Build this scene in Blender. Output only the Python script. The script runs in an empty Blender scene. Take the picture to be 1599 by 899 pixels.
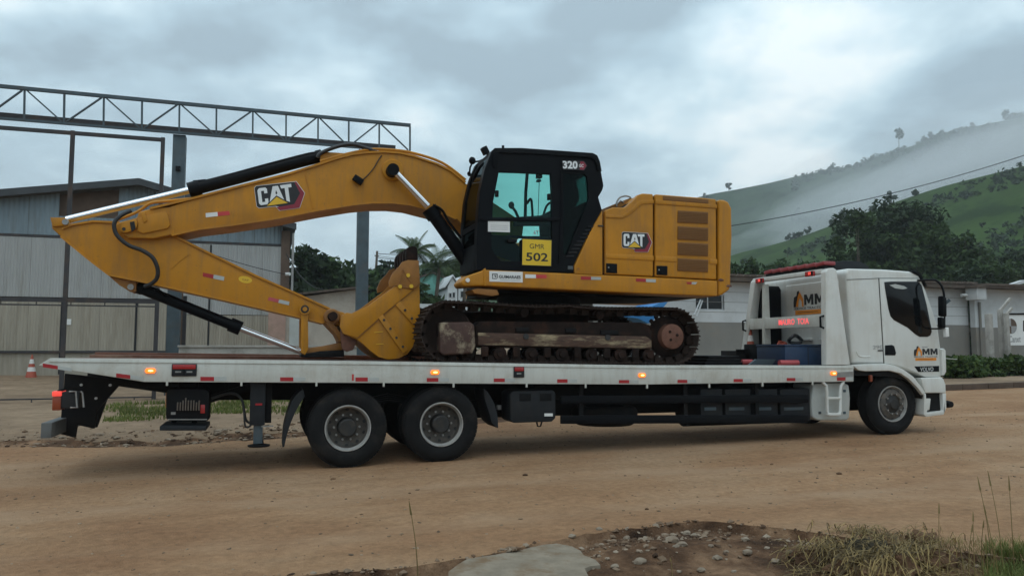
import bpy, bmesh, math, random
import numpy as np
from mathutils import Vector, Matrix, noise as mnoise
from mathutils.geometry import tessellate_polygon
random.seed(7); NR = np.random.default_rng(7)
SC = bpy.context.scene
COL = SC.collection
R_ = math.radians

# ------------------------------------------------------------------ camera
FPX, CX, CY = 1200.0, 799.5, 449.5          # focal length and centre of the 1599 px wide photograph
YAW, PIT = R_(17.75), R_(4.5)
CAM = (0.0, -10.14, 1.48)
cd = bpy.data.cameras.new('camera'); cam = bpy.data.objects.new('camera', cd); COL.objects.link(cam)
cam.location = CAM; cam.rotation_euler = (math.pi/2 + PIT, 0, -YAW)
cd.sensor_width = 36; cd.lens = FPX/1599*36; cd.clip_start = .1; cd.clip_end = 9000
SC.camera = cam

# ------------------------------------------------------------------ exposure, sun, overcast sky
SC.view_settings.view_transform = 'Standard'; SC.view_settings.look = 'None'
SC.view_settings.gamma = 1; SC.view_settings.use_curve_mapping = False
SC.view_settings.exposure = 0.12
SC.cycles.use_denoising = True
SC.cycles.max_bounces = 8; SC.cycles.volume_bounces = 1; SC.cycles.transparent_max_bounces = 12
SUN_EL, SUN_AZ = R_(62), R_(215)
sl = bpy.data.lights.new('sun', 'SUN'); sl.energy = 0.5; sl.angle = R_(35); sl.color = (1, .97, .92)
so = bpy.data.objects.new('sun', sl); COL.objects.link(so)
sdir = Vector((math.sin(SUN_AZ)*math.cos(SUN_EL), math.cos(SUN_AZ)*math.cos(SUN_EL), math.sin(SUN_EL)))
so.rotation_euler = sdir.to_track_quat('Z', 'Y').to_euler(); so.location = (0, 0, 50)

W = bpy.data.worlds.new('World'); SC.world = W; W.use_nodes = True
nt = W.node_tree; nt.nodes.clear()
def wn(t, **k):
    n = nt.nodes.new(t)
    for a, b in k.items(): setattr(n, a, b)
    return n
wl = nt.links.new
tc = wn('ShaderNodeTexCoord'); sep = wn('ShaderNodeSeparateXYZ'); wl(tc.outputs['Generated'], sep.inputs[0])
def wm(op, a, b=None, c=None):
    n = wn('ShaderNodeMath', operation=op)
    for i, v in enumerate((a, b, c)):
        if v is None: continue
        if isinstance(v, (int, float)): n.inputs[i].default_value = v
        else: wl(v, n.inputs[i])
    return n.outputs[0]
zz = wm('MAXIMUM', sep.outputs[2], 0.0)
dz = wm('ADD', zz, 0.30)
comb = wn('ShaderNodeCombineXYZ'); wl(wm('DIVIDE', sep.outputs[0], dz), comb.inputs[0]); wl(wm('DIVIDE', sep.outputs[1], dz), comb.inputs[1])
mp = wn('ShaderNodeMapping'); mp.inputs['Location'].default_value = (5.88, 8.44, 0); mp.inputs['Rotation'].default_value = (0, 0, .35)
wl(comb.outputs[0], mp.inputs[0])
n1 = wn('ShaderNodeTexNoise'); n1.inputs['Scale'].default_value = 1.5; n1.inputs['Detail'].default_value = 6; n1.inputs['Roughness'].default_value = .46; n1.inputs['Distortion'].default_value = .35
wl(mp.outputs[0], n1.inputs['Vector'])
n2 = wn('ShaderNodeTexNoise'); n2.inputs['Scale'].default_value = 4.2; n2.inputs['Detail'].default_value = 6; n2.inputs['Roughness'].default_value = .55
wl(mp.outputs[0], n2.inputs['Vector'])
mix = wm('ADD', wm('MULTIPLY', n1.outputs['Fac'], .68), wm('MULTIPLY', n2.outputs['Fac'], .32))
cr = wn('ShaderNodeValToRGB'); e = cr.color_ramp; wl(mix, cr.inputs[0])
e.elements[0].position = .405; e.elements[0].color = (.27, .355, .415, 1)
e.elements[1].position = .605; e.elements[1].color = (.71, .785, .81, 1)
k = e.elements.new(.47); k.color = (.36, .48, .555, 1)
k = e.elements.new(.535); k.color = (.505, .635, .70, 1)
# towards the horizon an overcast sky pales
hz = wn('ShaderNodeMapRange'); hz.inputs['From Min'].default_value = 0; hz.inputs['From Max'].default_value = .22; hz.inputs['To Min'].default_value = .35; hz.inputs['To Max'].default_value = 0
wl(zz, hz.inputs['Value'])
mh = wn('ShaderNodeMix', data_type='RGBA'); wl(hz.outputs[0], mh.inputs[0]); wl(cr.outputs[0], mh.inputs[6]); mh.inputs[7].default_value = (.60, .72, .765, 1)
sky = wn('ShaderNodeTexSky', sky_type='NISHITA'); sky.sun_disc = False; sky.sun_elevation = SUN_EL; sky.sun_rotation = SUN_AZ
b1 = wn('ShaderNodeBackground'); b1.inputs[1].default_value = .08; wl(sky.outputs[0], b1.inputs[0])
b2 = wn('ShaderNodeBackground'); wl(wm('ADD', wm('MULTIPLY', zz, 1.05), 1.02), b2.inputs[1]); wl(mh.outputs[2], b2.inputs[0])
ms = wn('ShaderNodeMixShader'); ms.inputs[0].default_value = .94; wl(b1.outputs[0], ms.inputs[1]); wl(b2.outputs[0], ms.inputs[2])
wo = wn('ShaderNodeOutputWorld'); wl(ms.outputs[0], wo.inputs[0])

# ------------------------------------------------------------------ measuring helpers: a photo pixel and a vertical plane y = const give a place
_f = Vector((math.sin(YAW)*math.cos(PIT), math.cos(YAW)*math.cos(PIT), math.sin(PIT)))
_r = Vector((math.cos(YAW), -math.sin(YAW), 0)); _u = _r.cross(_f)
def ray(px, py): return _r*((px-CX)/FPX) + _u*(-(py-CY)/FPX) + _f
def P(px, py, y):
    d = ray(px, py); return Vector(CAM) + d*((y-CAM[1])/d.y)
def XZ(px, py, y):
    p = P(px, py, y); return (p.x, p.z)
def pp(pts, y): return [XZ(a, b, y) for a, b in pts]
def at_dist(px, py, dist):
    d = ray(px, py); h = math.hypot(d.x, d.y); return Vector(CAM) + d*(dist/h)
def sstep(a, b, x):
    t = min(1, max(0, (x-a)/(b-a))); return t*t*(3-2*t)
def gz(x, y):
    """height of the terrain"""
    xs = max(-14, min(26, x))
    z = -.055 + .0125*xs
    if y > 3: z += .10*sstep(3.2, 6, y)
    z += sstep(10, 30, y)*(.15 + .5*sstep(2, -12, x))
    z += .9*sstep(40, 120, y)
    return z

# ------------------------------------------------------------------ materials
MATS = {}
def mat(name, col, rough=.6, metal=0, var=.18, vscale=3, bump=0, bscale=30, dirt=None, dirt_amt=.35, dscale=1.3, emit=None, estr=0, stretch=None, coat=0, spec=.5, grime=None, streak=None, streak_amt=.3):
    m = bpy.data.materials.new(name); m.use_nodes = True; t = m.node_tree; N = t.nodes; L = t.links.new
    b = N['Principled BSDF']; b.inputs['Roughness'].default_value = rough; b.inputs['Metallic'].default_value = metal
    b.inputs['Specular IOR Level'].default_value = spec
    if coat: b.inputs['Coat Weight'].default_value = coat; b.inputs['Coat Roughness'].default_value = .12
    c4 = (*col, 1)
    tcn = N.new('ShaderNodeTexCoord'); src = tcn.outputs['Object']
    if stretch:
        mpn = N.new('ShaderNodeMapping'); mpn.inputs['Scale'].default_value = stretch; L(src, mpn.inputs[0]); src = mpn.outputs[0]
    n = N.new('ShaderNodeTexNoise'); n.inputs['Scale'].default_value = vscale; n.inputs['Detail'].default_value = 8; n.inputs['Roughness'].default_value = .62; L(src, n.inputs['Vector'])
    mr = N.new('ShaderNodeMapRange'); mr.inputs['From Min'].default_value = .3; mr.inputs['From Max'].default_value = .7; mr.inputs['To Min'].default_value = 1-var; mr.inputs['To Max'].default_value = 1+var; L(n.outputs['Fac'], mr.inputs['Value'])
    vm = N.new('ShaderNodeVectorMath'); vm.operation = 'SCALE'; vm.inputs[0].default_value = col; L(mr.outputs[0], vm.inputs['Scale'])
    out = vm.outputs[0]
    if dirt:
        d = N.new('ShaderNodeTexNoise'); d.inputs['Scale'].default_value = dscale; d.inputs['Detail'].default_value = 9; d.inputs['Roughness'].default_value = .7; L(src, d.inputs['Vector'])
        r2 = N.new('ShaderNodeMapRange'); r2.inputs['From Min'].default_value = .5; r2.inputs['From Max'].default_value = .68; r2.inputs['To Max'].default_value = dirt_amt; L(d.outputs['Fac'], r2.inputs['Value'])
        mx = N.new('ShaderNodeMix'); mx.data_type = 'RGBA'; L(r2.outputs[0], mx.inputs[0]); L(out, mx.inputs[6]); mx.inputs[7].default_value = (*dirt, 1); out = mx.outputs[2]
        rr = N.new('ShaderNodeMapRange'); rr.inputs['To Min'].default_value = rough; rr.inputs['To Max'].default_value = min(1, rough+.3); L(r2.outputs[0], rr.inputs['Value']); L(rr.outputs[0], b.inputs['Roughness'])
    if streak:
        m3 = N.new('ShaderNodeMapping'); m3.inputs['Scale'].default_value = (5, 5, .55); L(tcn.outputs['Object'], m3.inputs[0])
        d3 = N.new('ShaderNodeTexNoise'); d3.inputs['Scale'].default_value = 1.6; d3.inputs['Detail'].default_value = 8; d3.inputs['Roughness'].default_value = .72; L(m3.outputs[0], d3.inputs['Vector'])
        r3 = N.new('ShaderNodeMapRange'); r3.inputs['From Min'].default_value = .48; r3.inputs['From Max'].default_value = .72; r3.inputs['To Max'].default_value = streak_amt; L(d3.outputs['Fac'], r3.inputs['Value'])
        x3 = N.new('ShaderNodeMix'); x3.data_type = 'RGBA'; L(r3.outputs[0], x3.inputs[0]); L(out, x3.inputs[6]); x3.inputs[7].default_value = (*streak, 1); out = x3.outputs[2]
        d4 = N.new('ShaderNodeTexNoise'); d4.inputs['Scale'].default_value = 34; d4.inputs['Detail'].default_value = 3; L(tcn.outputs['Object'], d4.inputs['Vector'])
        r4 = N.new('ShaderNodeMapRange'); r4.inputs['From Min'].default_value = .68; r4.inputs['From Max'].default_value = .73; r4.inputs['To Max'].default_value = streak_amt; L(d4.outputs['Fac'], r4.inputs['Value'])
        x4 = N.new('ShaderNodeMix'); x4.data_type = 'RGBA'; L(r4.outputs[0], x4.inputs[0]); L(out, x4.inputs[6]); x4.inputs[7].default_value = (*[c*.6 for c in streak], 1); out = x4.outputs[2]
    L(out, b.inputs['Base Color'])
    if bump:
        bn = N.new('ShaderNodeTexNoise'); bn.inputs['Scale'].default_value = bscale; bn.inputs['Detail'].default_value = 6; L(src, bn.inputs['Vector'])
        bu = N.new('ShaderNodeBump'); bu.inputs['Strength'].default_value = bump; bu.inputs['Distance'].default_value = .02; L(bn.outputs['Fac'], bu.inputs['Height']); L(bu.outputs[0], b.inputs['Normal'])
    if emit:
        b.inputs['Emission Color'].default_value = (*emit, 1); b.inputs['Emission Strength'].default_value = estr
    MATS[name] = m; return m
DUST = (.33, .24, .16)
YEL = mat('yellow_paint', (.49, .205, .0115), .45, var=.12, vscale=1.2, dirt=(.25, .12, .03), dirt_amt=.45, dscale=1.1, bump=.03, bscale=60, spec=.3, streak=(.22, .12, .055), streak_amt=.48)
YELD = mat('yellow_paint_muddy', (.30, .125, .020), .6, var=.2, vscale=4, dirt=(.20, .10, .05), dirt_amt=.7, dscale=2.5, bump=.1, bscale=40)
YELV = mat('ochre_vent_mesh', (.19, .082, .018), .7, var=.1, vscale=40)
BLK = mat('black_paint', (.0016, .0024, .004), .5, var=.25, vscale=3, dirt=(.012, .012, .012), dirt_amt=.3, spec=.13)
BLKM = mat('black_chassis', (.005, .005, .006), .7, var=.3, vscale=5, dirt=(.028, .023, .018), dirt_amt=.5, dscale=3, spec=.2)
GREYD = mat('dark_grey_plastic', (.014, .016, .019), .6, var=.2, vscale=5, dirt=(.05, .042, .034), dirt_amt=.4, spec=.25)
RUB = mat('tyre_rubber', (.0095, .0095, .010), .85, spec=.2, var=.25, vscale=6, dirt=(.045, .036, .028), dirt_amt=.5, dscale=3, bump=.1, bscale=50)
WHT = mat('white_paint', (.64, .645, .61), .35, var=.05, vscale=1.5, dirt=(.45, .40, .32), dirt_amt=.35, dscale=1.6, coat=.15, streak=(.40, .34, .26), streak_amt=.28)
WHTB = mat('white_bed_paint', (.55, .555, .51), .5, var=.08, vscale=1.2, dirt=(.34, .29, .22), dirt_amt=.5, dscale=2.2, streak=(.32, .27, .21), streak_amt=.4)
SEAM = mat('dark_seam', (.03, .03, .03), .8)
CHR = mat('chrome', (.75, .75, .76), .18, 1, var=.05)
STEEL = mat('bare_steel', (.33, .33, .32), .4, .8, var=.25, vscale=12, dirt=(.16, .12, .09), dirt_amt=.6, dscale=6)
RIM = mat('dusty_silver_rim', (.40, .39, .37), .5, .3, var=.2, vscale=12, dirt=(.11, .09, .07), dirt_amt=.7, dscale=6)
HUB = mat('dark_hub', (.02, .02, .02), .6, .2, var=.3, vscale=12, dirt=(.07, .055, .04), dirt_amt=.6, dscale=8)
RUST = mat('rusty_track_steel', (.028, .0165, .012), .8, .1, spec=.3, var=.35, vscale=9, dirt=(.09, .05, .031), dirt_amt=.6, dscale=4, bump=.2, bscale=60)
TRK = mat('dark_track_frame', (.015, .0085, .0065), .85, .0, spec=.2, var=.4, vscale=6, dirt=(.06, .027, .017), dirt_amt=.6, dscale=3, bump=.15, bscale=50)
SCRP = mat('scraped_track_frame', (.07, .035, .022), .7, .1, var=.4, vscale=8, dirt=(.44, .36, .22), dirt_amt=.85, dscale=2.4, stretch=(1.1, 1, 5), bump=.15, bscale=50)
SCRP2 = mat('scraped_guard', (.065, .032, .024), .7, .1, var=.3, vscale=8, dirt=(.45, .38, .26), dirt_amt=.75, dscale=4.5, bump=.15, bscale=50)
HUBR = mat('red_brown_hub', (.15, .062, .038), .7, var=.3, vscale=8, dirt=(.07, .035, .025), dirt_amt=.6, dscale=5, bump=.1, bscale=50)
DECK = mat('rusty_deck_steel', (.16, .09, .065), .75, .1, var=.3, vscale=4, dirt=(.27, .2, .14), dirt_amt=.7, dscale=2, bump=.2, bscale=60)
RED = mat('red_reflector', (.35, .012, .016), .35, var=.1)
SILV = mat('silver_reflector', (.42, .44, .42), .4, var=.1, dirt=(.3, .26, .2), dirt_amt=.4)
REDB = mat('faded_red_lens', (.30, .045, .05), .4, var=.15, dirt=(.35, .2, .18), dirt_amt=.3)
DISC = mat('dusty_wheel_disc', (.085, .075, .065), .65, .1, var=.3, vscale=12, dirt=(.16, .12, .09), dirt_amt=.6, dscale=6)
REDP = mat('red_lens', (.35, .02, .02), .25, var=.1, coat=.3)
AMB = mat('amber_lamp_lit', (.8, .2, .02), .3, emit=(1, .20, .02), estr=1.2)
AMBC = mat('amber_lamp_core', (1, .6, .2), .3, emit=(1, .62, .2), estr=3)
AMBO = mat('amber_lens', (.22, .042, .014), .3)
REDE = mat('red_lamp_lit', (.8, .05, .03), .3, emit=(1, .10, .08), estr=.55)
LED = mat('led_red', (.6, .08, .08), .4, emit=(1, .12, .13), estr=.95)
GLASSD = mat('dark_window_glass', (.004, .005, .006), .08, var=.1, spec=.3)
PANEL = mat('yellow_sign', (.72, .48, .02), .45, var=.04)
INK = mat('black_print', (.012, .012, .014), .5, var=.05)
LABEL = mat('white_label', (.72, .72, .70), .5, var=.05)
INKG = mat('grey_print', (.3, .3, .3), .6)
LGREY = mat('light_print', (.62, .65, .64), .5)
CATR = mat('crimson_decal', (.24, .012, .03), .4, var=.05)
CATW = mat('white_decal', (.75, .77, .77), .4, var=.03)
CATY = mat('gold_decal', (.72, .44, .02), .4, var=.03)
ORG = mat('orange_print', (.72, .24, .015), .45, var=.05)
LRED = mat('red_print', (.5, .04, .04), .5)
CONE = mat('cone_orange', (.36, .07, .038), .6, var=.15, dirt=(.25, .12, .08), dirt_amt=.4)
CONEW = mat('cone_white', (.62, .60, .57), .6, var=.1)
BLUE = mat('blue_plastic', (.012, .035, .085), .5, var=.15, dirt=(.06, .07, .08), dirt_amt=.4)
TARP = mat('blue_tarp', (.02, .17, .42), .5, var=.12, vscale=2, bump=.2, bscale=8)
PINK = mat('faded_red_pipe', (.42, .07, .075), .55, var=.2)
STRUCT = mat('grey_steel_paint', (.060, .085, .10), .6, .2, var=.2, vscale=3, dirt=(.11, .085, .065), dirt_amt=.4, dscale=2)
PIPE = mat('brown_pipe_paint', (.036, .034, .037), .65, .1, var=.25, vscale=3, dirt=(.13, .08, .05), dirt_amt=.5, dscale=2)
CORB = mat('blue_grey_sheet', (.20, .255, .285), .5, .25, var=.12, vscale=1.4, dirt=(.16, .15, .13), dirt_amt=.45, dscale=.8, stretch=(2.4, 1, .4))
CORW = mat('white_grey_sheet', (.36, .36, .35), .6, .1, var=.10, vscale=1.2, dirt=(.25, .23, .19), dirt_amt=.5, dscale=.8, stretch=(3, 1, .35))
CORT = mat('stained_tan_sheet', (.33, .295, .235), .65, .05, var=.12, vscale=1.1, dirt=(.20, .165, .12), dirt_amt=.55, dscale=.9, stretch=(3.2, 1, .35))
ROOFD = mat('dark_roof_sheet', (.05, .055, .06), .7, .1, var=.25, vscale=2)
BRWN = mat('brown_board', (.10, .065, .045), .8, var=.2)
CONC = mat('weathered_concrete', (.33, .31, .28), .9, var=.2, vscale=2.5, dirt=(.10, .10, .075), dirt_amt=.7, dscale=1.6, bump=.3, bscale=18)
PLAS = mat('stained_plaster', (.40, .355, .30), .9, var=.14, vscale=1.2, dirt=(.20, .14, .10), dirt_amt=.6, dscale=.7, bump=.2, bscale=12)
PLASP = mat('pink_plaster', (.38, .25, .20), .9, var=.2, vscale=2, dirt=(.2, .16, .12), dirt_amt=.6, dscale=1.5)
WALLW = mat('whitewash', (.56, .57, .57), .85, var=.07, vscale=.8, dirt=(.38, .37, .34), dirt_amt=.5, dscale=.7, bump=.15, bscale=10)
WALLG = mat('grey_dado_paint', (.215, .205, .185), .85, var=.1, vscale=1, dirt=(.28, .22, .16), dirt_amt=.5, dscale=.8, bump=.15, bscale=10)
TILE = mat('dark_roof_tile', (.10, .075, .06), .9, var=.35, vscale=3, dirt=(.06, .065, .05), dirt_amt=.6, dscale=1.5, bump=.3, bscale=10)
WINF = mat('window_frame', (.45, .46, .46), .5)
GRNH = mat('green_house_wall', (.14, .36, .30), .85, var=.12, vscale=.6, dirt=(.16, .2, .17), dirt_amt=.4, dscale=.5)
WHH = mat('white_house_wall', (.6, .62, .62), .85, var=.06)
RUSTB = mat('rust_red_plank', (.20, .085, .055), .85, var=.3, vscale=3, dirt=(.30, .21, .15), dirt_amt=.6, dscale=2)
TRUNK = mat('bark', (.10, .08, .06), .95, var=.3, vscale=6, bump=.4, bscale=20)
STONE = mat('pale_stone', (.25, .20, .15), .95, spec=.15, var=.3, vscale=9, dirt=(.15, .095, .06), dirt_amt=.6, dscale=5, bump=.3, bscale=40)
ROCK = mat('dark_rock', (.045, .037, .024), .95, spec=.1, var=.4, vscale=10, bump=.5, bscale=25)
SKIN_H = mat('hose_rubber', (.012, .012, .013), .5, var=.2)
CUR = mat('kerb_stone', (.085, .055, .038), .9, var=.25, vscale=3, dirt=(.12, .09, .07), dirt_amt=.6, bump=.3, bscale=20)
STRAW = mat('dry_straw', (.40, .30, .14), .8, var=.35, vscale=12)
CABLE = mat('black_cable', (.01, .011, .012), .7)
SEATM = mat('seat_fabric', (.02, .021, .024), .8)

def glass(name, col, rough=.02, mixf=.12):
    m = bpy.data.materials.new(name); m.use_nodes = True; t = m.node_tree; N = t.nodes; L = t.links.new
    N.remove(N['Principled BSDF'])
    tr = N.new('ShaderNodeBsdfTransparent'); tr.inputs[0].default_value = (*col, 1)
    gl = N.new('ShaderNodeBsdfGlossy'); gl.inputs['Roughness'].default_value = rough; gl.inputs[0].default_value = (.8, .9, .9, 1)
    lw = N.new('ShaderNodeLayerWeight'); lw.inputs[0].default_value = .25
    ml = N.new('ShaderNodeMath'); ml.operation = 'MULTIPLY'; L(lw.outputs['Fresnel'], ml.inputs[0]); ml.inputs[1].default_value = .5
    mx = N.new('ShaderNodeMixShader'); L(ml.outputs[0], mx.inputs[0]); L(tr.outputs[0], mx.inputs[1]); L(gl.outputs[0], mx.inputs[2])
    L(mx.outputs[0], N['Material Output'].inputs[0]); return m
TEAL = glass('teal_cab_glass', (.74, .93, .895))
TEALD = glass('smoked_teal_glass', (.20, .36, .33))
SMOKE = glass('dark_windscreen_glass', (.06, .09, .09))
def leafmat(name, c1, c2, tr=.25):
    m = bpy.data.materials.new(name); m.use_nodes = True; t = m.node_tree; N = t.nodes; L = t.links.new
    b = N['Principled BSDF']; b.inputs['Roughness'].default_value = .65; b.inputs['Specular IOR Level'].default_value = .25
    g = N.new('ShaderNodeNewGeometry'); cr = N.new('ShaderNodeValToRGB'); L(g.outputs['Random Per Island'], cr.inputs[0])
    cr.color_ramp.elements[0].color = (*c1, 1); cr.color_ramp.elements[1].color = (*c2, 1)
    tcn = N.new('ShaderNodeTexCoord'); n = N.new('ShaderNodeTexNoise'); n.inputs['Scale'].default_value = .6; n.inputs['Detail'].default_value = 3; L(tcn.outputs['Object'], n.inputs['Vector'])
    mr = N.new('ShaderNodeMapRange'); mr.inputs['From Min'].default_value = .3; mr.inputs['From Max'].default_value = .7; mr.inputs['To Min'].default_value = .6; mr.inputs['To Max'].default_value = 1.35; L(n.outputs['Fac'], mr.inputs['Value'])
    vm = N.new('ShaderNodeVectorMath'); vm.operation = 'SCALE'; L(cr.outputs[0], vm.inputs[0]); L(mr.outputs[0], vm.inputs['Scale'])
    L(vm.outputs[0], b.inputs['Base Color'])
    tb = N.new('ShaderNodeBsdfTranslucent'); L(vm.outputs[0], tb.inputs[0])
    mx = N.new('ShaderNodeMixShader'); mx.inputs[0].default_value = tr; L(b.outputs[0], mx.inputs[1]); L(tb.outputs[0], mx.inputs[2]); L(mx.outputs[0], N['Material Output'].inputs[0])
    return m
LEAF = leafmat('leaf_green', (.015, .034, .011), (.052, .09, .024))
LEAFD = leafmat('leaf_dark', (.009, .021, .009), (.030, .054, .018))
LEAFY = leafmat('leaf_light', (.05, .085, .018), (.11, .15, .035))
LEAFP = leafmat('palm_leaf', (.025, .05, .018), (.075, .11, .035))
GRASS = leafmat('grass_blade', (.07, .105, .02), (.19, .20, .06), .35)
GRASSD = leafmat('dry_blade', (.13, .095, .035), (.30, .22, .09), .2)
STRAWL = leafmat('straw_blade', (.05, .033, .014), (.36, .25, .095), .1)

# ------------------------------------------------------------------ mesh helpers
class B:
    def __init__(s): s.bm = bmesh.new()
    def prism(s, pts, y0, y1, mi=0):
        bm = s.bm
        a = [bm.verts.new((x, y0, z)) for x, z in pts]; b = [bm.verts.new((x, y1, z)) for x, z in pts]
        fs = [bm.faces.new(a), bm.faces.new(b[::-1])]
        n = len(a)
        for i in range(n): fs.append(bm.faces.new((a[i], b[i], b[(i+1) % n], a[(i+1) % n])))
        for f in fs: f.material_index = mi
        bmesh.ops.recalc_face_normals(bm, faces=fs); return s
    def px(s, pts, y0, y1, mi=0, yt=None): return s.prism(pp(pts, y0 if yt is None else yt), y0, y1, mi)
    def plate(s, outer, holes, y0, y1, mi=0):
        bm = s.bm
        loops = [[Vector((x, 0, z)) for x, z in outer]] + [[Vector((x, 0, z)) for x, z in h] for h in holes]
        flat = [v for l in loops for v in l]
        tris = tessellate_polygon([[Vector((v.x, v.z, 0)) for v in l] for l in loops])
        A = [bm.verts.new((v.x, y0, v.z)) for v in flat]; Bv = [bm.verts.new((v.x, y1, v.z)) for v in flat]
        fs = []
        for t in tris:
            try:
                fs.append(bm.faces.new([A[i] for i in t])); fs.append(bm.faces.new([Bv[i] for i in t][::-1]))
            except ValueError: pass
        o = 0
        for l in loops:
            n = len(l)
            for i in range(n):
                j = (i+1) % n; fs.append(bm.faces.new((A[o+i], Bv[o+i], Bv[o+j], A[o+j])))
            o += n
        for f in fs: f.material_index = mi
        bmesh.ops.recalc_face_normals(bm, faces=fs); return s
    def box(s, x0, x1, y0, y1, z0, z1, mi=0):
        return s.prism([(x0, z0), (x1, z0), (x1, z1), (x0, z1)], y0, y1, mi)
    def obox(s, c, d, sz, up=(0, 0, 1), mi=0):
        """box of size sz (along d, side, up) centred at c"""
        d = Vector(d).normalized(); upv = Vector(up); sd = upv.cross(d)
        if sd.length < 1e-4: sd = Vector((0, 1, 0)).cross(d)
        sd.normalize(); u = d.cross(sd); c = Vector(c); bm = s.bm; vs = []
        for k in (-1, 1):
            for a, b in ((-1, -1), (1, -1), (1, 1), (-1, 1)): vs.append(bm.verts.new(c + d*(k*sz[0]/2) + sd*(a*sz[1]/2) + u*(b*sz[2]/2)))
        fs = [bm.faces.new(vs[:4][::-1]), bm.faces.new(vs[4:])]
        for i in range(4): fs.append(bm.faces.new((vs[i], vs[(i+1) % 4], vs[4+(i+1) % 4], vs[4+i])))
        for f in fs: f.material_index = mi
        bmesh.ops.recalc_face_normals(bm, faces=fs); return s
    def bar(s, p, q, w, h, up=(0, 0, 1), mi=0):
        p, q = Vector(p), Vector(q); return s.obox((p+q)/2, q-p, ((q-p).length, w, h), up, mi)
    def tube(s, pts, r, n=10, mi=0, r1=None):
        bm = s.bm; pts = [Vector(p) for p in pts]; rings = []
        prev = None
        for i, p in enumerate(pts):
            t = (pts[min(i+1, len(pts)-1)] - pts[max(i-1, 0)]).normalized()
            if prev is None:
                ref = Vector((0, 0, 1)) if abs(t.z) < .9 else Vector((1, 0, 0)); u = t.cross(ref).normalized()
            else: u = (prev - t*prev.dot(t)).normalized()
            prev = u; v = t.cross(u)
            rr = r if r1 is None else r + (r1-r)*i/(len(pts)-1)
            rings.append([bm.verts.new(p + (u*math.cos(a) + v*math.sin(a))*rr) for a in [2*math.pi*k/n for k in range(n)]])
        fs = []
        for a, b in zip(rings, rings[1:]):
            for k in range(n): fs.append(bm.faces.new((a[k], a[(k+1) % n], b[(k+1) % n], b[k])))
        fs.append(bm.faces.new(rings[0][::-1])); fs.append(bm.faces.new(rings[-1]))
        for f in fs: f.material_index = mi
        bmesh.ops.recalc_face_normals(bm, faces=fs); return s
    def cyl(s, p, q, r, n=20, mi=0, r1=None): return s.tube([p, q], r, n, mi, r1)
    def lathe(s, c, prof, n=40, mi=0, axis='y'):
        """prof: (radius, offset along axis); closed ends where radius is 0"""
        bm = s.bm; c = Vector(c); rings = []
        for r, o in prof:
            ring = []
            for k in range(n):
                a = 2*math.pi*k/n
                v = Vector((math.cos(a)*r, o, math.sin(a)*r)) if axis == 'y' else Vector((math.cos(a)*r, math.sin(a)*r, o))
                ring.append(bm.verts.new(c+v))
            rings.append(ring)
        fs = []
        for a, b in zip(rings, rings[1:]):
            for k in range(n): fs.append(bm.faces.new((a[k], a[(k+1) % n], b[(k+1) % n], b[k])))
        for f in fs: f.material_index = mi
        bmesh.ops.remove_doubles(bm, verts=[v for r in rings for v in r], dist=1e-5)
        bmesh.ops.recalc_face_normals(bm, faces=[f for f in fs if f.is_valid]); return s
    def blob(s, c, sz, seed=0, sub=2, amp=.25, freq=1.5, mi=0):
        r = bmesh.ops.create_icosphere(s.bm, subdivisions=sub, radius=1); off = Vector((seed*3.1, seed*1.7, seed*.9))
        for v in r['verts']:
            d = v.co.normalized(); k = 1 + amp*mnoise.noise(d*freq + off) + amp*.5*mnoise.noise(d*freq*2.3 + off)
            v.co = Vector(c) + Vector((d.x*sz[0]*k, d.y*sz[1]*k, d.z*sz[2]*k))
        return s
    def obj(s, name, mats, parent=None, bevel=0, seg=2, sharp=35, **tags):
        bm = s.bm
        if bevel:
            ed = [e for e in bm.edges if len(e.link_faces) == 2 and e.calc_face_angle(0) > R_(28)]
            bmesh.ops.bevel(bm, geom=ed, offset=bevel, segments=seg, profile=.6, affect='EDGES', clamp_overlap=True)
        me = bpy.data.meshes.new(name); bm.to_mesh(me); bm.free()
        for f in me.polygons: f.use_smooth = True
        me.set_sharp_from_angle(angle=R_(sharp))
        for m in (mats if isinstance(mats, (list, tuple)) else [mats]): me.materials.append(m)
        return link(name, me, parent, **tags)
def wloc(o):
    v = Vector((0, 0, 0))
    while o is not None: v = v + o.location; o = o.parent
    return v
ROOT_INV = {}
def link(name, me, parent=None, **tags):
    o = bpy.data.objects.new(name, me); COL.objects.link(o)
    if parent is not None:
        o.parent = parent
        if parent.type == 'EMPTY': o.matrix_parent_inverse = Matrix.Translation(-parent.location)
    for k, v in tags.items():
        if v is not None: o[k] = v
    return o
def thing(name, label, cat, loc, group=None):
    o = bpy.data.objects.new(name, None); COL.objects.link(o); o.location = loc; o.empty_display_size = .3
    o['label'] = label; o['category'] = cat
    if group: o['group'] = group
    return o
def dup(root, loc, rotz=0, sc=1, label=None):
    """a copy of a thing, its parts and their sub-parts"""
    def cp(o, par):
        c = o.copy(); COL.objects.link(c)
        if par is not None: c.parent = par
        for ch in o.children: cp(ch, c)
        return c
    r = cp(root, None); r.location = loc; r.rotation_euler = (0, 0, rotz); r.scale = (sc, sc, sc)
    if label: r['label'] = label
    return r
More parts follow.
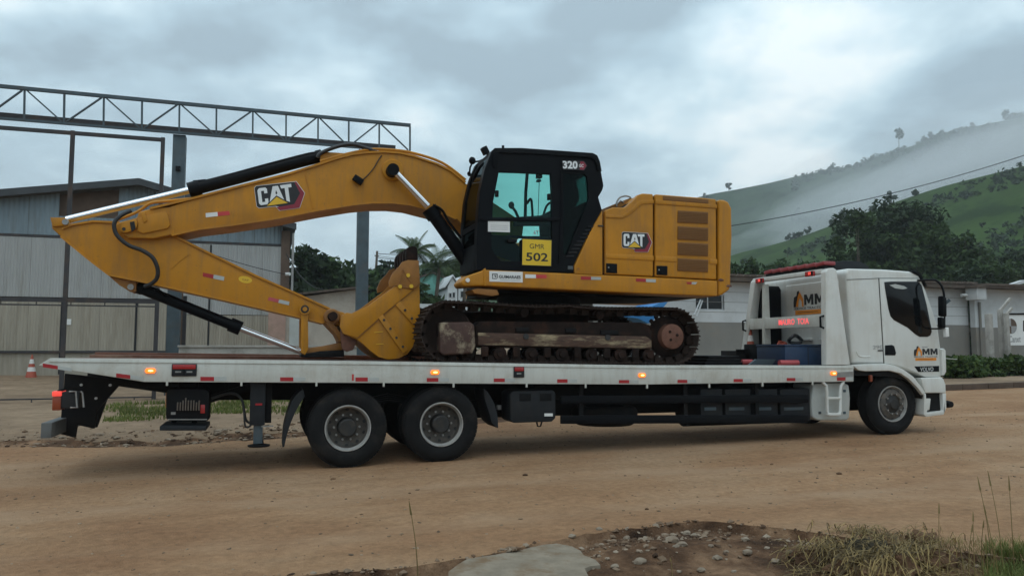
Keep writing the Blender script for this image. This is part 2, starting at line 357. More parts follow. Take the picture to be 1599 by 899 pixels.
def npmesh(name, V, F, mats, parent=None, mi=None, smooth=False, **tags):
    V = np.asarray(V, dtype=np.float32).reshape(-1, 3); F = np.asarray(F, dtype=np.int32); k = F.shape[1]
    me = bpy.data.meshes.new(name); me.vertices.add(len(V)); me.vertices.foreach_set('co', V.ravel())
    me.loops.add(F.size); me.loops.foreach_set('vertex_index', F.ravel())
    me.polygons.add(len(F)); me.polygons.foreach_set('loop_start', np.arange(0, F.size, k, dtype=np.int32))
    try: me.polygons.foreach_set('loop_total', np.full(len(F), k, dtype=np.int32))
    except Exception: pass
    for m in (mats if isinstance(mats, (list, tuple)) else [mats]): me.materials.append(m)
    if mi is not None: me.polygons.foreach_set('material_index', np.asarray(mi, dtype=np.int32))
    me.polygons.foreach_set('use_smooth', np.full(len(F), smooth))
    me.update(calc_edges=True); me.validate()
    return link(name, me, parent, **tags)

_fc = {}
def text_obj(name, s, quad, y, m, parent, bold=.0, thick=.003, **tags):
    """flat lettering: the words stretched over a quad of photo pixels (tl, tr, br, bl) on the plane y"""
    cu = bpy.data.curves.new(name, 'FONT'); cu.body = s; cu.size = 1; cu.offset = bold; cu.resolution_u = 3
    t = bpy.data.objects.new('tmp_text', cu); COL.objects.link(t)
    dg = bpy.context.evaluated_depsgraph_get(); me = bpy.data.meshes.new_from_object(t.evaluated_get(dg))
    bpy.data.objects.remove(t); bpy.data.curves.remove(cu)
    q = pp(quad, y) if not isinstance(quad[0], Vector) else [(v.x, v.z) for v in quad]
    xs = [v.co.x for v in me.vertices]; ys = [v.co.y for v in me.vertices]
    x0, x1, y0, y1 = min(xs), max(xs), min(ys), max(ys)
    for v in me.vertices:
        u = (v.co.x-x0)/(x1-x0); w = 1-(v.co.y-y0)/(y1-y0)
        a = [q[0][i]*(1-u)*(1-w) + q[1][i]*u*(1-w) + q[2][i]*u*w + q[3][i]*(1-u)*w for i in (0, 1)]
        v.co = (a[0], y, a[1])
    me.materials.append(m); me.name = name
    return link(name, me, parent, **tags)
def quadpoly(b, pts, quad, y, mi=0, th=.002):
    q = pp(quad, y); o = []
    for u, w in pts: o.append(tuple(q[0][i]*(1-u)*(1-w) + q[1][i]*u*(1-w) + q[2][i]*u*w + q[3][i]*(1-u)*w for i in (0, 1)))
    b.prism(o, y-th, y, mi)
def sub(quad, u0, u1, v0, v1):
    def m(u, w): return tuple(quad[0][i]*(1-u)*(1-w) + quad[1][i]*u*(1-w) + quad[2][i]*u*w + quad[3][i]*(1-u)*w for i in (0, 1))
    return [m(u0, v0), m(u1, v0), m(u1, v1), m(u0, v1)]
def spline(pts, n=6):
    pts = [Vector(p) for p in pts]; out = []
    for i in range(len(pts)-1):
        p0 = pts[max(i-1, 0)]; p1 = pts[i]; p2 = pts[i+1]; p3 = pts[min(i+2, len(pts)-1)]
        for k in range(n):
            t = k/n; out.append(.5*((2*p1) + (p2-p0)*t + (2*p0-5*p1+4*p2-p3)*t*t + (3*p1-p0-3*p2+p3)*t**3))
    out.append(pts[-1]); return out
# ------------------------------------------------------------------ terrain: one grid, its faces shared out to ground, road and soil verge
def soilmat(name, c1, c2, c3, bump, sc, track=False, ns=.35):
    m = bpy.data.materials.new(name); m.use_nodes = True; t = m.node_tree; N = t.nodes; L = t.links.new
    b = N['Principled BSDF']; b.inputs['Roughness'].default_value = .95; b.inputs['Specular IOR Level'].default_value = .15
    tcn = N.new('ShaderNodeTexCoord'); src = tcn.outputs['Object']
    n = N.new('ShaderNodeTexNoise'); n.inputs['Scale'].default_value = ns; n.inputs['Detail'].default_value = 9; n.inputs['Roughness'].default_value = .65
    mpn = N.new('ShaderNodeMapping'); mpn.inputs['Scale'].default_value = (.8, 1.15, 1) if track else (1, 1, 1); L(src, mpn.inputs[0]); L(mpn.outputs[0], n.inputs['Vector'])
    cr = N.new('ShaderNodeValToRGB'); L(n.outputs['Fac'], cr.inputs[0]); e = cr.color_ramp.elements
    e[0].position = .34; e[0].color = (*c1, 1); e[1].position = .66; e[1].color = (*c3, 1); k = e.new(.5); k.color = (*c2, 1)
    n2 = N.new('ShaderNodeTexNoise'); n2.inputs['Scale'].default_value = sc; n2.inputs['Detail'].default_value = 10; n2.inputs['Roughness'].default_value = .75; L(src, n2.inputs['Vector'])
    mr = N.new('ShaderNodeMapRange'); mr.inputs['From Min'].default_value = .25; mr.inputs['From Max'].default_value = .75; mr.inputs['To Min'].default_value = .66; mr.inputs['To Max'].default_value = 1.32; L(n2.outputs['Fac'], mr.inputs['Value'])
    vm = N.new('ShaderNodeVectorMath'); vm.operation = 'SCALE'; L(cr.outputs[0], vm.inputs[0]); L(mr.outputs[0], vm.inputs['Scale']); out = vm.outputs[0]
    if track:        # long wheel marks along the road
        w = N.new('ShaderNodeTexNoise'); w.inputs['Scale'].default_value = 1; w.inputs['Detail'].default_value = 5; w.inputs['Roughness'].default_value = .6
        m2 = N.new('ShaderNodeMapping'); m2.inputs['Scale'].default_value = (.09, 2.6, 1); m2.inputs['Rotation'].default_value = (0, 0, .03); L(src, m2.inputs[0]); L(m2.outputs[0], w.inputs['Vector'])
        r2 = N.new('ShaderNodeMapRange'); r2.inputs['From Min'].default_value = .35; r2.inputs['From Max'].default_value = .65; r2.inputs['To Min'].default_value = .93; r2.inputs['To Max'].default_value = 1.06; L(w.outputs['Fac'], r2.inputs['Value'])
        v2 = N.new('ShaderNodeVectorMath'); v2.operation = 'SCALE'; L(out, v2.inputs[0]); L(r2.outputs[0], v2.inputs['Scale']); out = v2.outputs[0]
    if track:        # compacted, paler wheel paths wandering along the road, broken up by loose dirt
        sx = N.new('ShaderNodeSeparateXYZ'); L(src, sx.inputs[0]); wv = N.new('ShaderNodeTexNoise'); wv.inputs['Scale'].default_value = .22; L(src, wv.inputs['Vector'])
        def mth(op, a_, b_=None):
            q = N.new('ShaderNodeMath'); q.operation = op
            for i_, v_ in enumerate((a_, b_)):
                if v_ is None: continue
                if isinstance(v_, (int, float)): q.inputs[i_].default_value = v_
                else: L(v_, q.inputs[i_])
            return q.outputs[0]
        yy = mth('ADD', sx.outputs[1], mth('MULTIPLY', mth('SUBTRACT', wv.outputs['Fac'], .5), 2.2)); acc = None
        for c_ in (-1.6, -3.5, .3, 2.2):
            dd = mth('ABSOLUTE', mth('SUBTRACT', yy, c_)); rr_ = N.new('ShaderNodeMapRange'); rr_.inputs['From Min'].default_value = .42; rr_.inputs['From Max'].default_value = .12; L(dd, rr_.inputs['Value'])
            acc = rr_.outputs[0] if acc is None else mth('MAXIMUM', acc, rr_.outputs[0])
        br = N.new('ShaderNodeMapRange'); br.inputs['From Min'].default_value = .38; br.inputs['From Max'].default_value = .6; L(n.outputs['Fac'], br.inputs['Value'])
        fac = mth('MULTIPLY', mth('MULTIPLY', acc, br.outputs[0]), .5); mx_t = N.new('ShaderNodeMix'); mx_t.data_type = 'RGBA'; L(fac, mx_t.inputs[0]); L(out, mx_t.inputs[6]); mx_t.inputs[7].default_value = (.43, .285, .18, 1); out = mx_t.outputs[2]
    L(out, b.inputs['Base Color'])
    bu = N.new('ShaderNodeBump'); bu.inputs['Strength'].default_value = bump; bu.inputs['Distance'].default_value = .03
    ad = N.new('ShaderNodeMath'); ad.operation = 'ADD'; n3 = N.new('ShaderNodeTexNoise'); n3.inputs['Scale'].default_value = sc*6; n3.inputs['Detail'].default_value = 8; L(src, n3.inputs['Vector'])
    L(n2.outputs['Fac'], ad.inputs[0]); L(n3.outputs['Fac'], ad.inputs[1]); L(ad.outputs[0], bu.inputs['Height']); L(bu.outputs[0], b.inputs['Normal'])
    return m
ROADM = soilmat('dirt_road', (.272, .145, .076), (.340, .198, .108), (.385, .247, .148), .8, 12, True)
GRNDM = soilmat('bare_ground', (.15, .10, .065), (.225, .155, .10), (.29, .205, .135), .6, 3)
SOILM = soilmat('dark_soil', (.024, .013, .008), (.125, .068, .038), (.30, .18, .105), 1.0, 7, ns=1.5)
def axis_(parts):
    out = []
    for a, c, s in parts: out += list(np.arange(a, c, s))
    return np.array(out + [parts[-1][1]])
gx = axis_([(-1200, -100, 80), (-100, -30, 7), (-30, -10, 1.0), (-10, -3, .2), (-3, 7, .07), (7, 25, .25), (25, 60, 2), (60, 200, 14), (200, 1400, 70)])
edge_pts = [G_ for G_ in [(-8, -5.2), (-2, -4.72), (-.42, -4.56), (.5, -4.62), (1.2, -4.6), (1.8, -4.48), (2.3, -4.32), (2.8, -4.22), (3.2, -4.14), (3.6, -4.15), (4.0, -4.5), (4.5, -5.2), (5.2, -6.2), (7, -9), (12, -14)]]
def near_edge(x):
    x = float(x)
    return float(np.interp(x, [p[0] for p in edge_pts], [p[1] for p in edge_pts])) + .10*mnoise.noise(Vector((x*1.7, 3.1, 0))) + .07*mnoise.noise(Vector((x*5, 1.1, 0))) + .03*mnoise.noise(Vector((x*16, 2.1, 0)))
def far_edge(x):
    return (np.interp(x, [-60, -6, -4, -1.3, 1, 4, 10, 18, 24, 60], [6.5, 4.9, 4.15, 3.35, 3.7, 4.4, 5.8, 7.25, 7.35, 7.4])) + (.25*mnoise.noise(Vector((x*.8, 7.7, 0))) + .1*mnoise.noise(Vector((x*3, 2.7, 0))))*float(sstep(17, 12, x))
def height(x, y):
    z = gz(x, y); ne = near_edge(min(30, max(-40, x)))
    fx = far_edge(x)
    if y < ne:                                   # broken edge of the road, soil and rubble below it
        d = ne-y; z -= .075*sstep(0, .05, d)
        z += sstep(.05, .5, d)*(.05*mnoise.noise(Vector((x*1.6, y*1.6, 1))) + .04*mnoise.noise(Vector((x*5, y*5, 2))) + .026*mnoise.noise(Vector((x*13, y*13, 3))))
        z += .06*math.exp(-((x-2.9)/.8)**2-((y+4.75)/.35)**2)
    elif y > fx:
        d = y-fx
        if x < 16: z += .06*sstep(0, .5, d) + sstep(0, .4, d)*sstep(14, 6, x)*sstep(3, .5, d)*(.06*mnoise.noise(Vector((x*1.3, y*1.3, 5))) + .04*mnoise.noise(Vector((x*4, y*4, 6))) - .05*math.exp(-((d-.25)/.18)**2))
        else: z += .14*sstep(0, .25, d)*sstep(16, 18, x)
    else:
        z += .010*mnoise.noise(Vector((x*.5, y*2.2, 9))) + .005*mnoise.noise(Vector((x*3, y*4, 4)))
        z -= .018*(math.exp(-((y+1.5+.1*math.sin(x*.5))/.22)**2)+math.exp(-((y+3.3+.12*math.sin(x*.4+1))/.22)**2)) - .008*math.exp(-((y+2.4+.1*math.sin(x*.45))/.3)**2)
    return z
# rows follow the two broken edges of the road, so that the edges are clean lines
r_near = axis_([(-700, -40, 40), (-40, -10, 3), (-10, -3, .5), (-3, 0, .06)])[:-1]
r_road = np.linspace(0, 1, 76); r_far = axis_([(0, .6, .07), (.6, 4, .14), (4, 12, .4), (12, 36, 1.2), (36, 200, 16), (200, 1400, 80)])[1:]
nrow = len(r_near)+len(r_road)+len(r_far); V = np.empty((nrow, len(gx), 3), dtype=np.float32)
for i, x in enumerate(gx):
    ne, fx = near_edge(min(30, max(-40, x))), float(far_edge(x))
    ys = np.concatenate([ne+r_near, ne+(fx-ne)*r_road, fx+r_far])
    for j, y in enumerate(ys): V[j, i] = (x, y, height(x, y + (1e-4 if j == len(r_near) else 0) - (1e-4 if j == len(r_near)+len(r_road)-1 else 0)))
idx = np.arange(V.shape[0]*V.shape[1]).reshape(V.shape[:2])
F = np.stack([idx[:-1, :-1], idx[:-1, 1:], idx[1:, 1:], idx[1:, :-1]], -1).reshape(-1, 4)
rowi = np.repeat(np.arange(nrow-1), len(gx)-1); cx_ = V.reshape(-1, 3)[F].mean(1)[:, 0]
n0, n1_ = len(r_near), len(r_near)+len(r_road)-1
cls = np.where(rowi < n0, 2, np.where(rowi < n1_, 1, np.where((rowi < n1_+6) & (cx_ < 12) & (cx_ > -30), 2, 0)))
def submesh(name, sel, m):
    f = F[sel]; u, inv = np.unique(f, return_inverse=True)
    npmesh(name, V.reshape(-1, 3)[u], inv.reshape(f.shape), m, smooth=True, kind='structure')
submesh('ground', cls == 0, GRNDM); submesh('road', cls == 1, ROADM); submesh('soil_verge', cls == 2, SOILM)

# ------------------------------------------------------------------ hills
def hillmat(name, c1, c2, c3):
    m = mat(name, c1, 1.0, var=.35, vscale=.09, dirt=c2, dirt_amt=.9, dscale=.02, spec=0, streak=None)
    t = m.node_tree; N = t.nodes; L = t.links.new; b = N['Principled BSDF']; src = b.inputs['Base Color'].links[0].from_socket
    tcn = N.new('ShaderNodeTexCoord'); n = N.new('ShaderNodeTexNoise'); n.inputs['Scale'].default_value = .045; n.inputs['Detail'].default_value = 10; n.inputs['Roughness'].default_value = .7; L(tcn.outputs['Object'], n.inputs['Vector'])
    r = N.new('ShaderNodeMapRange'); r.inputs['From Min'].default_value = .54; r.inputs['From Max'].default_value = .62; r.inputs['To Max'].default_value = .85; L(n.outputs['Fac'], r.inputs['Value'])
    x = N.new('ShaderNodeMix'); x.data_type = 'RGBA'; L(r.outputs[0], x.inputs[0]); L(src, x.inputs[6]); x.inputs[7].default_value = (*c3, 1); L(x.outputs[2], b.inputs['Base Color']); return m
HILL1 = hillmat('misty_pasture', (.040, .062, .034), (.022, .038, .022), (.014, .026, .014))
HILL2 = hillmat('green_pasture', (.043, .074, .022), (.030, .050, .018), (.016, .031, .012))
HF = {}
def hill(name, crest, foot_d, back_d, m, amp, seed):
    """crest: (pixel x, pixel y, metres away) along the skyline; the slope runs from a foot nearer by to a back slope beyond"""
    cs = [at_dist(*c) for c in crest]; cs = spline(cs, 5); n = 26; rows = []
    rng = [mnoise.noise(Vector((i*.13, seed, 0))) for i in range(len(cs))]
    for k, c in enumerate(cs):
        h = Vector((c.x-CAM[0], c.y-CAM[1], 0)); D = h.length; h.normalize(); row = []
        for j in range(n+9):
            t = j/n
            if t <= 1:
                d = foot_d + (D-foot_d)*t; z = 1 + (c.z-1)*(t**1.12)*(1-.10*math.sin(math.pi*t)) ; a = amp*1.5*math.sin(math.pi*t)
            else:
                d = D + back_d*(t-1)*n/9; z = c.z - (c.z+10)*((t-1)*n/9)**1.3; a = amp*.4
            p = Vector((CAM[0], CAM[1], 0)) + h*d
            z += a*(mnoise.noise(Vector((p.x*.012, p.y*.012, seed))) + .4*mnoise.noise(Vector((p.x*.04, p.y*.04, seed+3))))
            row.append((p.x, p.y, z))
        rows.append(row)
    A = np.array(rows); ii = np.arange(A.shape[0]*A.shape[1]).reshape(A.shape[:2])
    f = np.stack([ii[:-1, :-1], ii[:-1, 1:], ii[1:, 1:], ii[1:, :-1]], -1).reshape(-1, 4)
    npmesh(name, A.reshape(-1, 3), f, m, smooth=True, kind='structure'); HF[name] = A; return A
hill('far_hill', [(700, 425, 900), (900, 372, 850), (1010, 335, 800), (1090, 308, 760), (1150, 296, 740), (1200, 286, 720), (1260, 272, 700), (1320, 262, 690), (1360, 248, 680), (1400, 236, 670), (1450, 219, 660), (1500, 203, 650), (1550, 192, 650), (1600, 183, 650), (1680, 170, 650), (1800, 150, 660), (1950, 150, 680)], 340, 300, HILL1, 7, 2)
hill('near_hill', [(820, 520, 330), (980, 468, 330), (1080, 425, 330), (1145, 398, 330), (1200, 384, 325), (1260, 366, 320), (1330, 340, 315), (1400, 315, 310), (1470, 292, 300), (1540, 274, 295), (1600, 259, 290), (1700, 235, 290), (1850, 215, 300), (2000, 210, 310)], 95, 120, HILL2, 4, 8)
hill('low_hill', [(-300, 500, 320), (100, 470, 320), (400, 440, 320), (560, 425, 320), (700, 412, 330), (850, 400, 340), (1000, 420, 360), (1150, 470, 380)], 150, 150, HILL1, 4, 5)

# ------------------------------------------------------------------ trees and plants
def leaves(centres, n, r, size, rng, flat=.8, tilt=.9):
    """n leaf quads strewn round each clump centre"""
    C = np.repeat(np.asarray(centres, dtype=np.float64), n, axis=0); R = np.repeat(np.asarray(r, dtype=np.float64), n)
    d = rng.normal(size=C.shape); d /= np.linalg.norm(d, axis=1)[:, None]
    C = C + d*(R*rng.random(len(C))**.45)[:, None]*np.array([1, 1, flat])
    u = rng.normal(size=C.shape); u[:, 2] *= tilt; u /= np.linalg.norm(u, axis=1)[:, None]
    w = np.cross(u, rng.normal(size=C.shape)); w /= np.linalg.norm(w, axis=1)[:, None]
    s = size*(.6+.8*rng.random(len(C)))[:, None]
    V = np.stack([C-u*s, C+w*s*.5, C+u*s, C-w*s*.5], 1).reshape(-1, 3)
    return V, np.arange(len(V)).reshape(-1, 4)
def trunk_mesh(b, base, top, r, rng, limbs):
    p = [Vector(base)]; t = Vector(top); n = 5
    for k in range(1, n+1): p.append(Vector(base).lerp(t, k/n) + Vector(rng.normal(size=3))*r*.5*(1 if k < n else 0))
    b.tube(p, r, 8, r1=r*.45)
    for c in limbs:
        s = p[2 + int(rng.integers(0, 3))]; c = Vector(c); m = s.lerp(c, .5) + Vector((0, 0, -(c-s).length*.08)); b.tube([s, m, c], r*.4, 6, r1=r*.1)
def tree(name, label, base, h, w, m, seed, clumps=26, per=90, leaf=.22, crown_low=.25, group=None, trunk_r=.18, shape=1.0, cat='tree', lean=0):
    rng = np.random.default_rng(seed); base = Vector(base); t = thing(name, label, cat, base, group)
    cs, rs = [], []
    for k in range(clumps):
        a = rng.random()*2*math.pi; v = rng.random(); q = (rng.random()**.5)
        prof = math.sin(math.pi*min(1, (.12+.88*v))**shape)**.6 if v < .98 else .2
        prof = max(.15, min(1, 1.15*math.sqrt(max(0, 1-(2*v-.85)**2/1.4))))
        R = w/2*prof*q
        cs.append((base.x + R*math.cos(a) + lean*v, base.y + R*math.sin(a), base.z + h*(crown_low + (1-crown_low)*v*.92))); rs.append(w*(.10+.10*rng.random()))
    b = B(); trunk_mesh(b, (base.x, base.y, base.z-.3), (base.x+lean*.5, base.y, base.z+h*(.5+.3*(crown_low))), trunk_r, rng, [cs[k] for k in range(0, clumps, 3)])
    b.obj('trunk', TRUNK, t)
    Vv, Ff = leaves(cs, per, rs, leaf, rng); npmesh('crown', Vv, Ff, m, t); return t
def palm(label, base, h, seed, n=18, fl=2.6):
    rng = np.random.default_rng(seed); base = Vector(base); t = thing('palm_tree', label, 'palm tree', base)
    top = base + Vector((.4, 0, h)); B().tube([base+Vector((0, 0, -.3)), base.lerp(top, .5)+Vector((-.15, 0, 0)), top], .17, 8, r1=.12).obj('trunk', TRUNK, t)
    for k in range(n):
        a = 2*math.pi*k/n*2.4 + rng.random(); el = 1.25-1.5*(k/n) + .2*rng.random(); L_ = fl*(.8+.3*rng.random()); pts = []
        d = Vector((math.cos(a)*math.cos(el), math.sin(a)*math.cos(el), math.sin(el))); p = Vector(top)
        for s in range(9): pts.append(Vector(p)); p = p + d*L_/8; d = (d + Vector((0, 0, -.16))).normalized()
        Vv = []
        side = Vector((-math.sin(a), math.cos(a), 0))
        for s in range(1, 34):
            q = s/34*8; i = min(7, int(q)); c = pts[i].lerp(pts[i+1], q-i); tn = (pts[i+1]-pts[i]).normalized(); ln = fl*.27*math.sin(math.pi*(.1+.85*s/34))
            for sg in (-1, 1):
                e = c + side*sg*ln*.75 + tn*ln*.5 + Vector((0, 0, -ln*.45)); wv = tn*.022
                Vv += [c-wv, c+wv, e+wv*.3, e-wv*.3]
        for s in range(8): u = Vector((0, 0, .02)); Vv += [pts[s]-u, pts[s]+u, pts[s+1]+u, pts[s+1]-u]
        npmesh('frond', [tuple(v) for v in Vv], np.arange(len(Vv)).reshape(-1, 4), LEAFP, t)
    return t
def gp(px, y): q = P(px, 600, y); return (q.x, y, gz(q.x, y))
def top_h(px, py, y): q = P(px, py, y); return q.z - gz(q.x, y)
# behind the shed and the steel frame
for i, (px, py, y, wd, m, lb, nm) in enumerate([
    (482, 381, 46, 5.0, LEAFD, 'tall dark tree with a ragged top just right of the shed gable', 'broadleaf_tree'),
    (455, 420, 52, 6.5, LEAFD, 'dark tree half hidden behind the right corner of the shed', 'broadleaf_tree'),
    (512, 408, 48, 7.0, LEAF, 'round mid green tree rising behind the low plaster hut', 'broadleaf_tree'),
    (548, 418, 54, 7.0, LEAFD, 'dark rounded tree just left of the free standing grey column', 'broadleaf_tree'),
    (592, 404, 56, 6.5, LEAFD, 'dark tree standing behind the leaning utility pole', 'broadleaf_tree'),
    (617, 422, 44, 6.0, LEAF, 'green bushy tree between the utility pole and the bucket teeth', 'broadleaf_tree'),
    (700, 404, 66, 8.0, LEAF, 'loose tree with sky gaps above the pale green house', 'broadleaf_tree'),
    (668, 420, 62, 6.0, LEAFD, 'dark tree right of the bucket above the green house', 'broadleaf_tree')]):
    b_ = gp(px, y); tree(nm, lb, b_, top_h(px, py, y), wd, m, 20+i, clumps=56, per=100, leaf=.30, crown_low=.08)
palm('coconut palm whose crown shows above the bucket teeth', gp(636, 40), top_h(636, 394, 40), 3, 22, 1.75)
palm('second coconut palm partly hidden by the cab front', gp(722, 44), top_h(722, 398, 44), 5, 22, 2.9)
palm('short palm with drooping fronds before the green house', gp(676, 43), top_h(676, 418, 43), 9, 16, 2.1)
# right of the excavator
for i, (px, py, y, wd, m, lb, sh) in enumerate([
    (1388, 304, 52, 11.0, LEAFD, 'largest dark tree rising behind the white truck cab', .1),
    (1350, 326, 50, 7.0, LEAF, 'dark tree forming the left flank of the big clump behind the cab', .08),
    (1436, 320, 50, 9.0, LEAFD, 'dark tree just right of the largest tree behind the cab', .08),
    (1468, 342, 46, 8.0, LEAF, 'dense tree above the truck mirrors', .06),
    (1512, 378, 44, 7.0, LEAF, 'lower dense tree at the right end of the big clump', .05),
    (1190, 402, 48, 5.0, LEAF, 'small dark tree right of the counterweight', .1),
    (1232, 403, 50, 7.0, LEAF, 'dark bushy tree above the left end of the beacon bar', .05),
    (1286, 400, 52, 7.0, LEAF, 'dark spreading tree above the right end of the beacon bar', .05),
    (1162, 402, 44, 3.5, LEAF, 'small green tree touching the counterweight edge', .05),
    (1562, 402, 40, 6.0, LEAF, 'mid green tree behind the roof with the white fascia', .05),
    (1605, 388, 46, 7.0, LEAFD, 'dark tree at the right edge behind the roof', .05),
    (1530, 418, 36, 4.0, LEAFD, 'low dark tree directly behind the left end of the fascia', .05)]):
    b_ = gp(px, y); tree('broadleaf_tree', lb, b_, top_h(px, py, y), wd, m, 50+i, clumps=90 if wd > 7 else 48, per=130, leaf=.25, crown_low=sh)
# bushes before the right hand wall
LEAFB = leafmat('bush_leaf', (.022, .05, .012), (.085, .125, .03))
def bush(label, px, py, y, w, seed, m=LEAF):
    b_ = Vector(gp(px, y)); h = top_h(px, py, y); rng = np.random.default_rng(seed); t = thing('bush', label, 'bush', b_)
    cs = [(b_.x+(rng.random()-.5)*w, b_.y+(rng.random()-.5)*w*.5, b_.z+h*(.1+.72*rng.random())) for _ in range(18)]
    b = B()
    for c in cs[::4]: b.tube([b_+Vector((0, 0, -.1)), Vector(c)], .03, 5, r1=.01)
    b.obj('stem', TRUNK, t); Vv, Ff = leaves(cs, 110, [.28]*18, .095, rng); npmesh('foliage', Vv, Ff, m, t)
bush('leafy dark bush just right of the truck bumper', 1500, 556, 10.5, 1.3, 1, LEAFB)
bush('wide dark green bush in front of the grey dado', 1530, 552, 11.0, 2.0, 2, LEAFB)
bush('round bush at the foot of the concrete posts', 1562, 556, 11.2, 1.6, 3, LEAFB)
bush('bush below the white sign board', 1597, 556, 11.0, 1.8, 4, LEAFB)
# trees on the hills: small, one mesh per kind
def tiny_proto(seed, h, w, m, tall=.3):
    rng = np.random.default_rng(seed); cs = [((rng.random()-.5)*w*.7, (rng.random()-.5)*w*.7, h*(tall+(1-tall)*rng.random())) for _ in range(9)]
    Vv, Ff = leaves(cs, 34, [w*.24]*9, .9, rng)
    b = B(); b.tube([(0, 0, -1.5), (.2, 0, h*.7)], .35, 5, r1=.15); tm = b.obj('trunk', TRUNK); tmesh = tm.data; bpy.data.objects.remove(tm)
    o = npmesh('crown', Vv, Ff, m); cm = o.data; bpy.data.objects.remove(o); return tmesh, cm
PROT = [tiny_proto(1, 9, 8, LEAFD, .25), tiny_proto(2, 11, 7, LEAFD, .3), tiny_proto(3, 6, 8, LEAFD, .1), tiny_proto(4, 13, 6, LEAFD, .6)]
def hill_tree(px, py, dist, kind, sc, label, group=None, name='hill_tree'):
    p = at_dist(px, py, dist); t = thing(name, label, 'tree', p, group)
    for n_, me in zip(('trunk', 'crown'), PROT[kind]):
        o = bpy.data.objects.new(name if False else n_, me); COL.objects.link(o); o.parent = t
    t.scale = (sc, sc, sc); t.rotation_euler = (0, 0, px*.37)
ORD = [f'{n}{"st" if n % 10 == 1 and n != 11 else "nd" if n % 10 == 2 and n != 12 else "rd" if n % 10 == 3 and n != 13 else "th"}' for n in range(1, 40)]
ordn = ['first', 'second', 'third', 'fourth', 'fifth', 'sixth', 'seventh', 'eighth', 'ninth', 'tenth', 'eleventh', 'twelfth', 'thirteenth', 'fourteenth', 'fifteenth', 'sixteenth']
ridge = [(1092, 309, .6, 2), (1102, 308, .8, 0), (1113, 307, .7, 2), (1124, 304, .6, 2), (1138, 301, 1.0, 3), (1150, 299, .7, 2), (1166, 296, .6, 0), (1182, 293, .6, 2), (1288, 269, .9, 2), (1300, 268, 1.1, 0), (1313, 266, .9, 2), (1326, 264, .8, 2), (1345, 257, .7, 0), (1372, 247, .9, 2), (1383, 244, .7, 0), (1440, 226, 1.0, 2), (1450, 223, 1.2, 0), (1462, 219, 1.2, 2), (1474, 215, 1.0, 0), (1488, 210, .9, 2), (1505, 205, 1.1, 2), (1516, 203, .9, 0), (1545, 196, .8, 2), (1576, 190, 1.3, 0), (1592, 188, 1.5, 2)]
for i, (x, y, s, kd) in enumerate(ridge):
    hill_tree(x, y+6, 690 if x > 1250 else 745, kd, s*.95, f'{ORD[i]} tree from the left along the misty ridge skyline', 'trees along the misty ridge')
hill_tree(1404, 236, 668, 3, 1.25, 'lone tall thin tree standing out against cloud on the ridge', name='lone_tree')
slope = [(1232, 378, 322, .8), (1246, 372, 320, 1.0), (1262, 366, 318, .7), (1302, 352, 315, .9), (1318, 346, 312, 1.1), (1362, 330, 310, .9), (1392, 318, 308, 1.0), (1428, 306, 305, .8), (1230, 398, 230, .5), (1160, 410, 220, .45), (1574, 362, 210, .55), (1535, 352, 215, .35), (1520, 300, 290, .5)]
for i, (x, y, d, s) in enumerate(slope):
    hill_tree(x, y+2, d, 2 if i % 2 else 0, s*.5, f'{ordn[i]} small dark tree scattered on the green hill', 'trees on the green hill')
def scrub(name, grid, n, lo, hi, size, seed, m, bias=1.0):
    A = HF[grid]; rng = np.random.default_rng(seed); C = []; i0 = int(A.shape[0]*.35)
    while len(C) < n:
        i = rng.integers(i0, A.shape[0]-1); j = int(26*(lo+(hi-lo)*rng.random()**bias)); p = A[i, j]*(1-rng.random()*.0) ; q = A[i+1, j+1]; t = rng.random(); u = rng.random()
        c = A[i, j]*(1-t)*(1-u) + A[i+1, j]*t*(1-u) + A[i+1, j+1]*t*u + A[i, j+1]*(1-t)*u
        if mnoise.noise(Vector((c[0]*.02, c[1]*.02, seed)))+.5*mnoise.noise(Vector((c[0]*.07, c[1]*.07, seed))) > .12: C.append(c + np.array([0, 0, size*.5]))
    rs = size*(.4+.9*rng.random(n)**2); Vv, Ff = leaves(C, 12, rs, size*.42, rng, .8); npmesh(name, Vv, Ff, m, kind='stuff')
scrub('hill_scrub', 'near_hill', 380, .1, .98, 1.5, 3, LEAFD, .7)
scrub('ridge_scrub', 'far_hill', 800, .45, 1.0, 2.8, 5, LEAFD, .45)
# grass beside the road on the left, far scrub
def blades(name, pts, h, m, rng, wd=.012, lean=.35, **tags):
    Vv = []
    for (x, y, z) in pts:
        a = rng.random()*6.28; hh = h*(.5+.9*rng.random()); d = Vector((math.cos(a), math.sin(a), 0)); s = Vector((-d.y, d.x, 0))*wd
        p = Vector((x, y, z-.02)); q = p + Vector((0, 0, hh*.6)) + d*hh*lean*.3; t = p + Vector((0, 0, hh)) + d*hh*lean
        Vv += [p-s, p+s, q+s*.7, q-s*.7, q-s*.7, q+s*.7, t+s*.1, t-s*.1]
    return npmesh(name, [tuple(v) for v in Vv], np.arange(len(Vv)).reshape(-1, 4), m, **tags)
rng = np.random.default_rng(5); pts = []
while len(pts) < 9000:
    x = rng.uniform(-3.6, 3.4); y = rng.uniform(6.4, 11.6)
    if mnoise.noise(Vector((x*.7, y*.7, 0)))+.35*mnoise.noise(Vector((x*3, y*3, 0))) > -.12+.25*rng.random()-.25*sstep(7, 9, y): pts.append((x, y, height(x, y)))
blades('roadside_grass', [p for p in pts if rng.random() < .25+.75*(mnoise.noise(Vector((p[0]*1.3, p[1]*1.3, 2))) > -.05)], .11, GRASS, rng, .014, kind='stuff')
pts = []
while len(pts) < 2600:
    x = rng.uniform(3, 9); y = rng.uniform(24, 38)
    pts.append((x, y, gz(x, y)))
blades('tall_grass', pts, 1.6, LEAFY, rng, .05, .4, kind='stuff')

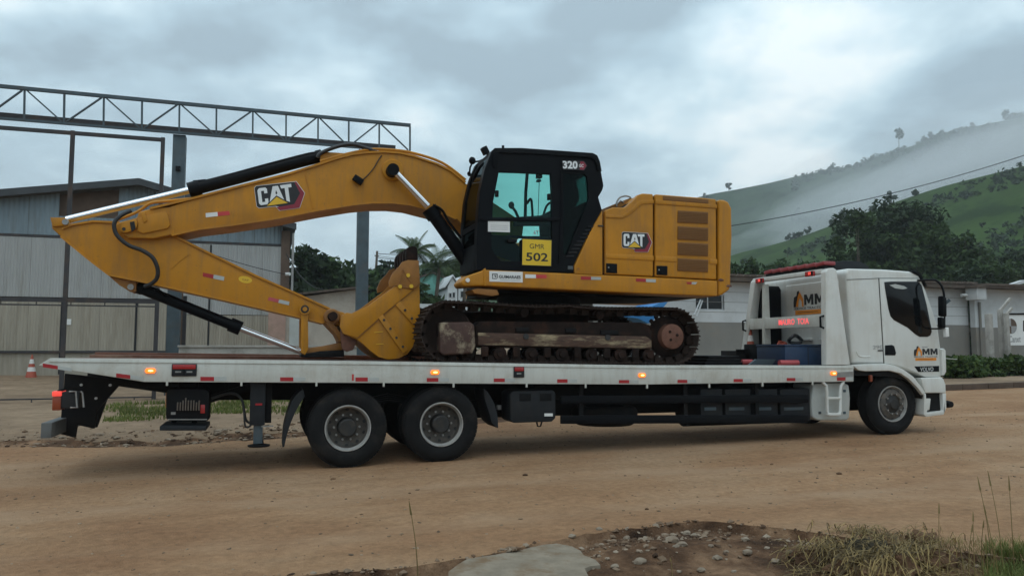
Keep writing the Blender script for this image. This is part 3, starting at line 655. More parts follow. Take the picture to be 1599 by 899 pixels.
# ------------------------------------------------------------------ left: the shed
SY = 24.0
shed = thing('shed', 'large grey corrugated metal shed with a low gable roof behind the excavator arm', 'shed', (-5, SY, .5))
pk = XZ(220, 287, SY); rt = XZ(449, 352, SY); zh = XZ(200, 374, SY)[1]; xl = -14.2; zl = rt[1] + (pk[1]-rt[1])*.0 - .05
zb = .48
def roof_z(x): return pk[1] - (pk[1]-rt[1])*abs(x-pk[0])/(rt[0]-pk[0]) if x > pk[0] else pk[1] - (pk[1]-zl)*(pk[0]-x)/(pk[0]-xl)*1.0
def corrugated(name, x0, x1, z0, ztop, y, m, parent, pitch=.13, dep=.022, label=None):
    n = max(2, int((x1-x0)/pitch))*4; xs = np.linspace(x0, x1, n+1); Vv = []; 
    for k, x in enumerate(xs): o = (0, -dep, -dep, 0)[k % 4]; zt = ztop(x) if callable(ztop) else ztop; Vv += [(x, y+o, z0), (x, y+o, zt)]
    f = [(2*k, 2*k+2, 2*k+3, 2*k+1) for k in range(n)]
    return npmesh(name, Vv, f, m, parent, label=label)
xw0, xw1 = XZ(136, 320, SY)[0], XZ(181, 320, SY)[0]
x = xl; k = 0
xr_ = XZ(441, 400, SY)[0]
while x < xr_-.05:
    x2 = min(x+1.05, xr_)
    if not (x < xw1 and x2 > xw0): corrugated('cladding_sheet', x+.006, x2-.006, zh, lambda q: roof_z(q)-.12, SY-.03*(k % 2)*.2, CORB, shed, .15)
    else:
        corrugated('cladding_sheet', x+.006, x2-.006, zh, XZ(150, 340, SY)[1], SY, CORB, shed, .15)
    x = x2; k += 1
B().box(xw0-.2, xw1+.1, SY+.02, SY+.05, XZ(150, 341, SY)[1], pk[1]-.5).obj('brown_board', BRWN, shed)
B().prism([(xl, zb), (xr_, zb), (xr_, roof_z(xr_)-.15), (pk[0], pk[1]-.15), (xl, zl-.15)], SY+.08, SY+.14).obj('inner_wall', BRWN, shed)
B().box(xr_-.14, xr_, SY+.142, SY+16, zb, roof_z(xr_)-.25).obj('side_wall', CORW, shed)
B().prism([(xl-.4, zl-.02), (pk[0], pk[1]), (rt[0]+.35, rt[1]-.1), (rt[0]+.35, rt[1]+.02), (pk[0], pk[1]+.12), (xl-.4, zl+.1)], SY-.55, SY+16).obj('roof', ROOFD, shed)
B().prism([(xl-.4, zl-.2), (pk[0], pk[1]-.16), (rt[0]+.35, rt[1]-.26), (rt[0]+.35, rt[1]-.09), (pk[0], pk[1]-.0), (xl-.4, zl-.01)], SY-.60, SY-.552).obj('barge_board', ROOFD, shed)
B().box(xr_-.06, xr_+.30, SY-.15, SY+.05, zb, roof_z(xr_)-.3).obj('corner_post', BRWN, shed, .01)
B().cyl((xr_+.42, SY-.2, zb), (xr_+.42, SY-.2, roof_z(xr_)-.4), .05, 10).obj('downpipe', CORW, shed)
B().bar((xl, SY-.05, zh), (xr_, SY-.05, zh), .06, .10).obj('header_rail', PIPE, shed)
zm1, zm2 = XZ(200, 466, SY)[1], XZ(200, 480, SY)[1]; zlow = XZ(100, 549, SY)[1]
seams = [xl, -12.4, XZ(-10, 500, SY)[0], XZ(97, 500, SY)[0], XZ(213, 500, SY)[0], XZ(262, 500, SY)[0]]
for a, c in zip(seams, seams[1:]):
    n_ = max(1, round((c-a)/1.1)); w_ = (c-a)/n_
    for q in range(n_):
        corrugated('door_sheet', a+q*w_+.004, a+(q+1)*w_-.004, zm1, zh-.06, SY-.06, CORW, shed, .10, .016)
        corrugated('door_sheet', a+q*w_+.004, a+(q+1)*w_-.004, zlow, zm1-.03, SY-.06, CORT, shed, .10, .012)
    B().bar((c, SY-.085, zb), (c, SY-.085, zm1), .07, .05, up=(0, 1, 0)).obj('door_stile', GREYD, shed)
for a in np.arange(XZ(285, 500, SY)[0], xr_-.2, 1.02):
    a2 = min(a+1.02, xr_)
    corrugated('door_sheet', a+.004, a2-.004, zm1-.6, zh-.06, SY-.06, CORW, shed, .10, .016)
    corrugated('door_sheet', a+.004, a2-.004, zb, zm1-.63, SY-.06, CORT, shed, .10, .012)
B().box(XZ(325, 500, SY)[0], XZ(327, 500, SY)[0]+.01, SY-.1, SY-.07, zb, zh-.1).obj('door_stile', GREYD, shed)
B().bar((xl, SY-.09, zlow), (seams[-1], SY-.09, zlow), .05, .09).obj('bottom_rail', PIPE, shed)
B().box(xl, seams[-1], SY-.02, SY+.04, zb-.2, zlow-.05).obj('plinth', CORT, shed)
B().box(XZ(103, 500, SY)[0], XZ(112, 500, SY)[0], SY-.10, SY-.08, XZ(103, 507, SY)[1], XZ(103, 498, SY)[1]).obj('white_notice', LABEL, shed)
b = B(); c0 = P(446.5, 428, SY-.3); b.cyl(c0, c0+Vector((.15, -.15, 0)), .07, 10); b.obj('wall_lamp', LABEL, shed)

# ------------------------------------------------------------------ the pipe gate frame in front of it
PY = 13.2
pg = thing('gate_frame', 'thin brown steel gate frame of posts and rails standing before the shed', 'gate frame', (-4, PY, .05))
xa, xb_ = XZ(105, 400, PY)[0], XZ(248, 400, PY)[0]; zt = XZ(110, 207, PY)[1]
for x in (xa-6.2, xa, xb_): B().box(x-.05, x+.05, PY-.05, PY+.05, gz(x, PY)-.1, zt+.05).obj('post', PIPE, pg)
for px_, y_, r_ in ((207, 0, .05), (468.5, 0, .055), (476.5, .0, .018), (622, 0, .018), (630.5, 0, .045)):
    z_ = XZ(105, y_, PY)[1] if y_ else XZ(100, px_, PY)[1]
    B().box(xa-6.15, xb_-.0505, PY-.04, PY+.04, z_-r_, z_+r_).obj('rail', PIPE, pg)
zA, zB = XZ(100, 470, PY)[1], XZ(100, 476, PY)[1]; zC, zD = XZ(100, 622, PY)[1], XZ(100, 629, PY)[1]
b = B()
for x in np.arange(xa-5.6, xb_-.2, .82): b.box(x-.012, x+.012, PY-.012, PY+.012, zB, zA); b.box(x-.012, x+.012, PY-.012, PY+.012, zD, zC)
b.obj('spacer', PIPE, pg)
# ------------------------------------------------------------------ the steel gantry with its truss
GY = 14.6
ga = thing('steel_gantry', 'dark grey steel lattice truss carried on two tall box columns', 'steel frame', (0, GY, 0))
def gt(px, py): return P(px, py, GY)
T0, T1 = gt(-60, 129), gt(641, 196); Bm0, Bm1 = gt(-60, 180), gt(641, 237)
def top_at(px): q = XZ(px, 170, GY)[0]; t = (q-T0.x)/(T1.x-T0.x); return T0.lerp(T1, t)
def bot_at(px): q = XZ(px, 200, GY)[0]; t = (q-Bm0.x)/(Bm1.x-Bm0.x); return Bm0.lerp(Bm1, t)
B().bar(T0, T1, .09, .10).obj('top_chord', STRUCT, ga); B().bar(Bm0, Bm1, .08, .07).obj('bottom_chord', STRUCT, ga)
B().bar(gt(-60, 171)+Vector((0, .35, 0)), gt(620, 228)+Vector((0, .35, 0)), .10, .19).obj('crane_beam', PIPE, ga)
vx = [-24, 37, 99.5, 161.5, 221.5, 280, 338, 395, 447, 497, 545, 592.5, 640.5]
for i, x in enumerate(vx):
    B().bar(top_at(x)-Vector((0, 0, .055)), bot_at(x)+Vector((0, 0, .036)), .05, .07 if i % 2 == 0 else .05, up=(0, 1, 0)).obj('upright', STRUCT, ga)
for i in range(len(vx)-1):
    a, c = (top_at(vx[i]), bot_at(vx[i+1])) if i % 2 else (bot_at(vx[i]), top_at(vx[i+1]))
    d = (c-a).normalized(); B().bar(a+d*.08, c-d*.08, .04, .042 if i % 2 else .065, up=(0, 1, 0)).obj('diagonal', STRUCT, ga)
for px_, wd in ((276, 20), (568, 17.5)):
    q0 = XZ(px_-wd/2, 330, GY+.05)[0]; q1 = XZ(px_+wd/2, 330, GY+.05)[0]
    B().box(q0, q1, GY+.05, GY+.45, gz(q0, GY)-.2, bot_at(px_).z-.04).obj('column', STRUCT, ga, .006)
q = gt(276, 262); B().box(q.x-.03, q.x+.1, GY-.03, GY+.05, q.z-.08, q.z+.05).obj('cable_box', BLKM, ga)
# extra slim post beside the big column, low wall, hut, bits
q = P(288, 500, 15.2); tp_ = B().box(q.x-.05, q.x+.05, 15.15, 15.25, 0, P(288, 462, 15.2).z).obj('steel_post', PIPE, label='short dark steel post right behind the left box column', category='post')
q0, q1 = P(260, 500, 15.6), P(279, 500, 15.6); B().box(q0.x, q1.x, 15.6, 15.9, 0, P(270, 462, 15.6).z).obj('concrete_pillar', CONC, None, .02, label='pale concrete pillar at the end of the low mossy wall', category='pillar')
LY = 12.6
x0, x1 = XZ(279, 545, LY)[0], XZ(557, 545, LY)[0]; z0 = gz(0, LY)-.1; z1 = XZ(400, 539, LY)[1]
lw = thing('low_wall', 'low mossy concrete wall running behind the truck bed', 'wall', ((x0+x1)/2, LY, z0))
B().box(x0, x1, LY, LY+.2, z0, z1-.06).obj('wall', CONC, lw, .01); B().box(x0-.03, x1+.03, LY-.04, LY+.24, z1-.058, z1).obj('coping', CONC, lw, .01)
HY = 20.0
hut = thing('hut', 'low stained plaster hut with a worn tiled roof behind the bucket', 'hut', (2, HY, 0))
a, c = XZ(440, 470, HY), XZ(566, 470, HY); h0, h1 = XZ(466, 464, HY)[1], XZ(557, 450, HY)[1]
B().prism([(a[0], 0), (c[0], 0), (c[0], h1), (XZ(466, 464, HY)[0], h0), (a[0], h0-.05)], HY, HY+4).obj('wall', PLAS, hut)
B().box(XZ(419, 500, HY)[0], XZ(446, 500, HY)[0], HY-.05, HY+1, 0, XZ(430, 488, HY)[1]).obj('wall', PLASP, hut, label='pinkish low end wall of the hut')
B().box(XZ(452, 500, HY)[0], XZ(467, 500, HY)[0], HY-.03, HY+.002, .2, XZ(460, 492, HY)[1]).obj('door', SILV, hut)
dx = (c[0]-a[0])/12
for k in range(13):
    x = a[0]+k*dx; z = h0 + (h1-h0)*k/12
    B().prism([(x-.03, z), (x+dx*.98, z+.035), (x+dx*.98, z+.105), (x-.03, z+.085)], HY-.25, HY+4.2).obj('roof_tile', TILE, hut)
oc = B().box(P(259, 605, 9.5).x, P(283, 605, 9.5).x, 9.5, 10.0, gz(-1.5, 9.5)-.05, P(270, 596, 9.5).z).obj('orange_block', mat('orange_masonry', (.42, .16, .05), .9, var=.25, bump=.3, bscale=15), None, .02, label='small orange painted masonry block seen under the truck tail', category='masonry block')
# far left traffic cone on the ground in front of the shed
def cone_far():
    q = P(49, 579, 23); z = gz(q.x, 23); h = P(49, 553, 23).z - z
    cone_thing('traffic_cone', 'dull orange and white traffic cone standing before the shed doors', (q.x, 23, z), h, .20, .24)
# houses seen between bucket and cab
def house(name, label, cat, x0, x1, yb, y, m, wins, roofm, gable):
    a, c = XZ(x0, yb, y), XZ(x1, yb, y); t = thing(name, label, cat, (a[0], y, gz(a[0], y)))
    zt = XZ((x0+x1)/2, yb, y)[1]; zg = gz(a[0], y)-.5; mid = (a[0]+c[0])/2; g = gable
    B().prism([(a[0], zg), (c[0], zg), (c[0], zt), (mid, zt+g), (a[0], zt)], y, y+6).obj('wall', m, t)
    B().prism([(a[0]-.25, zt-.06), (mid, zt+g+.02), (c[0]+.25, zt-.06), (c[0]+.25, zt+.08), (mid, zt+g+.16), (a[0]-.25, zt+.08)], y-.2, y+6.2).obj('roof', roofm, t)
    for wx, wy0, wy1, ww in wins:
        p0, p1 = XZ(wx-ww/2, wy1, y), XZ(wx+ww/2, wy0, y); f = B().box(p0[0]-.06, p1[0]+.06, y-.05, y+.01, p0[1]-.06, p1[1]+.06).obj('window', WINF, t); B().box(p0[0], p1[0], y-.06, y-.051, p0[1], p1[1]).obj('pane', GLASSD, f)
    return t
house('green_house', 'pale green house with palms in front between bucket and cab', 'house', 652, 698, 436, 58, GRNH, [(664, 444, 452, 5)], TILE, .5)
house('white_house', 'small white gabled house at the left of the cab foot', 'house', 699, 714, 448, 54, WHH, [(703, 458, 464, 3), (708.5, 457, 464, 3)], WHH, .9)
house('white_house', 'narrower white house with a tall window next to the cab foot', 'house', 716, 727, 448, 54, WHH, [(721.5, 455, 464, 4)], WHH, .8)
q0, q1 = XZ(655, 474, 30), XZ(690, 474, 30); B().box(q0[0]-2, q1[0]+1.5, 30, 30.2, gz(8, 30)-.1, q0[1]).obj('garden_wall', WALLW, label='long low white garden wall beyond the tracks', category='wall')
# utility pole and wires
up = thing('utility_pole', 'thin leaning wooden utility pole right of the grey column', 'utility pole', P(584, 470, 60))
B().tube([P(582, 500, 60), P(589, 392, 60)], .16, 8, r1=.1).obj('pole', TRUNK, up); B().bar(P(585, 399, 60), P(592, 400, 60), .08, .1).obj('crossarm', TRUNK, up)
def cable(label, p, q, sag, r=.02, n=24):
    p, q = Vector(p), Vector(q); B().tube([p.lerp(q, k/n) - Vector((0, 0, sag*4*(k/n)*(1-k/n))) for k in range(n+1)], r, 6).obj('overhead_cable', CABLE, label=label, category='cable')
cable('upper thin wire from the utility pole behind the cab', P(588, 396, 60), P(860, 391, 66), .35, .03)
cable('lower thin wire from the utility pole behind the cab', P(587, 402, 60), P(860, 404, 66), .5, .025)
cable('middle thin wire running to the palm beside the cab', P(588, 399, 60), P(900, 400, 70), .9, .02)
cable('wire drooping from the shed corner to the hut roof', P(447, 396, 23.6), P(505, 452, 20), .35, .018)
cable('thin wire crossing the shed front to its corner', P(300, 385, 23.5), P(446, 428, 23.6), .1, .015)
cable('thick black cable rising across the hillside to the upper right', P(1120, 356, 30), P(1660, 222, 26), .55, .026, 40)

# ------------------------------------------------------------------ right: long whitewashed building and its neighbour
WY = 16.0
lb2 = thing('long_building', 'long single storey building painted white above and grey below behind the truck', 'building', (20, WY, .2))
x0, x1 = XZ(930, 500, WY)[0], XZ(1512, 500, WY)[0]; zs = XZ(1300, 505, WY)[1]; ze = XZ(1160, 441, WY)[1]; zg = 0
wa, wb = XZ(1086, 470, WY), XZ(1131.5, 484.5, WY); wz1 = XZ(1110, 459, WY)[1]
B().plate([(x0, zs), (x1, zs), (x1, ze), (x0, ze)], [[(wa[0], wb[1]), (wb[0], wb[1]), (wb[0], wz1), (wa[0], wz1)]], WY, WY+.25).obj('upper_wall', WALLW, lb2)
B().box(x0, x1, WY-.012, WY+.25, zg-.1, zs-.003).obj('dado', WALLG, lb2)
b = B()
for zf in (.25, .5, .75): b.box(x0, x1, WY-.006, WY+.001, zs+(ze-zs)*zf-.008, zs+(ze-zs)*zf+.008)
b.obj('board_joint', WALLG, lb2)
B().prism([(x0-.4, ze), (x1, ze), (x1, ze+.18), (x0-.4, ze+.18)], WY-.55, WY+6).obj('roof', TILE, lb2)
n_ = 60; dx = (x1-x0+.4)/n_
for k in range(n_):
    x = x0-.4+k*dx; B().prism([(x+.01, ze+.182), (x+dx-.01, ze+.182), (x+dx*.8, ze+.27), (x+dx*.2, ze+.27)], WY-.6, WY+5.5).obj('roof_tile', TILE, lb2)
B().box(x0, x1, WY+3, WY+3.2, zg, ze).obj('back_wall', WALLG, lb2)
wf = B(); fr_ = .05
wf.box(wa[0], wb[0], WY+.05, WY+.10, wb[1], wb[1]+fr_); wf.box(wa[0], wb[0], WY+.05, WY+.10, wz1-fr_, wz1)
for t in (0, .44, .97): xx = wa[0]+(wb[0]-wa[0]-fr_)*t; wf.box(xx, xx+fr_, WY+.052, WY+.098, wb[1]+fr_, wz1-fr_)
wnd = wf.obj('window', WINF, lb2)
B().box(wa[0]+.01, wb[0]-.01, WY+.07, WY+.08, wb[1]+.01, wz1-.01).obj('pane', GLASSD, wnd)
b = B(); e0, e1 = P(1094, 468, WY-.3), P(1084, 492, WY-.8); b.bar(e0, e1, .05, .03); e2, e3 = P(1097, 469, WY-.25), P(1088, 494, WY-.75); b.bar(e2, e3, .05, .03); b.obj('open_sash', WINF, wnd)
B().prism([(P(1005, 478, 14).x, P(1005, 478, 14).z), (P(1043, 480, 14).x, P(1043, 480, 14).z), (P(1043, 470, 14).x, P(1043, 470, 14).z), (P(1026, 471, 14).x, P(1026, 471, 14).z)], 14, 14.06).obj('blue_awning', TARP, lb2) if False else None
ba = thing('awning', 'sloping bright blue sheet awning seen past the excavator track', 'awning', P(1020, 500, 13))
B().prism(pp([(965, 493), (1000, 486), (1043, 467), (1043, 471), (1018, 503), (1012, 505), (996, 497)], 13), 13, 14.6).obj('sheet', TARP, ba, .01)
for x in (985, 1040): q = P(x, 495, 13.8); B().cyl((q.x, 13.8, 0), (q.x, 13.8, q.z), .04, 8).obj('pole', STRUCT, ba)
NY = 15.6
nb = thing('outbuilding', 'white outbuilding with brown roof edge and grey base at the far right', 'building', (30, NY, .2))
x0, x1 = XZ(1509, 500, NY)[0], XZ(1760, 500, NY)[0]; ze2 = XZ(1550, 451, NY)[1]; zs2 = XZ(1530, 511, NY)[1]
B().box(x0+.5, x1, NY, NY+.25, zs2, ze2-.02).obj('upper_wall', WALLW, nb); B().box(x0+.5, x1, NY-.012, NY+.25, -.1, zs2-.003).obj('dado', WALLG, nb)
zf0 = XZ(1510, 467, NY-.6)[1]; B().box(x0, XZ(1541, 470, NY-.6)[0], NY-.6, NY-.013, zf0, ze2-.03).obj('fascia', WALLW, nb, .01)
B().box(x0-.15, x1, NY-.75, NY+5, ze2-.025, ze2+.07).obj('roof', TILE, nb)
b = B(); q0, q1 = XZ(1575, 448, NY+3), XZ(1700, 440, NY+3); 
for k in range(8): B().prism([(x0+.3+k*1.1, ze2+.071), (x0+1.38+k*1.1, ze2+.071), (x0+1.38+k*1.1, ze2+.15), (x0+.3+k*1.1, ze2+.16)], NY-.8, NY+4.6).obj('roof_tile', TILE, nb)
B().prism(pp([(1572, 446), (1600, 437), (1700, 430), (1700, 436), (1600, 442), (1574, 448)], NY+4.7), NY+4.7, NY+5).obj('white_ridge', WALLW, nb)
q = P(1530, 520, NY); B().cyl((q.x, NY-.06, 0), (q.x, NY-.06, ze2-.6), .05, 8).obj('downpipe', WALLG, nb)
q = P(1511, 461, NY-.7); B().cyl((q.x-.25, NY-.62, q.z), (q.x+.02, NY-.62, q.z), .07, 10).obj('gutter_spout', CORW, nb)
QY = 12.4
def cpost(label, px, top, bend, y=QY, r=.10, m=CONC):
    q = P(px, top, y); g = gz(q.x, y); t = thing('concrete_post', label, 'post', (q.x, y, g)); b = B()
    b.box(q.x-r, q.x+r, y-r, y+r, g-.2, q.z); b.obj('post_shaft', m, t, .015)
    if bend: e = P(px+bend[0], top+bend[1], y); B().bar(Vector((q.x, y, q.z-.04)), e, r*1.4, r*1.2, up=(0, 1, 0)).obj('cranked_arm', m, t, .01)
cpost('short dark concrete post left of the two cranked posts', 1543.5, 490, None, r=.10)
cpost('taller cranked concrete post with a clamp near the sign', 1561.5, 483, (16, -17), r=.075)
cpost('lower cranked concrete post touching the sign edge', 1571, 489, (9, -8), y=QY-.25, r=.07)
sgn = thing('sign_board', 'white sign board with a chequered disc at the right edge', 'sign', P(1600, 560, QY+.4)); sy = QY+.4
B().px([(1575, 490), (1680, 488), (1680, 538), (1575, 539)], sy, sy+.05, yt=sy).obj('board', LABEL, sgn)
B().px([(1572, 489), (1680, 487), (1680, 490.5), (1572, 491.5)], sy-.03, sy-.001, yt=sy).obj('top_edge', BLKM, sgn)
q = P(1578.5, 509, sy); r = .30
for k in range(4):
    b = B(); b.prism([(q.x, q.z)] + [(q.x+r*math.cos(a), q.z+r*math.sin(a)) for a in np.linspace(k*math.pi/2, (k+1)*math.pi/2, 10)], sy-.012, sy-.001); b.obj('disc_quarter', INKG if k % 2 else BRWN, sgn)
B().px([(1597.5, 500), (1640, 500), (1640, 517), (1597.5, 517)], sy-.012, sy-.001, yt=sy).obj('dark_panel', INK, sgn)
text_obj('lettering', 'Canxt', [(1575.5, 524), (1594, 524), (1594, 534), (1575.5, 534.5)], sy-.004, INKG, sgn, bold=.02)
for x in (1580, 1660): q = P(x, 530, sy); B().box(q.x-.05, q.x+.05, sy+.051, sy+.15, 0, q.z+.5).obj('sign_post', CONC, sgn)
# kerb along the far right, each stone its own piece
kb = bpy.data.objects.new('kerb', None); COL.objects.link(kb); kb['kind'] = 'structure'; kb.location = (20, 7.4, .1)
x = 15.2
while x < 34:
    L_ = 1.0; y = far_edge(x+.5)-.02; y2 = far_edge(x+1.5)-.02; z = gz(x+.5, y)
    B().obox((x+.5, y, z+.05), (1, (y2-y)*1.0, .0125), (L_-.015, .16, .24)).obj('kerb_stone', CUR, kb, .02)
    x += L_

# ------------------------------------------------------------------ foreground: slab, stones, straw, weeds
def gpt(px, py, dz=0):
    p = None; z = 0
    for _ in range(6):
        d = ray(px, py); k = (z-CAM[2])/d.z; p = Vector(CAM)+d*k; z = height(p.x, p.y)
    return Vector((p.x, p.y, z+dz))
slab = [gpt(x, y) for x, y in [(700, 908), (716, 894), (738, 880), (752, 872), (779, 868), (801, 861), (828, 859), (846, 855), (872, 857), (893, 860), (907, 866), (912, 874), (930, 880), (938, 886), (921, 890), (913, 897), (920, 914), (760, 930), (700, 925)]]
b = B(); zt = sum(p.z for p in slab)/len(slab)+.03; vs = [b.bm.verts.new((p.x, p.y, zt)) for p in slab]; f = b.bm.faces.new(vs); r = bmesh.ops.extrude_face_region(b.bm, geom=[f])
for v in r['geom']:
    if isinstance(v, bmesh.types.BMVert): v.co.z -= .16
bmesh.ops.recalc_face_normals(b.bm, faces=b.bm.faces[:])
b.obj('concrete_slab', mat('pale_slab', (.235, .195, .148), .95, var=.22, vscale=5, spec=.05, dirt=(.17, .11, .065), dirt_amt=.9, dscale=3.5, bump=.25, bscale=25), None, .006, label='broken pale concrete slab lying at the road edge in the foreground', category='concrete slab')
spots = [(893, 838, 7), (936, 838, 6), (978, 839, 7), (1050, 845, 12), (1065, 851, 9), (1072, 833, 7), (1084, 836, 6), (1056, 866, 6), (1120, 880, 8), (1134, 862, 5), (1164, 848, 7), (1167, 863, 8), (1211, 877, 8), (1000, 878, 11), (960, 885, 7), (1095, 892, 7), (1232, 866, 6), (948, 872, 4), (1008, 840, 5), (1110, 855, 5), (1146, 893, 5), (1060, 893, 5), (1198, 852, 5)]
SL = {(1050, 845): 'largest pale stone on the crest of the dark soil verge', (1065, 851): 'pale stone touching the largest stone on the soil crest', (1000, 878): 'big pale stone halfway between slab and soil crest', (1120, 880): 'pale stone low in the frame right of the soil crest', (1211, 877): 'pale stone lying just left of the straw heap', (1167, 863): 'lower of two close pale stones between soil crest and straw', (1164, 848): 'upper of two close pale stones between soil crest and straw'}
nm = ['smallest', 'chalky', 'reddish', 'rounded', 'angular', 'flat']
wherel = lambda x: 'near the slab' if x < 960 else ('on the soil crest' if x < 1090 else 'toward the straw heap')
for i, (x, y, s) in enumerate(spots):
    c = gpt(x, y); w = s/230*math.dist(c, CAM)/5.6*.95
    b = B(); b.blob((c.x, c.y, c.z+w*.22), (w, w*.8, w*.55), i+1, 2, .35, 1.8)
    b.obj('stone', STONE, label=SL.get((x, y), 'small pale stone lying loose on the dark soil verge'), category='stone', group=None if (x, y) in SL else 'small pale stones on the soil verge')
for i, (x, y) in enumerate([(205, 684), (213, 691), (238, 672), (300, 688), (520, 748), (770, 722), (1205, 725), (1310, 740), (1010, 795), (820, 742), (640, 770), (1290, 690)]):
    c = gpt(x, y); w = .014+.022*((i*7) % 5)/5; B().blob((c.x, c.y, c.z+w*.2), (w*1.3, w, w*.6), 60+i, 1, .3).obj('clod', SOILM, label='small brown clod of earth on the dirt road', category='clod', group='clods on the road')
for i in range(26):
    x = random.uniform(-3.8, 1.5); y = far_edge(x)+random.uniform(-.1, 1.4); w = random.uniform(.025, .06); B().blob((x, y, height(x, y)+w*.2), (w*1.3, w, w*.6), 100+i, 1, .35).obj('rubble_stone', STONE, label='small stone in the eroded earth bank beyond the truck tail', category='stone', group='stones along the eroded bank')
def gravel(name, pts, rng, smin, smax, m):
    ico = [(0, 0, 1), (.89, 0, .45), (.28, .85, .45), (-.72, .53, .45), (-.72, -.53, .45), (.28, -.85, .45), (.72, .53, -.45), (-.28, .85, -.45), (-.89, 0, -.45), (-.28, -.85, -.45), (.72, -.53, -.45), (0, 0, -1)]
    tri = [(0, 1, 2), (0, 2, 3), (0, 3, 4), (0, 4, 5), (0, 5, 1), (1, 6, 2), (2, 7, 3), (3, 8, 4), (4, 9, 5), (5, 10, 1), (6, 7, 2), (7, 8, 3), (8, 9, 4), (9, 10, 5), (10, 6, 1), (6, 11, 7), (7, 11, 8), (8, 11, 9), (9, 11, 10), (10, 11, 6)]
    base = np.array(ico); VV = []; FF = []
    for i, p in enumerate(pts):
        s = smin + (smax-smin)*rng.random()**3; v = base*(1+.35*rng.normal(size=(12, 1)))*s*np.array([1+.5*rng.random(), 1, .6]); a = rng.random()*6.28
        v = np.stack([v[:, 0]*math.cos(a)-v[:, 1]*math.sin(a), v[:, 0]*math.sin(a)+v[:, 1]*math.cos(a), v[:, 2]], 1) + np.array(p); VV.append(v); FF.append(np.array(tri)+12*i)
    return npmesh(name, np.concatenate(VV), np.concatenate(FF), m, smooth=False, kind='stuff')
def islandmat(name, cols):
    m = bpy.data.materials.new(name); m.use_nodes = True; t = m.node_tree; b_ = t.nodes['Principled BSDF']; b_.inputs['Roughness'].default_value = .95; b_.inputs['Specular IOR Level'].default_value = .15
    g = t.nodes.new('ShaderNodeNewGeometry'); cr = t.nodes.new('ShaderNodeValToRGB'); t.links.new(g.outputs['Random Per Island'], cr.inputs[0]); t.links.new(cr.outputs[0], b_.inputs['Base Color'])
    cr.color_ramp.elements[0].color = (*cols[0], 1); cr.color_ramp.elements[1].color = (*cols[-1], 1)
    for i, c in enumerate(cols[1:-1]): cr.color_ramp.elements.new((i+1)/(len(cols)-1)).color = (*c, 1)
    return m
GRAV = islandmat('mixed_gravel', [(.05, .03, .02), (.13, .08, .05), (.20, .14, .095), (.30, .24, .18)])
GRAVR = islandmat('road_grit', [(.10, .07, .05), (.20, .14, .09), (.34, .25, .17)])
rg = np.random.default_rng(21); gp_ = []
while len(gp_) < 2200:
    x = rg.uniform(-1.2, 5.2); y = near_edge(x) - abs(rg.normal(0, .45)) + .04
    if mnoise.noise(Vector((x*2, y*2, 4))) > -.25+.5*rg.random()-.2: gp_.append((x, y, height(x, y)+.002))
gravel('verge_gravel', gp_, rg, .004, .028, GRAV)
gp_ = []
while len(gp_) < 5500:
    x = rg.uniform(-5, 16); y = rg.uniform(-4.4, 4)
    gp_.append((x, y, height(x, y)+.001))
gravel('road_grit', gp_, rg, .002, .016, GRAVR)
gp_ = []
while len(gp_) < 1300:
    x = rg.uniform(-7, 3); y = far_edge(x) + abs(rg.normal(0, .7)); gp_.append((x, y, height(x, y)+.002))
gravel('bank_gravel', gp_, rg, .008, .05, GRAV)
rk = gpt(1352, 878); B().blob((rk.x, rk.y, rk.z+.05), (.20, .17, .14), 33, 3, .35, 1.6).obj('rock', ROCK, label='dark mossy rock half buried in the straw heap', category='rock')
rng = np.random.default_rng(11)
for k in range(9): pass
mound = [(1262, 876, .16, .09), (1300, 882, .2, .12), (1330, 892, .2, .1), (1392, 890, .2, .12), (1425, 880, .2, .1), (1460, 880, .16, .09), (1440, 858, .13, .08), (1290, 860, .14, .08), (1365, 900, .22, .1)]
b = B()
for k, (x, y, r, h) in enumerate(mound): c = gpt(x, y); b.blob((c.x, c.y, c.z-.01), (r, r*.8, h), 70+k, 3, .45, 2.2)
b.obj('straw_mound', SOILM, kind='stuff')
def mound_h(p):
    h = 0
    for x, y, r, hh in MC:
        q = 1-((p.x-x)/r)**2-((p.y-y)/(r*.8))**2
        if q > 0: h = max(h, hh*math.sqrt(q))
    return h
MC = [(*gpt(x, y).xy, r, h) for x, y, r, h in mound] + [(rk.x, rk.y, .2, .17)]
Vv = []
for k in range(1250):
    px_ = rng.normal(1362, 66); py_ = rng.normal(878, 18)
    if py_ > 925 or px_ > 1505 or px_ < 1215: continue
    c = gpt(px_, py_); on_rock = ((c.x-rk.x)/.2)**2+((c.y-rk.y)/.17)**2 < 1
    if on_rock and rng.random() < .75: continue
    a = rng.normal(.35, .75) + (0 if rng.random() < .7 else 1.6); L_ = rng.uniform(.10, .42)*(1 if rng.random() < .6 else .5)
    d = Vector((math.cos(a), math.sin(a), 0)); s = d.cross(Vector((0, 0, 1))).normalized()*rng.uniform(.0018, .0042); arch = rng.uniform(.0, .07)
    pts_ = []
    for q in range(5):
        t = q/4-.5; p = c + d*L_*t; g = mound_h(p); pts_.append(Vector((p.x + .03*math.sin(3*t+k), p.y + .03*math.cos(2.3*t+k), c.z + g + .008 + arch*(1-4*t*t))))
    for q in range(4): Vv += [pts_[q]-s, pts_[q]+s, pts_[q+1]+s, pts_[q+1]-s]
npmesh('straw', [tuple(v) for v in Vv], np.arange(len(Vv)).reshape(-1, 4), STRAWL, kind='stuff')
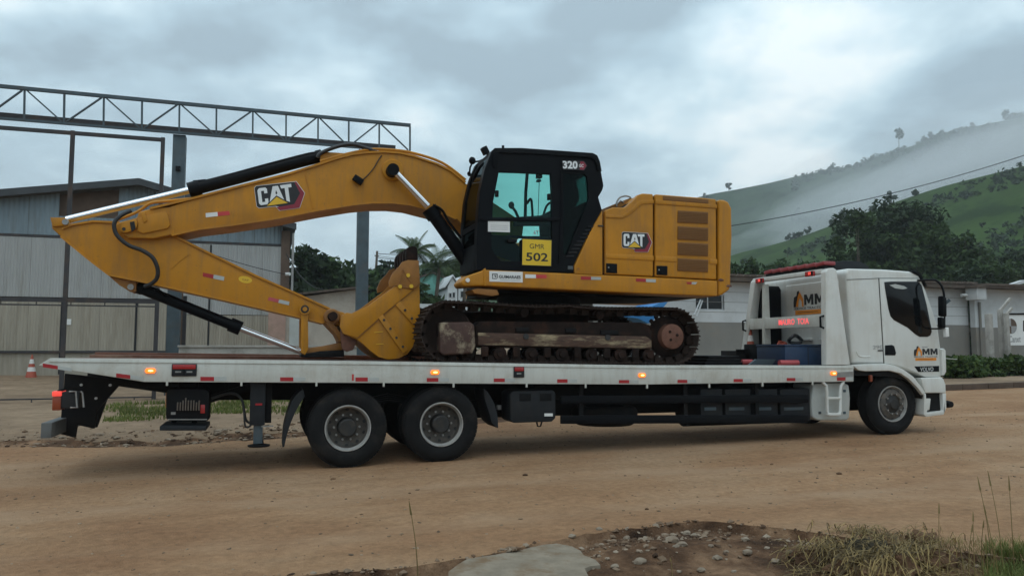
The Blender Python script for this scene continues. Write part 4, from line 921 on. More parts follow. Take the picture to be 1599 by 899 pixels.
def weed(label, px, py, n, h, seed, m=GRASSD, spread=.06, name='weed', head=True, wd=.004):
    c = gpt(px, py); rng = np.random.default_rng(seed); t = thing(name, label, 'weed', c)
    for k in range(n):
        a = rng.random()*6.28; o = Vector((rng.normal(0, spread), rng.normal(0, spread), 0)); hh = h*(1-.5*rng.random()*(k > 0)); ln = Vector((math.cos(a), math.sin(a), 0))*hh*.12
        pts_ = [c+o-Vector((0, 0, .03)), c+o+Vector((0, 0, hh*.5))+ln*.3, c+o+Vector((0, 0, hh))+ln]
        b = B(); b.tube(spline(pts_, 4), wd, 5, r1=wd*.3)
        if head: b.tube([pts_[2]-(pts_[2]-pts_[1])*.3, pts_[2]-(pts_[2]-pts_[1])*.1, pts_[2]], wd*1.6, 5, r1=wd*.3)
        b.obj('stalk', m, t)
    return t
weed('single dry grass stalk standing before the truck near the frame bottom', 654, 930, 1, .60, 1, wd=.005, spread=0)
weed('tall dry stalks with seed heads at the right edge', 1568, 895, 4, .68, 2)
weed('thin dry stalks right of the straw heap', 1500, 893, 4, .46, 3)
weed('sparse dry stalks between straw heap and right corner', 1535, 905, 5, .34, 4)
weed('single thin stalk rising from the left of the straw heap', 1012, 906, 1, .16, 6)
pts = []
rng = np.random.default_rng(8)
for k in range(2600):
    c = gpt(rng.uniform(1535, 1660), rng.uniform(872, 950)); 
    if rng.random() < sstep(1530, 1580, 1530+ (c.x-4.3)*60): pts.append(tuple(c))
    elif rng.random() < .5: pts.append(tuple(c))
blades('verge_grass', pts, .10, GRASS, rng, .004, .5, kind='stuff')
pts = []
for k in range(700):
    c = gpt(rng.uniform(1430, 1600), rng.uniform(845, 905)); pts.append(tuple(c))
blades('dry_verge_grass', pts, .07, GRASSD, rng, .003, .8, kind='stuff')
# ------------------------------------------------------------------ the recovery truck
truck = thing('flatbed_truck', 'white flatbed recovery truck on three axles carrying the yellow excavator', 'truck', (4.5, 1.3, gz(4.5, 1.3)))
rail_px = [(60, 570), (78, 559), (560, 563.5), (700, 565.5), (1000, 570), (1333, 570.5), (1333, 595.5), (1000, 600), (700, 598.5), (560, 597.5), (225, 596)]
rail = pp(rail_px, 0)
B().prism(rail, 0, .11).obj('side_rail', WHTB, truck, .008)
B().prism(rail, 2.49, 2.60).obj('side_rail', WHTB, truck, .008)
b = B(); top = pp([(78, 559), (560, 563.5), (700, 565.5), (1000, 570), (1333, 570.5)], 0)
dk = [(x, z-.012) for x, z in top] + [(x, z-.10) for x, z in top[::-1]]
b.prism(dk, .11, 2.49); b.obj('deck', DECK, truck)
b = B()                                            # sill line folded into the top of the rail
tp = [(x, z) for x, z in top]
for i in range(len(tp)-1): b.bar((tp[i][0], -.004, tp[i][1]-.038), (tp[i+1][0], -.004, tp[i+1][1]-.038), .012, .008)
b.obj('rail_fold', WHTB, truck)
fl = pp([(84, 559.2), (560, 563.5), (700, 565.5), (1000, 570), (1095, 570.2)], 0)
B().prism([(x, z-.011) for x, z in fl] + [(x, z+.06) for x, z in fl[::-1]], 2.25, 2.47).obj('deck_plank', RUSTB, truck, .006)
B().prism([(x, z-.011) for x, z in fl[:2]] + [(x, z+.03) for x, z in fl[:2][::-1]], 1.9, 2.2).obj('deck_plank', RUSTB, truck, .006)
# crossbeams and chassis under the deck
b = B()
for x in np.arange(-1.2, 8.8, .62): 
    z = np.interp(x, [p[0] for p in tp], [p[1] for p in tp])
    b.box(x, x+.08, .112, 2.488, z-.24, z-.102)
b.obj('crossbeam', BLKM, truck)
for y in (.82, 1.70):
    zb = [(-1.9, 1.13), (9.0, .96), (9.0, .70), (3.4, .72), (-.6, .80), (-1.9, 1.02)]
    B().prism(zb, y, y+.09).obj('chassis_beam', BLKM, truck, .01)
B().box(2.9, 8.6, 1.0, 1.6, .45, .72).obj('gearbox', BLKM, truck, .03)
B().box(8.3, 10.6, .75, 1.75, .42, .98).obj('engine_block', BLKM, truck, .03)
b = B()
for x in (1.04, 2.275): b.cyl((x, .3, .46), (x, 2.3, .46), .09); b.lathe((x, 1.3, .46), [(0, -.22), (.2, -.12), (.24, 0), (.2, .12), (0, .22)], 20)
b.obj('rear_axle', BLKM, truck)
B().cyl((9.76, .3, .56), (9.76, 2.3, .56), .07).obj('front_axle', BLKM, truck)
for y in (.66, 1.86):
    b = B()
    for i in range(4): b.prism([(.75+.1*i, .62+.03*i), (1.65, .74+.03*i), (2.55-.1*i, .62+.03*i), (2.55-.1*i, .645+.03*i), (1.65, .765+.03*i), (.75+.1*i, .645+.03*i)], y, y+.08)
    b.obj('leaf_spring', BLKM, truck)
# wheels -------------------------------------------------------------
def tyre_bm(c, y0, w, r=.505, out=-1):
    """one tyre from the outer face y0 inward by w"""
    p = []
    h = w
    pr = [(.295, .03), (.31, .004), (.36, -.012), (.42, -.010), (.462, .010), (.487, .035), (.500, .055), (.505, .075)]
    g = []
    for k in range(4):
        a = .095 + k*(w-.19)/3
        g += [(.505, a-.012), (.492, a-.009), (.492, a+.009), (.505, a+.012)]
    p = pr + g + [(q, w-o) for q, o in pr[::-1]]
    b = B(); b.lathe((c[0], y0, c[1]), [(q*r/.505, o) for q, o in p] + [(.295*r/.505, .03)], 56)
    n = 56                                             # shoulder lugs
    for k in range(n):
        a = 2*math.pi*k/n; d = Vector((math.cos(a), 0, math.sin(a)))
        b.obox(Vector((c[0], y0+.058, c[1])) + d*(.492*r/.505), d, (.03, .05, .028), up=(0, 1, 0))
    return b
def wheel(name, cx, cz, y0, w, dual=False, front=False, side=1):
    """side 1: outer face towards the camera"""
    s = side
    hub = B()
    if front:
        hub.lathe((cx, y0, cz), [(0, -.028*s), (.075, -.028*s), (.085, -.01*s), (.10, .0), (.13, .015*s), (.15, .02*s), (.15, .07*s)], 28)
    else:
        hub.lathe((cx, y0, cz), [(0, .035*s), (.10, .035*s), (.118, .05*s), (.122, .16*s), (.13, .20*s)], 28)
    W_ = hub.obj(name, HUB, truck)
    tb = tyre_bm((cx, cz), y0 if s == 1 else y0-w, w); tb.obj('tyre', RUB, W_)
    if dual:
        y1 = y0 + s*.35; tyre_bm((cx, cz), y1 if s == 1 else y1-w, w).obj('tyre', RUB, W_)
    rm = B()
    if front:
        pr = [(.30, .025), (.293, .004), (.282, .004), (.276, .03), (.262, .05), (.245, .055), (.238, .03), (.215, .012), (.16, .004), (.148, .012), (.145, .05)]
    else:
        pr = [(.30, .025), (.293, .002), (.281, .002), (.272, .03), (.258, .06), (.250, .145), (.222, .172), (.172, .186), (.12, .19)]
    kk = 5; rm.lathe((cx, y0, cz), [(a, o*s) for a, o in pr[:kk]], 44, 0); rm.lathe((cx, y0, cz), [(a, o*s) for a, o in pr[kk-1:]], 44, 1); rm.obj('rim', [RIM, DISC], W_)
    ho = B()
    for k in range(10):
        a = 2*math.pi*(k+.5)/10; rr = .235 if front else .232
        c = Vector((cx+math.cos(a)*rr, y0+s*(.027 if front else .153), cz+math.sin(a)*rr)); ho.lathe(c, [(0, -.004*s), (.022, -.003*s), (.022, .004*s)], 10)
    ho.obj('hand_hole', SEAM, W_)
    for k in range(10):
        a = 2*math.pi*k/10; rr = .165
        c = Vector((cx+math.cos(a)*rr, y0, cz+math.sin(a)*rr)); o = .0 if front else .185
        B().cyl(c+Vector((0, s*(o-.028), 0)), c+Vector((0, s*(o+.02), 0)), .015, 7).obj('wheel_nut', STEEL, W_)
for cx_, cz_ in ((1.041, .457), (2.275, .468)):
    wheel('wheel', cx_, cz_, .04, .285, dual=True); wheel('wheel', cx_, cz_, 2.56, .285, dual=True, side=-1)
fw = P(1395, 634, .12)
wheel('wheel', fw.x, .57, .12, .30, front=True); wheel('wheel', fw.x, .57, 2.42, .30, front=True, side=-1)
# reflective tape, lamps, sockets on the near rail ---------------------
strips = [[(67, 567), (112, 574.5), (112, 579.5), (67, 573)], [(181.5, 582.5), (224, 588), (224, 594), (181.5, 588.5)]]
for x0, x1, y0, y1 in ((313, 354, 588, 594.5), (437.5, 477, 588.8, 594.8), (555, 592, 589, 595.2), (666.5, 701, 589.8, 595.6), (771, 804, 590.6, 596), (870, 901, 591.8, 597.2), (966.5, 997, 593, 598), (1058, 1087, 592.6, 597.6), (1145.5, 1173, 591.4, 596.2), (1228.5, 1254, 589.8, 594.6)):
    strips.append([(x0, y0), (x1, y0), (x1, y1), (x0, y1)])
for q in strips:
    b = B(); b.px(sub(q, 0, .52, 0, 1), -.004, .001, 0, yt=0); b.px(sub(q, .52, 1, 0, 1), -.004, .001, 1, yt=0); b.obj('reflective_strip', [RED, SILV], truck)
b = B(); q = [(1307, 581), (1332, 579.5), (1332, 593.5), (1307, 594)]
b.px(sub(q, 0, 1, 0, .62), -.006, .001, 0, yt=0); b.px(sub(q, 0, .52, .62, 1), -.006, .001, 1, yt=0); b.px(sub(q, .52, 1, .62, 1), -.006, .001, 2, yt=0)
b.obj('end_plate', [STEEL, RED, SILV], truck, label='rusty silver and red plate at the front end of the bed rail')
for x, y in ((235, 578.5), (679, 581), (1002, 585.5), (1301, 582.5)):
    c = P(x, y, 0); b = B()
    b.prism([(c.x-.062, c.z), (c.x-.045, c.z+.03), (c.x+.045, c.z+.03), (c.x+.062, c.z), (c.x+.045, c.z-.03), (c.x-.045, c.z-.03)], -.022, .001)
    o = b.obj('marker_lamp', AMB, truck, .006)
    B().blob((c.x+.004, -.022, c.z), (.030, .007, .012), 1, 2, .1).obj('bulb', AMBC, o)
for x, y in ((279, 577.5), (296.5, 577.5), (810, 580.5)):
    c = P(x, y, 0); w = .078
    o = B().box(c.x-w, c.x+w, -.02, .001, c.z-.075, c.z+.075).obj('lamp_unit', GREYD, truck, .012)
    B().box(c.x-w+.012, c.x+w-.012, -.027, -.0195, c.z+.012, c.z+.068).obj('red_lens', REDP, o, .006)
    B().box(c.x-.035, c.x+.03, -.024, -.0195, c.z-.03, c.z-.012).obj('clear_bulb', STEEL, o)
for x, y in ((261, 598), (377, 598.5), (494, 599), (599, 600), (708, 601), (822, 601), (914, 602), (1010, 603), (1107, 602), (1190, 600), (1268, 598)):
    c = P(x, y, .02); B().box(c.x-.012, c.x+.012, .0, .03, c.z-.03, c.z+.03).obj('lashing_hook', WHTB, truck, .004)
B().box(P(551, 586, 0).x-.012, P(551, 586, 0).x+.012, -.005, .001, P(551, 594, 0).z, P(551, 584, 0).z).obj('warning_sticker', LRED, truck)
UBAR = mat('grey_bumper_paint', (.10, .105, .105), .6, var=.15, dirt=(.14, .11, .08), dirt_amt=.5)
# tail -----------------------------------------------------------------
tb = B().px([(101, 583), (232, 598), (186, 601), (150, 642), (147, 669), (120, 663), (117, 683), (93, 677), (96, 640), (100, 600)], .8, .88, yt=.8).obj('tail_bracket', BLKM, truck, .006)
for x, y in ((127, 600.5), (125, 625.5), (150, 621.5), (172, 601)):
    c = P(x, y, .79); B().cyl((c.x, .802, c.z), (c.x, .775, c.z), .017, 8).obj('bolt', LGREY, tb)
B().px([(101, 586), (150, 594), (140, 620), (117, 683), (93, 677), (96, 640), (100, 600)], 2.1, 2.18, yt=.8).obj('tail_bracket', BLKM, truck, .006)
c = P(64, 660, .1); d = P(80, 685, .1)
B().box(c.x, d.x, .1, 2.5, d.z+.01, c.z).obj('underrun_bar', UBAR, truck, .012)
c = P(87, 612, .12); d = P(123, 637, .12)
o = B().box(c.x, d.x, .12, .34, d.z, c.z).obj('tail_lamp_box', GREYD, truck, .012)
B().box(c.x-.03, c.x+.06, .108, .33, d.z-.02, c.z-.05).obj('tail_lens', AMBO, o, .012)
B().box(c.x-.035, c.x+.065, .10, .33, c.z-.048, c.z+.012).obj('lit_lens', REDE, o, .012)
b = B(); e1 = P(108, 611, .11); e2 = P(110, 636, .11); b.tube([(e1.x, .108, e1.z), (e1.x+.07, .108, e1.z), (e2.x+.07, .108, e2.z), (e2.x, .108, e2.z)], .012, 8); b.tube([(e1.x+.12, .108, e1.z), (e1.x+.14, .108, e1.z-.02), (e2.x+.14, .108, e2.z)], .012, 8); b.obj('lamp_guard', STEEL, o)
b = B(); b.bar(P(90, 611, .14), P(123, 600, .14), .02, .03); b.obj('lamp_arm', BLKM, truck)
c = P(66, 664, 2.3); d = P(85, 685, 2.3)
# control stand with levers ------------------------------------------------
cb = B().px([(259, 612), (264, 607), (321, 607), (327, 612), (326, 655), (321, 658), (264, 657), (259, 653)], .16, .5, yt=.16).obj('control_box', BLKM, truck, .02)
for i in range(9):
    x = 277 + i*4.2; hh = 625 + (3 if i in (0, 1, 7) else 0) - (4 if i == 3 else 0)
    p0, p1 = P(x, 640, .13), P(x+.6, hh, .09); B().tube([(p0.x, .165, p0.z), (p0.x, .13, p0.z), p1], .0085, 6).obj('lever', STEEL, cb)
B().px([(313, 631.5), (320, 631.5), (320, 645), (313, 645)], .145, .165, yt=.15).obj('red_valve', REDP, cb, .005)
b = B(); b.bar(P(262, 654.5, .14), P(323, 654.5, .14), .012, .012); b.bar(P(267, 645, .15), P(274, 645, .15), .012, .03); b.obj('front_edge_bar', STEEL, cb)
c = P(249, 672, .05); d = P(322, 672, .05)
B().prism([(c.x, c.z), (d.x, d.z), (d.x, d.z+.055), (c.x, c.z+.055)], .05, .75).obj('operator_step', GREYD, truck, .01)
b = B()
for x in (268, 300): q = P(x, 607, .4); b.box(q.x, q.x+.06, .5, .56, q.z-.5, q.z+.12)
b.obj('step_hanger', BLKM, truck)
b = B(); b.bar(P(318, 626, .5), P(402, 600, .5), .08, .09); b.bar(P(318, 606, .5), P(318, 628, .5), .07, .07); b.obj('lift_arm', BLKM, truck)
b = B(); b.bar(P(350, 598, .55), P(350, 622, .55), .02, .02); b.bar(P(356, 598, .55), P(356, 616, .55), .02, .02); b.obj('valve_pipe', BLKM, truck)
B().tube(spline([P(330, 622, .3), P(352, 615, .3), P(368, 615, .28), P(378, 625, .26), P(381, 640, .25), P(384, 655, .24), P(390, 660, .24)], 6), .016, 8).obj('hydraulic_hose', SKIN_H, truck)
B().tube(spline([P(381, 636, .22), P(382, 660, .2), P(386, 667, .2), P(393, 662, .2)], 6), .011, 8).obj('hydraulic_hose', SKIN_H, truck)
# outrigger leg
c = P(388, 640, .12); e_ = P(425, 600, .12)
og = B().box(P(390, 640, .12).x, P(414, 640, .12).x, .12, .34, P(390, 664, .12).z, 1.05).obj('outrigger_leg', GREYD, truck, .01)
B().box(P(396, 660, .14).x, P(410.5, 660, .14).x, .15, .31, P(396, 693, .14).z, P(396, 655, .14).z).obj('leg_ram', STRUCT, og, .008)
q = P(404, 697, .2); B().lathe((q.x, .23, q.z), [(0, 0), (.13, 0), (.14, .018), (.06, .035), (.05, .09), (0, .09)], 24, axis='z').obj('foot_pad', BLKM, og)
B().box(P(399, 629, .12).x, P(409.5, 629, .12).x, .108, .121, P(400, 632.5, .12).z, P(400, 629.5, .12).z).obj('red_sticker', RED, og)
B().box(P(414, 640, .2).x, P(424, 640, .2).x, .2, .5, P(420, 660, .2).z, 1.05).obj('valve_block', BLKM, truck, .01)
B().bar(P(408, 665.5, .13), P(427, 664.5, .13), .02, .015).obj('lock_pin', STEEL, og)
# mud flaps
def flap(left, right, y0, y1):
    pts = spline([(p[0], 0, p[1]) for p in pp(left, y0)], 4); pt2 = spline([(p[0], 0, p[1]) for p in pp(right, y0)], 4)
    B().prism([(v.x, v.z) for v in pts] + [(v.x, v.z) for v in pt2[::-1]], y0, y1).obj('mudflap', GREYD, truck, .004)
flap([(473, 607), (458, 622), (449, 645), (443, 670), (441, 698)], [(476, 619), (466, 634), (456, 655), (449, 675), (444, 697)], .1, .62)
flap([(756, 607), (757, 622), (764, 645), (768, 660)], [(762, 612), (772, 630), (777, 650), (778, 668)], .1, .62)
flap([(473, 607), (458, 622), (449, 645), (443, 670)], [(476, 619), (466, 634), (456, 655), (449, 675)], 1.98, 2.5)
# tool box
c = P(797, 610, .1); d = P(868, 658, .1)
tbx = B().prism([(c.x, d.z+.04), (c.x+.05, d.z), (d.x-.06, d.z), (d.x, d.z+.05), (d.x, c.z-.04), (d.x-.04, c.z), (c.x+.04, c.z), (c.x, c.z-.04)], .1, .55).obj('tool_box', GREYD, truck, .02)
for xa, xb in ((811, 829), (843, 861)): B().box(P(xa, 613, .1).x, P(xb, 613, .1).x, .092, .103, P(xa, 626, .1).z, P(xa, 614, .1).z).obj('box_latch', BLKM, tbx, .008)
B().px([(850, 645), (863, 645), (863, 649.5), (850, 649.5)], .094, .101, yt=.1).obj('white_badge', LABEL, tbx)
B().tube([P(838, 658, .15), P(839.5, 665, .15), P(844, 665, .15), P(846, 658, .15)], .012, 6).obj('rope_hook', BLKM, tbx)
B().box(P(775, 632, .7).x, P(792, 632, .7).x, .62, .7, P(775, 639, .7).z, P(775, 632, .7).z).obj('air_bottle', LABEL, truck, .01)
# side guards, spare wheel, tanks
for ya, yb in ((617.5, 630), (648.5, 661.5)):
    q = [(876, ya), (1262, ya-1.5), (1262, yb-1.5), (876, yb)]; B().px(q, .06, .10, yt=.06).obj('side_guard', BLK, truck, .008)
for x in (905, 1068, 1180): q = P(x, 620, .1); B().box(q.x, q.x+.06, .102, .15, P(x, 661, .1).z, .98).obj('guard_post', BLKM, truck)
sc_ = P(945, 655, .75)
b = B(); b.lathe((sc_.x, .78, sc_.z-.06), [(.29, .03), (.31, 0), (.42, -.01), (.48, .03), (.505, .08), (.505, .2), (.48, .25), (.42, .28), (.31, .27), (.29, .24), (.29, .03)], 48, axis='z'); sp = b.obj('spare_wheel', RUB, truck)
B().lathe((sc_.x, .78, sc_.z+.02), [(.3, .1), (.26, .12), (.2, .14), (0, .15)], 32, axis='z').obj('rim', RIM, sp)
for xa, xb in ((1092, 1126), (1130, 1170), (1174, 1212), (1216, 1262)):
    o = B().box(P(xa, 620, .2).x, P(xb, 620, .2).x, .16, .6, P(xa, 658, .2).z, P(xa, 607, .2).z).obj('battery_box', GREYD, truck, .02)
    B().box(P(xa+8, 620, .15).x, P(xb-8, 620, .15).x, .148, .165, P(xa, 641, .15).z, P(xa, 636, .15).z).obj('box_ridge', STRUCT, o, .004)
B().cyl((P(1095, 620, .3).x, .85, .5), (P(1255, 620, .3).x, .85, .5), .26, 24).obj('fuel_tank', BLKM, truck)
tk = B().px([(1270, 600), (1276, 598), (1318, 597), (1326, 601), (1328, 620), (1327, 652), (1322, 656), (1276, 656), (1269, 651), (1267, 625)], .12, .62, yt=.12).obj('tank_cover', SILV, truck, .03, 3)
for x, y in ((1280, 644), (1318.5, 644), (1318.5, 610)): q = P(x, y, .12); B().box(q.x-.025, q.x+.025, .112, .125, q.z-.02, q.z+.02).obj('cover_latch', STRUCT, tk, .004)
ld = B()
ld.tube([P(1284, 596, .03), P(1290, 602, .03), P(1291, 612, .03), P(1291.5, 642, .03), P(1294, 647, .03), P(1309, 647, .03), P(1312, 642, .03), P(1312, 612, .03), P(1313, 602, .03), P(1317, 596, .03)], .026, 10)
ld.obj('ladder', WHT, truck)
for y in (621, 646): B().bar(P(1291, y, .03), P(1312, y, .03), .05, .035).obj('rung', WHT, truck, .006)
# cab ---------------------------------------------------------------------
YC = .09
cab_px = [(1331, 568), (1323, 445), (1321.5, 426), (1325, 419), (1380, 420.5), (1420, 423.5), (1436, 428), (1446, 453), (1458, 488), (1465, 510), (1470, 547), (1471.5, 588), (1465, 590), (1448, 590), (1428, 582), (1408, 575), (1390, 571.5), (1350, 569)]
cab = B().px(cab_px, YC, 2.47, yt=YC).obj('cab', WHT, truck, .06, 4, sharp=50)
B().px([(1342, 574), (1440, 600), (1440, 618), (1420, 590), (1395, 580), (1350, 580)], .2, 2.3, yt=.2).obj('floor_pan', BLKM, truck)
# door: a panel 4 mm proud with a dark gap round it
door_px = [(1373.5, 435), (1434, 435.5), (1440.5, 446), (1457, 496), (1464, 520), (1467, 560), (1467.5, 588), (1444, 588), (1426, 579), (1408, 572), (1392, 568), (1381.5, 567), (1380, 540)]
door = B().px(door_px, YC-.012, YC+.01, yt=YC-.012).obj('cab_door', WHT, truck, .008)
gb = B(); l = [P(x, y, YC-.002) for x, y in [(1372, 433.8), (1378.5, 540), (1380, 567)]]
for a, c2 in zip(l, l[1:]): gb.bar(a, c2, .01, .008, up=(0, 1, 0))
l = [P(x, y, YC-.002) for x, y in [(1322, 436.5), (1371.6, 434.3), (1434, 434.5)]]
for a, c2 in zip(l, l[1:]): gb.bar(a, c2, .008, .007)
l = [P(x, y, YC-.002) for x, y in [(1329, 566), (1380, 566)]]
gb.bar(l[0], l[1], .008, .007)
gb.obj('panel_gap', SEAM, cab)
win_px = [(1381, 440.2), (1392, 439.4), (1432, 439.4), (1435.5, 440.4), (1439.5, 446), (1447, 475), (1454.5, 512), (1455, 518), (1453, 523.5), (1448.5, 525.7), (1436, 525.7), (1430, 522), (1417, 511), (1396, 499.5), (1391, 494), (1387.5, 482), (1382, 449)]
wn_ = B().px(win_px, YC-.018, YC-.011, yt=YC-.018).obj('window', GLASSD, door, .003)
B().px([(1389, 445), (1398, 443.4), (1412, 446.5), (1417, 450), (1410, 451.5), (1398, 450)], YC-.0195, YC-.0185, yt=YC-.02).obj('oval_sticker', SILV, door)
B().px([(1382.3, 539), (1393, 538.2), (1396.5, 540), (1399.5, 551), (1398, 554.5), (1382.3, 554.5)], YC-.02, YC-.011, yt=YC-.02).obj('door_handle', BLK, door, .005)
text_obj('model_badge', '290', [(1363, 539), (1378.5, 538.5), (1378.5, 544.5), (1363, 545)], YC-.006, INKG, cab)
B().px([(1371, 546), (1378.5, 546), (1378.5, 548), (1371, 548)], YC-.008, YC+.001, yt=YC-.006).obj('badge_bar', SEAM, cab)
b = B(); b.tube(spline([P(1337, 548, YC), P(1341, 555, YC), P(1350, 557, YC), P(1358, 556, YC)], 4), .012, 8); b.obj('panel_crease', WHT, cab)
B().px([(1428, 571.8), (1466.5, 571), (1466.5, 579.8), (1434, 580.5)], YC-.016, YC-.011, yt=YC-.016).obj('maker_stripe', BLK, door)
text_obj('maker_name', 'VOLVO', [(1437, 573.2), (1457.5, 572.8), (1457.5, 579), (1437, 579.6)], YC-.0165, LGREY, door, bold=.01)
MPOLY = [(0, 1), (0, 0), (.28, 0), (.5, .5), (.72, 0), (1, 0), (1, 1), (.76, 1), (.76, .42), (.57, .86), (.43, .86), (.24, .42), (.24, 1)]
def amm(quad, y, parent):
    b = B()
    quadpoly(b, [(0, .5), (.02, .28), (.11, .22), (.13, .03), (.2, .0), (.2, .2), (.12, .62), (.07, .72), (0, .72)], quad, y, 0)
    quadpoly(b, [(.08, .70), (.16, .22), (.22, .06), (.34, .40), (.34, .72), (.28, .72), (.28, .5), (.22, .34), (.18, .45), (.16, .72)], quad, y-.001, 1)
    quadpoly(b, [(.05, .80+.07), (.93, .80+.07), (.93, 1.0+.07), (.05, 1.0+.07)], quad, y, 1)
    quadpoly(b, [(.14, .955), (.80, .955), (.80, .975), (.14, .975)], quad, y-.003, 0)
    quadpoly(b, [(.36, .05), (.58, .05), (.58, .11), (.36, .11)], quad, y, 2)
    b.obj('company_logo', [INK, ORG, INKG], parent)
    for u0, u1 in ((.36, .66), (.70, 1.0)):
        b = B(); quadpoly(b, [(u0+(u1-u0)*a, .20+.46*c) for a, c in MPOLY], quad, y, 0); b.obj('lettering', INK, parent)
    text_obj('lettering', 'SERVICE TRACTOR', sub(quad, 0, .99, .74, .84), y, INK, parent, bold=.008)
amm([(1426.5, 540), (1463.5, 539.5), (1464.5, 561), (1427.5, 561.5)], YC-.0135, door)
# bonnet corner, fender, bumper
fen = B().px([(1331, 570), (1348, 568.6), (1384, 568.2), (1398, 571), (1412, 577), (1427, 588), (1441, 606), (1445, 613), (1442, 617), (1432, 604), (1420, 592), (1407, 583), (1390, 578.6), (1352, 579.6), (1341, 578)], .0, .5, yt=.0).obj('fender', WHT, truck, .015, 3)
B().px([(1334, 579), (1352, 580), (1390, 579), (1407, 583.4), (1420, 592.4), (1432, 604.4), (1442, 617.4), (1440, 622), (1428, 606), (1416, 595), (1400, 588), (1352, 586), (1334, 586)], .06, .5, yt=.06).obj('wheel_arch', BLKM, truck)
q = P(1359.5, 590, .04); B().box(q.x-.025, q.x+.025, .02, .07, q.z-.06, q.z+.05).obj('side_lamp', AMBO, truck, .015)
bu = B().px([(1438, 590), (1471, 588.5), (1474, 592), (1477, 600), (1477.5, 613), (1445, 613.5)], .03, 2.5, yt=.03).obj('bumper', WHT, truck, .02, 3)
B().px([(1444, 613.5), (1471, 613.5), (1471, 641), (1444, 641)], .10, .9, yt=.1).obj('step_well', BLKM, truck)
b = B(); b.px([(1443.5, 614), (1446, 614), (1448, 644), (1474, 641), (1472, 614), (1477.5, 613.5), (1478, 636), (1474, 647), (1446, 650.5), (1443, 647)], .03, .30, yt=.03); b.px([(1446, 622), (1456, 622), (1454, 640), (1447, 642)], .06, .3, yt=.03); b.obj('bumper_step', WHT, bu, .012)
q = P(1477, 630, .3); B().lathe((q.x-.05, .22, q.z), [(0, -.1), (.05, -.08), (.065, 0), (.05, .08), (0, .1)], 16).obj('towing_eye', BLKM, bu)
B().px([(1470.5, 545), (1474, 543.5), (1477, 547), (1478, 580), (1474.5, 586), (1471.5, 586)], .05, .35, yt=.05).obj('corner_deflector', WHT, truck, .012, 3)
q = P(1477, 559, .1); B().cyl((q.x-.05, .1, q.z), (q.x+.2, .06, q.z-.02), .008, 6).obj('corner_rod', SILV, truck)
# front face seen from aside: windscreen and grille
ws = pp([(1437.5, 431), (1446.5, 453), (1459, 488), (1465.5, 508)], YC)
B().prism([(x+.006, z) for x, z in ws] + [(x-.03, z) for x, z in ws[::-1]], .22, 2.34).obj('windscreen', GLASSD, truck)
B().prism([(x+.012, z) for x, z in pp([(1470.5, 552), (1471.8, 584)], YC)] + [(x-.04, z) for x, z in pp([(1471.8, 584), (1470.5, 552)], YC)], .4, 2.16).obj('grille', BLK, truck)
B().px([(1424, 422.5), (1433, 424), (1437, 428), (1447, 447), (1443, 447), (1434, 431), (1424, 425.5)], YC-.02, 2.49, yt=YC).obj('sun_visor', BLK, truck, .01)
# roof air deflector
def rim_roof(y): return spline([(p.x, y, p.z) for p in [P(1288, 411, .6), P(1305, 408.5, .6), P(1325, 407, .6), P(1345, 409, .6), P(1356, 416, .6), P(1358, 421, .6)]], 4)
a = rim_roof(.6); B().prism([(v.x, v.z) for v in a] + [(a[-1].x-.25, a[-1].z-.03), (a[0].x, a[0].z-.08)], .6, 1.95).obj('roof_deflector', GREYD, truck, .02)
# mirrors
b = B(); b.tube(spline([P(1432, 438, .08), P(1450, 437.2, .0), P(1462, 438, -.08), P(1470, 446, -.14), P(1474, 460, -.16), P(1475, 480, -.16)], 5), .018, 8)
b.tube([P(1453, 513, .06), P(1468, 513, -.06), P(1475, 512, -.12), P(1475, 480, -.16)], .014, 8); b.obj('mirror_arm', BLK, truck)
b = B(); q = P(1471, 484, -.14); b.prism([(q.x-.06, q.z-.10), (q.x+.02, q.z-.12), (q.x+.035, q.z+.2), (q.x-.045, q.z+.24)], -.22, -.10); mh_ = b.obj('mirror', BLK, truck, .03)
q = P(1470, 503, -.14); B().prism([(q.x-.05, q.z-.10), (q.x+.02, q.z-.11), (q.x+.03, q.z+.07), (q.x-.05, q.z+.09)], -.2, -.1).obj('mirror', BLK, truck, .025)
B().px([(1477, 512), (1481.5, 511), (1482.5, 525), (1477.5, 526)], -.2, -.14, yt=-.2).obj('mirror_glass', LABEL, mh_, .004)
b = B(); b.bar(P(1475, 474, -.16), P(1483, 468, -.2), .03, .05); b.obj('mirror_bracket', STRUCT, truck)
# headboard frame over the front of the bed ---------------------------------
up_px = [(1289.5, 424), (1294, 418.5), (1302, 418), (1306.5, 421), (1328, 569.5), (1290.8, 569.8)]
B().px(up_px, 0, .13, yt=0).obj('headboard_post', WHT, truck, .02, 3)
b = B(); b.px(up_px, 2.22, 2.36, yt=0); zlo = min(v.co.z for v in b.bm.verts); zhi = max(v.co.z for v in b.bm.verts)
def lean(z): return -.36*(z-zlo)/(zhi-zlo)
for v in b.bm.verts: v.co.y += lean(v.co.z)
b.obj('headboard_post', WHT, truck, .02, 3)
u0 = XZ(1289.5, 424, 0)
B().prism(pp([(1291, 426), (1291, 418.6), (1304, 418.2), (1305, 426)], 0), .131, 1.98).obj('headboard_beam', WHT, truck, .015)
ca, cb2 = P(1290.5, 490.5, 0), P(1290.5, 509.5, 0)
xb = B().box(ca.x, ca.x+.09, .131, 2.06, cb2.z, ca.z).obj('crossbar', WHTB, truck, .008)
# a narrower inner stay near the far post
B().px([(1289.5, 432), (1297, 432), (1303, 569), (1290.5, 569)], 1.60, 1.66, yt=0).obj('headboard_stay', WHTB, truck)
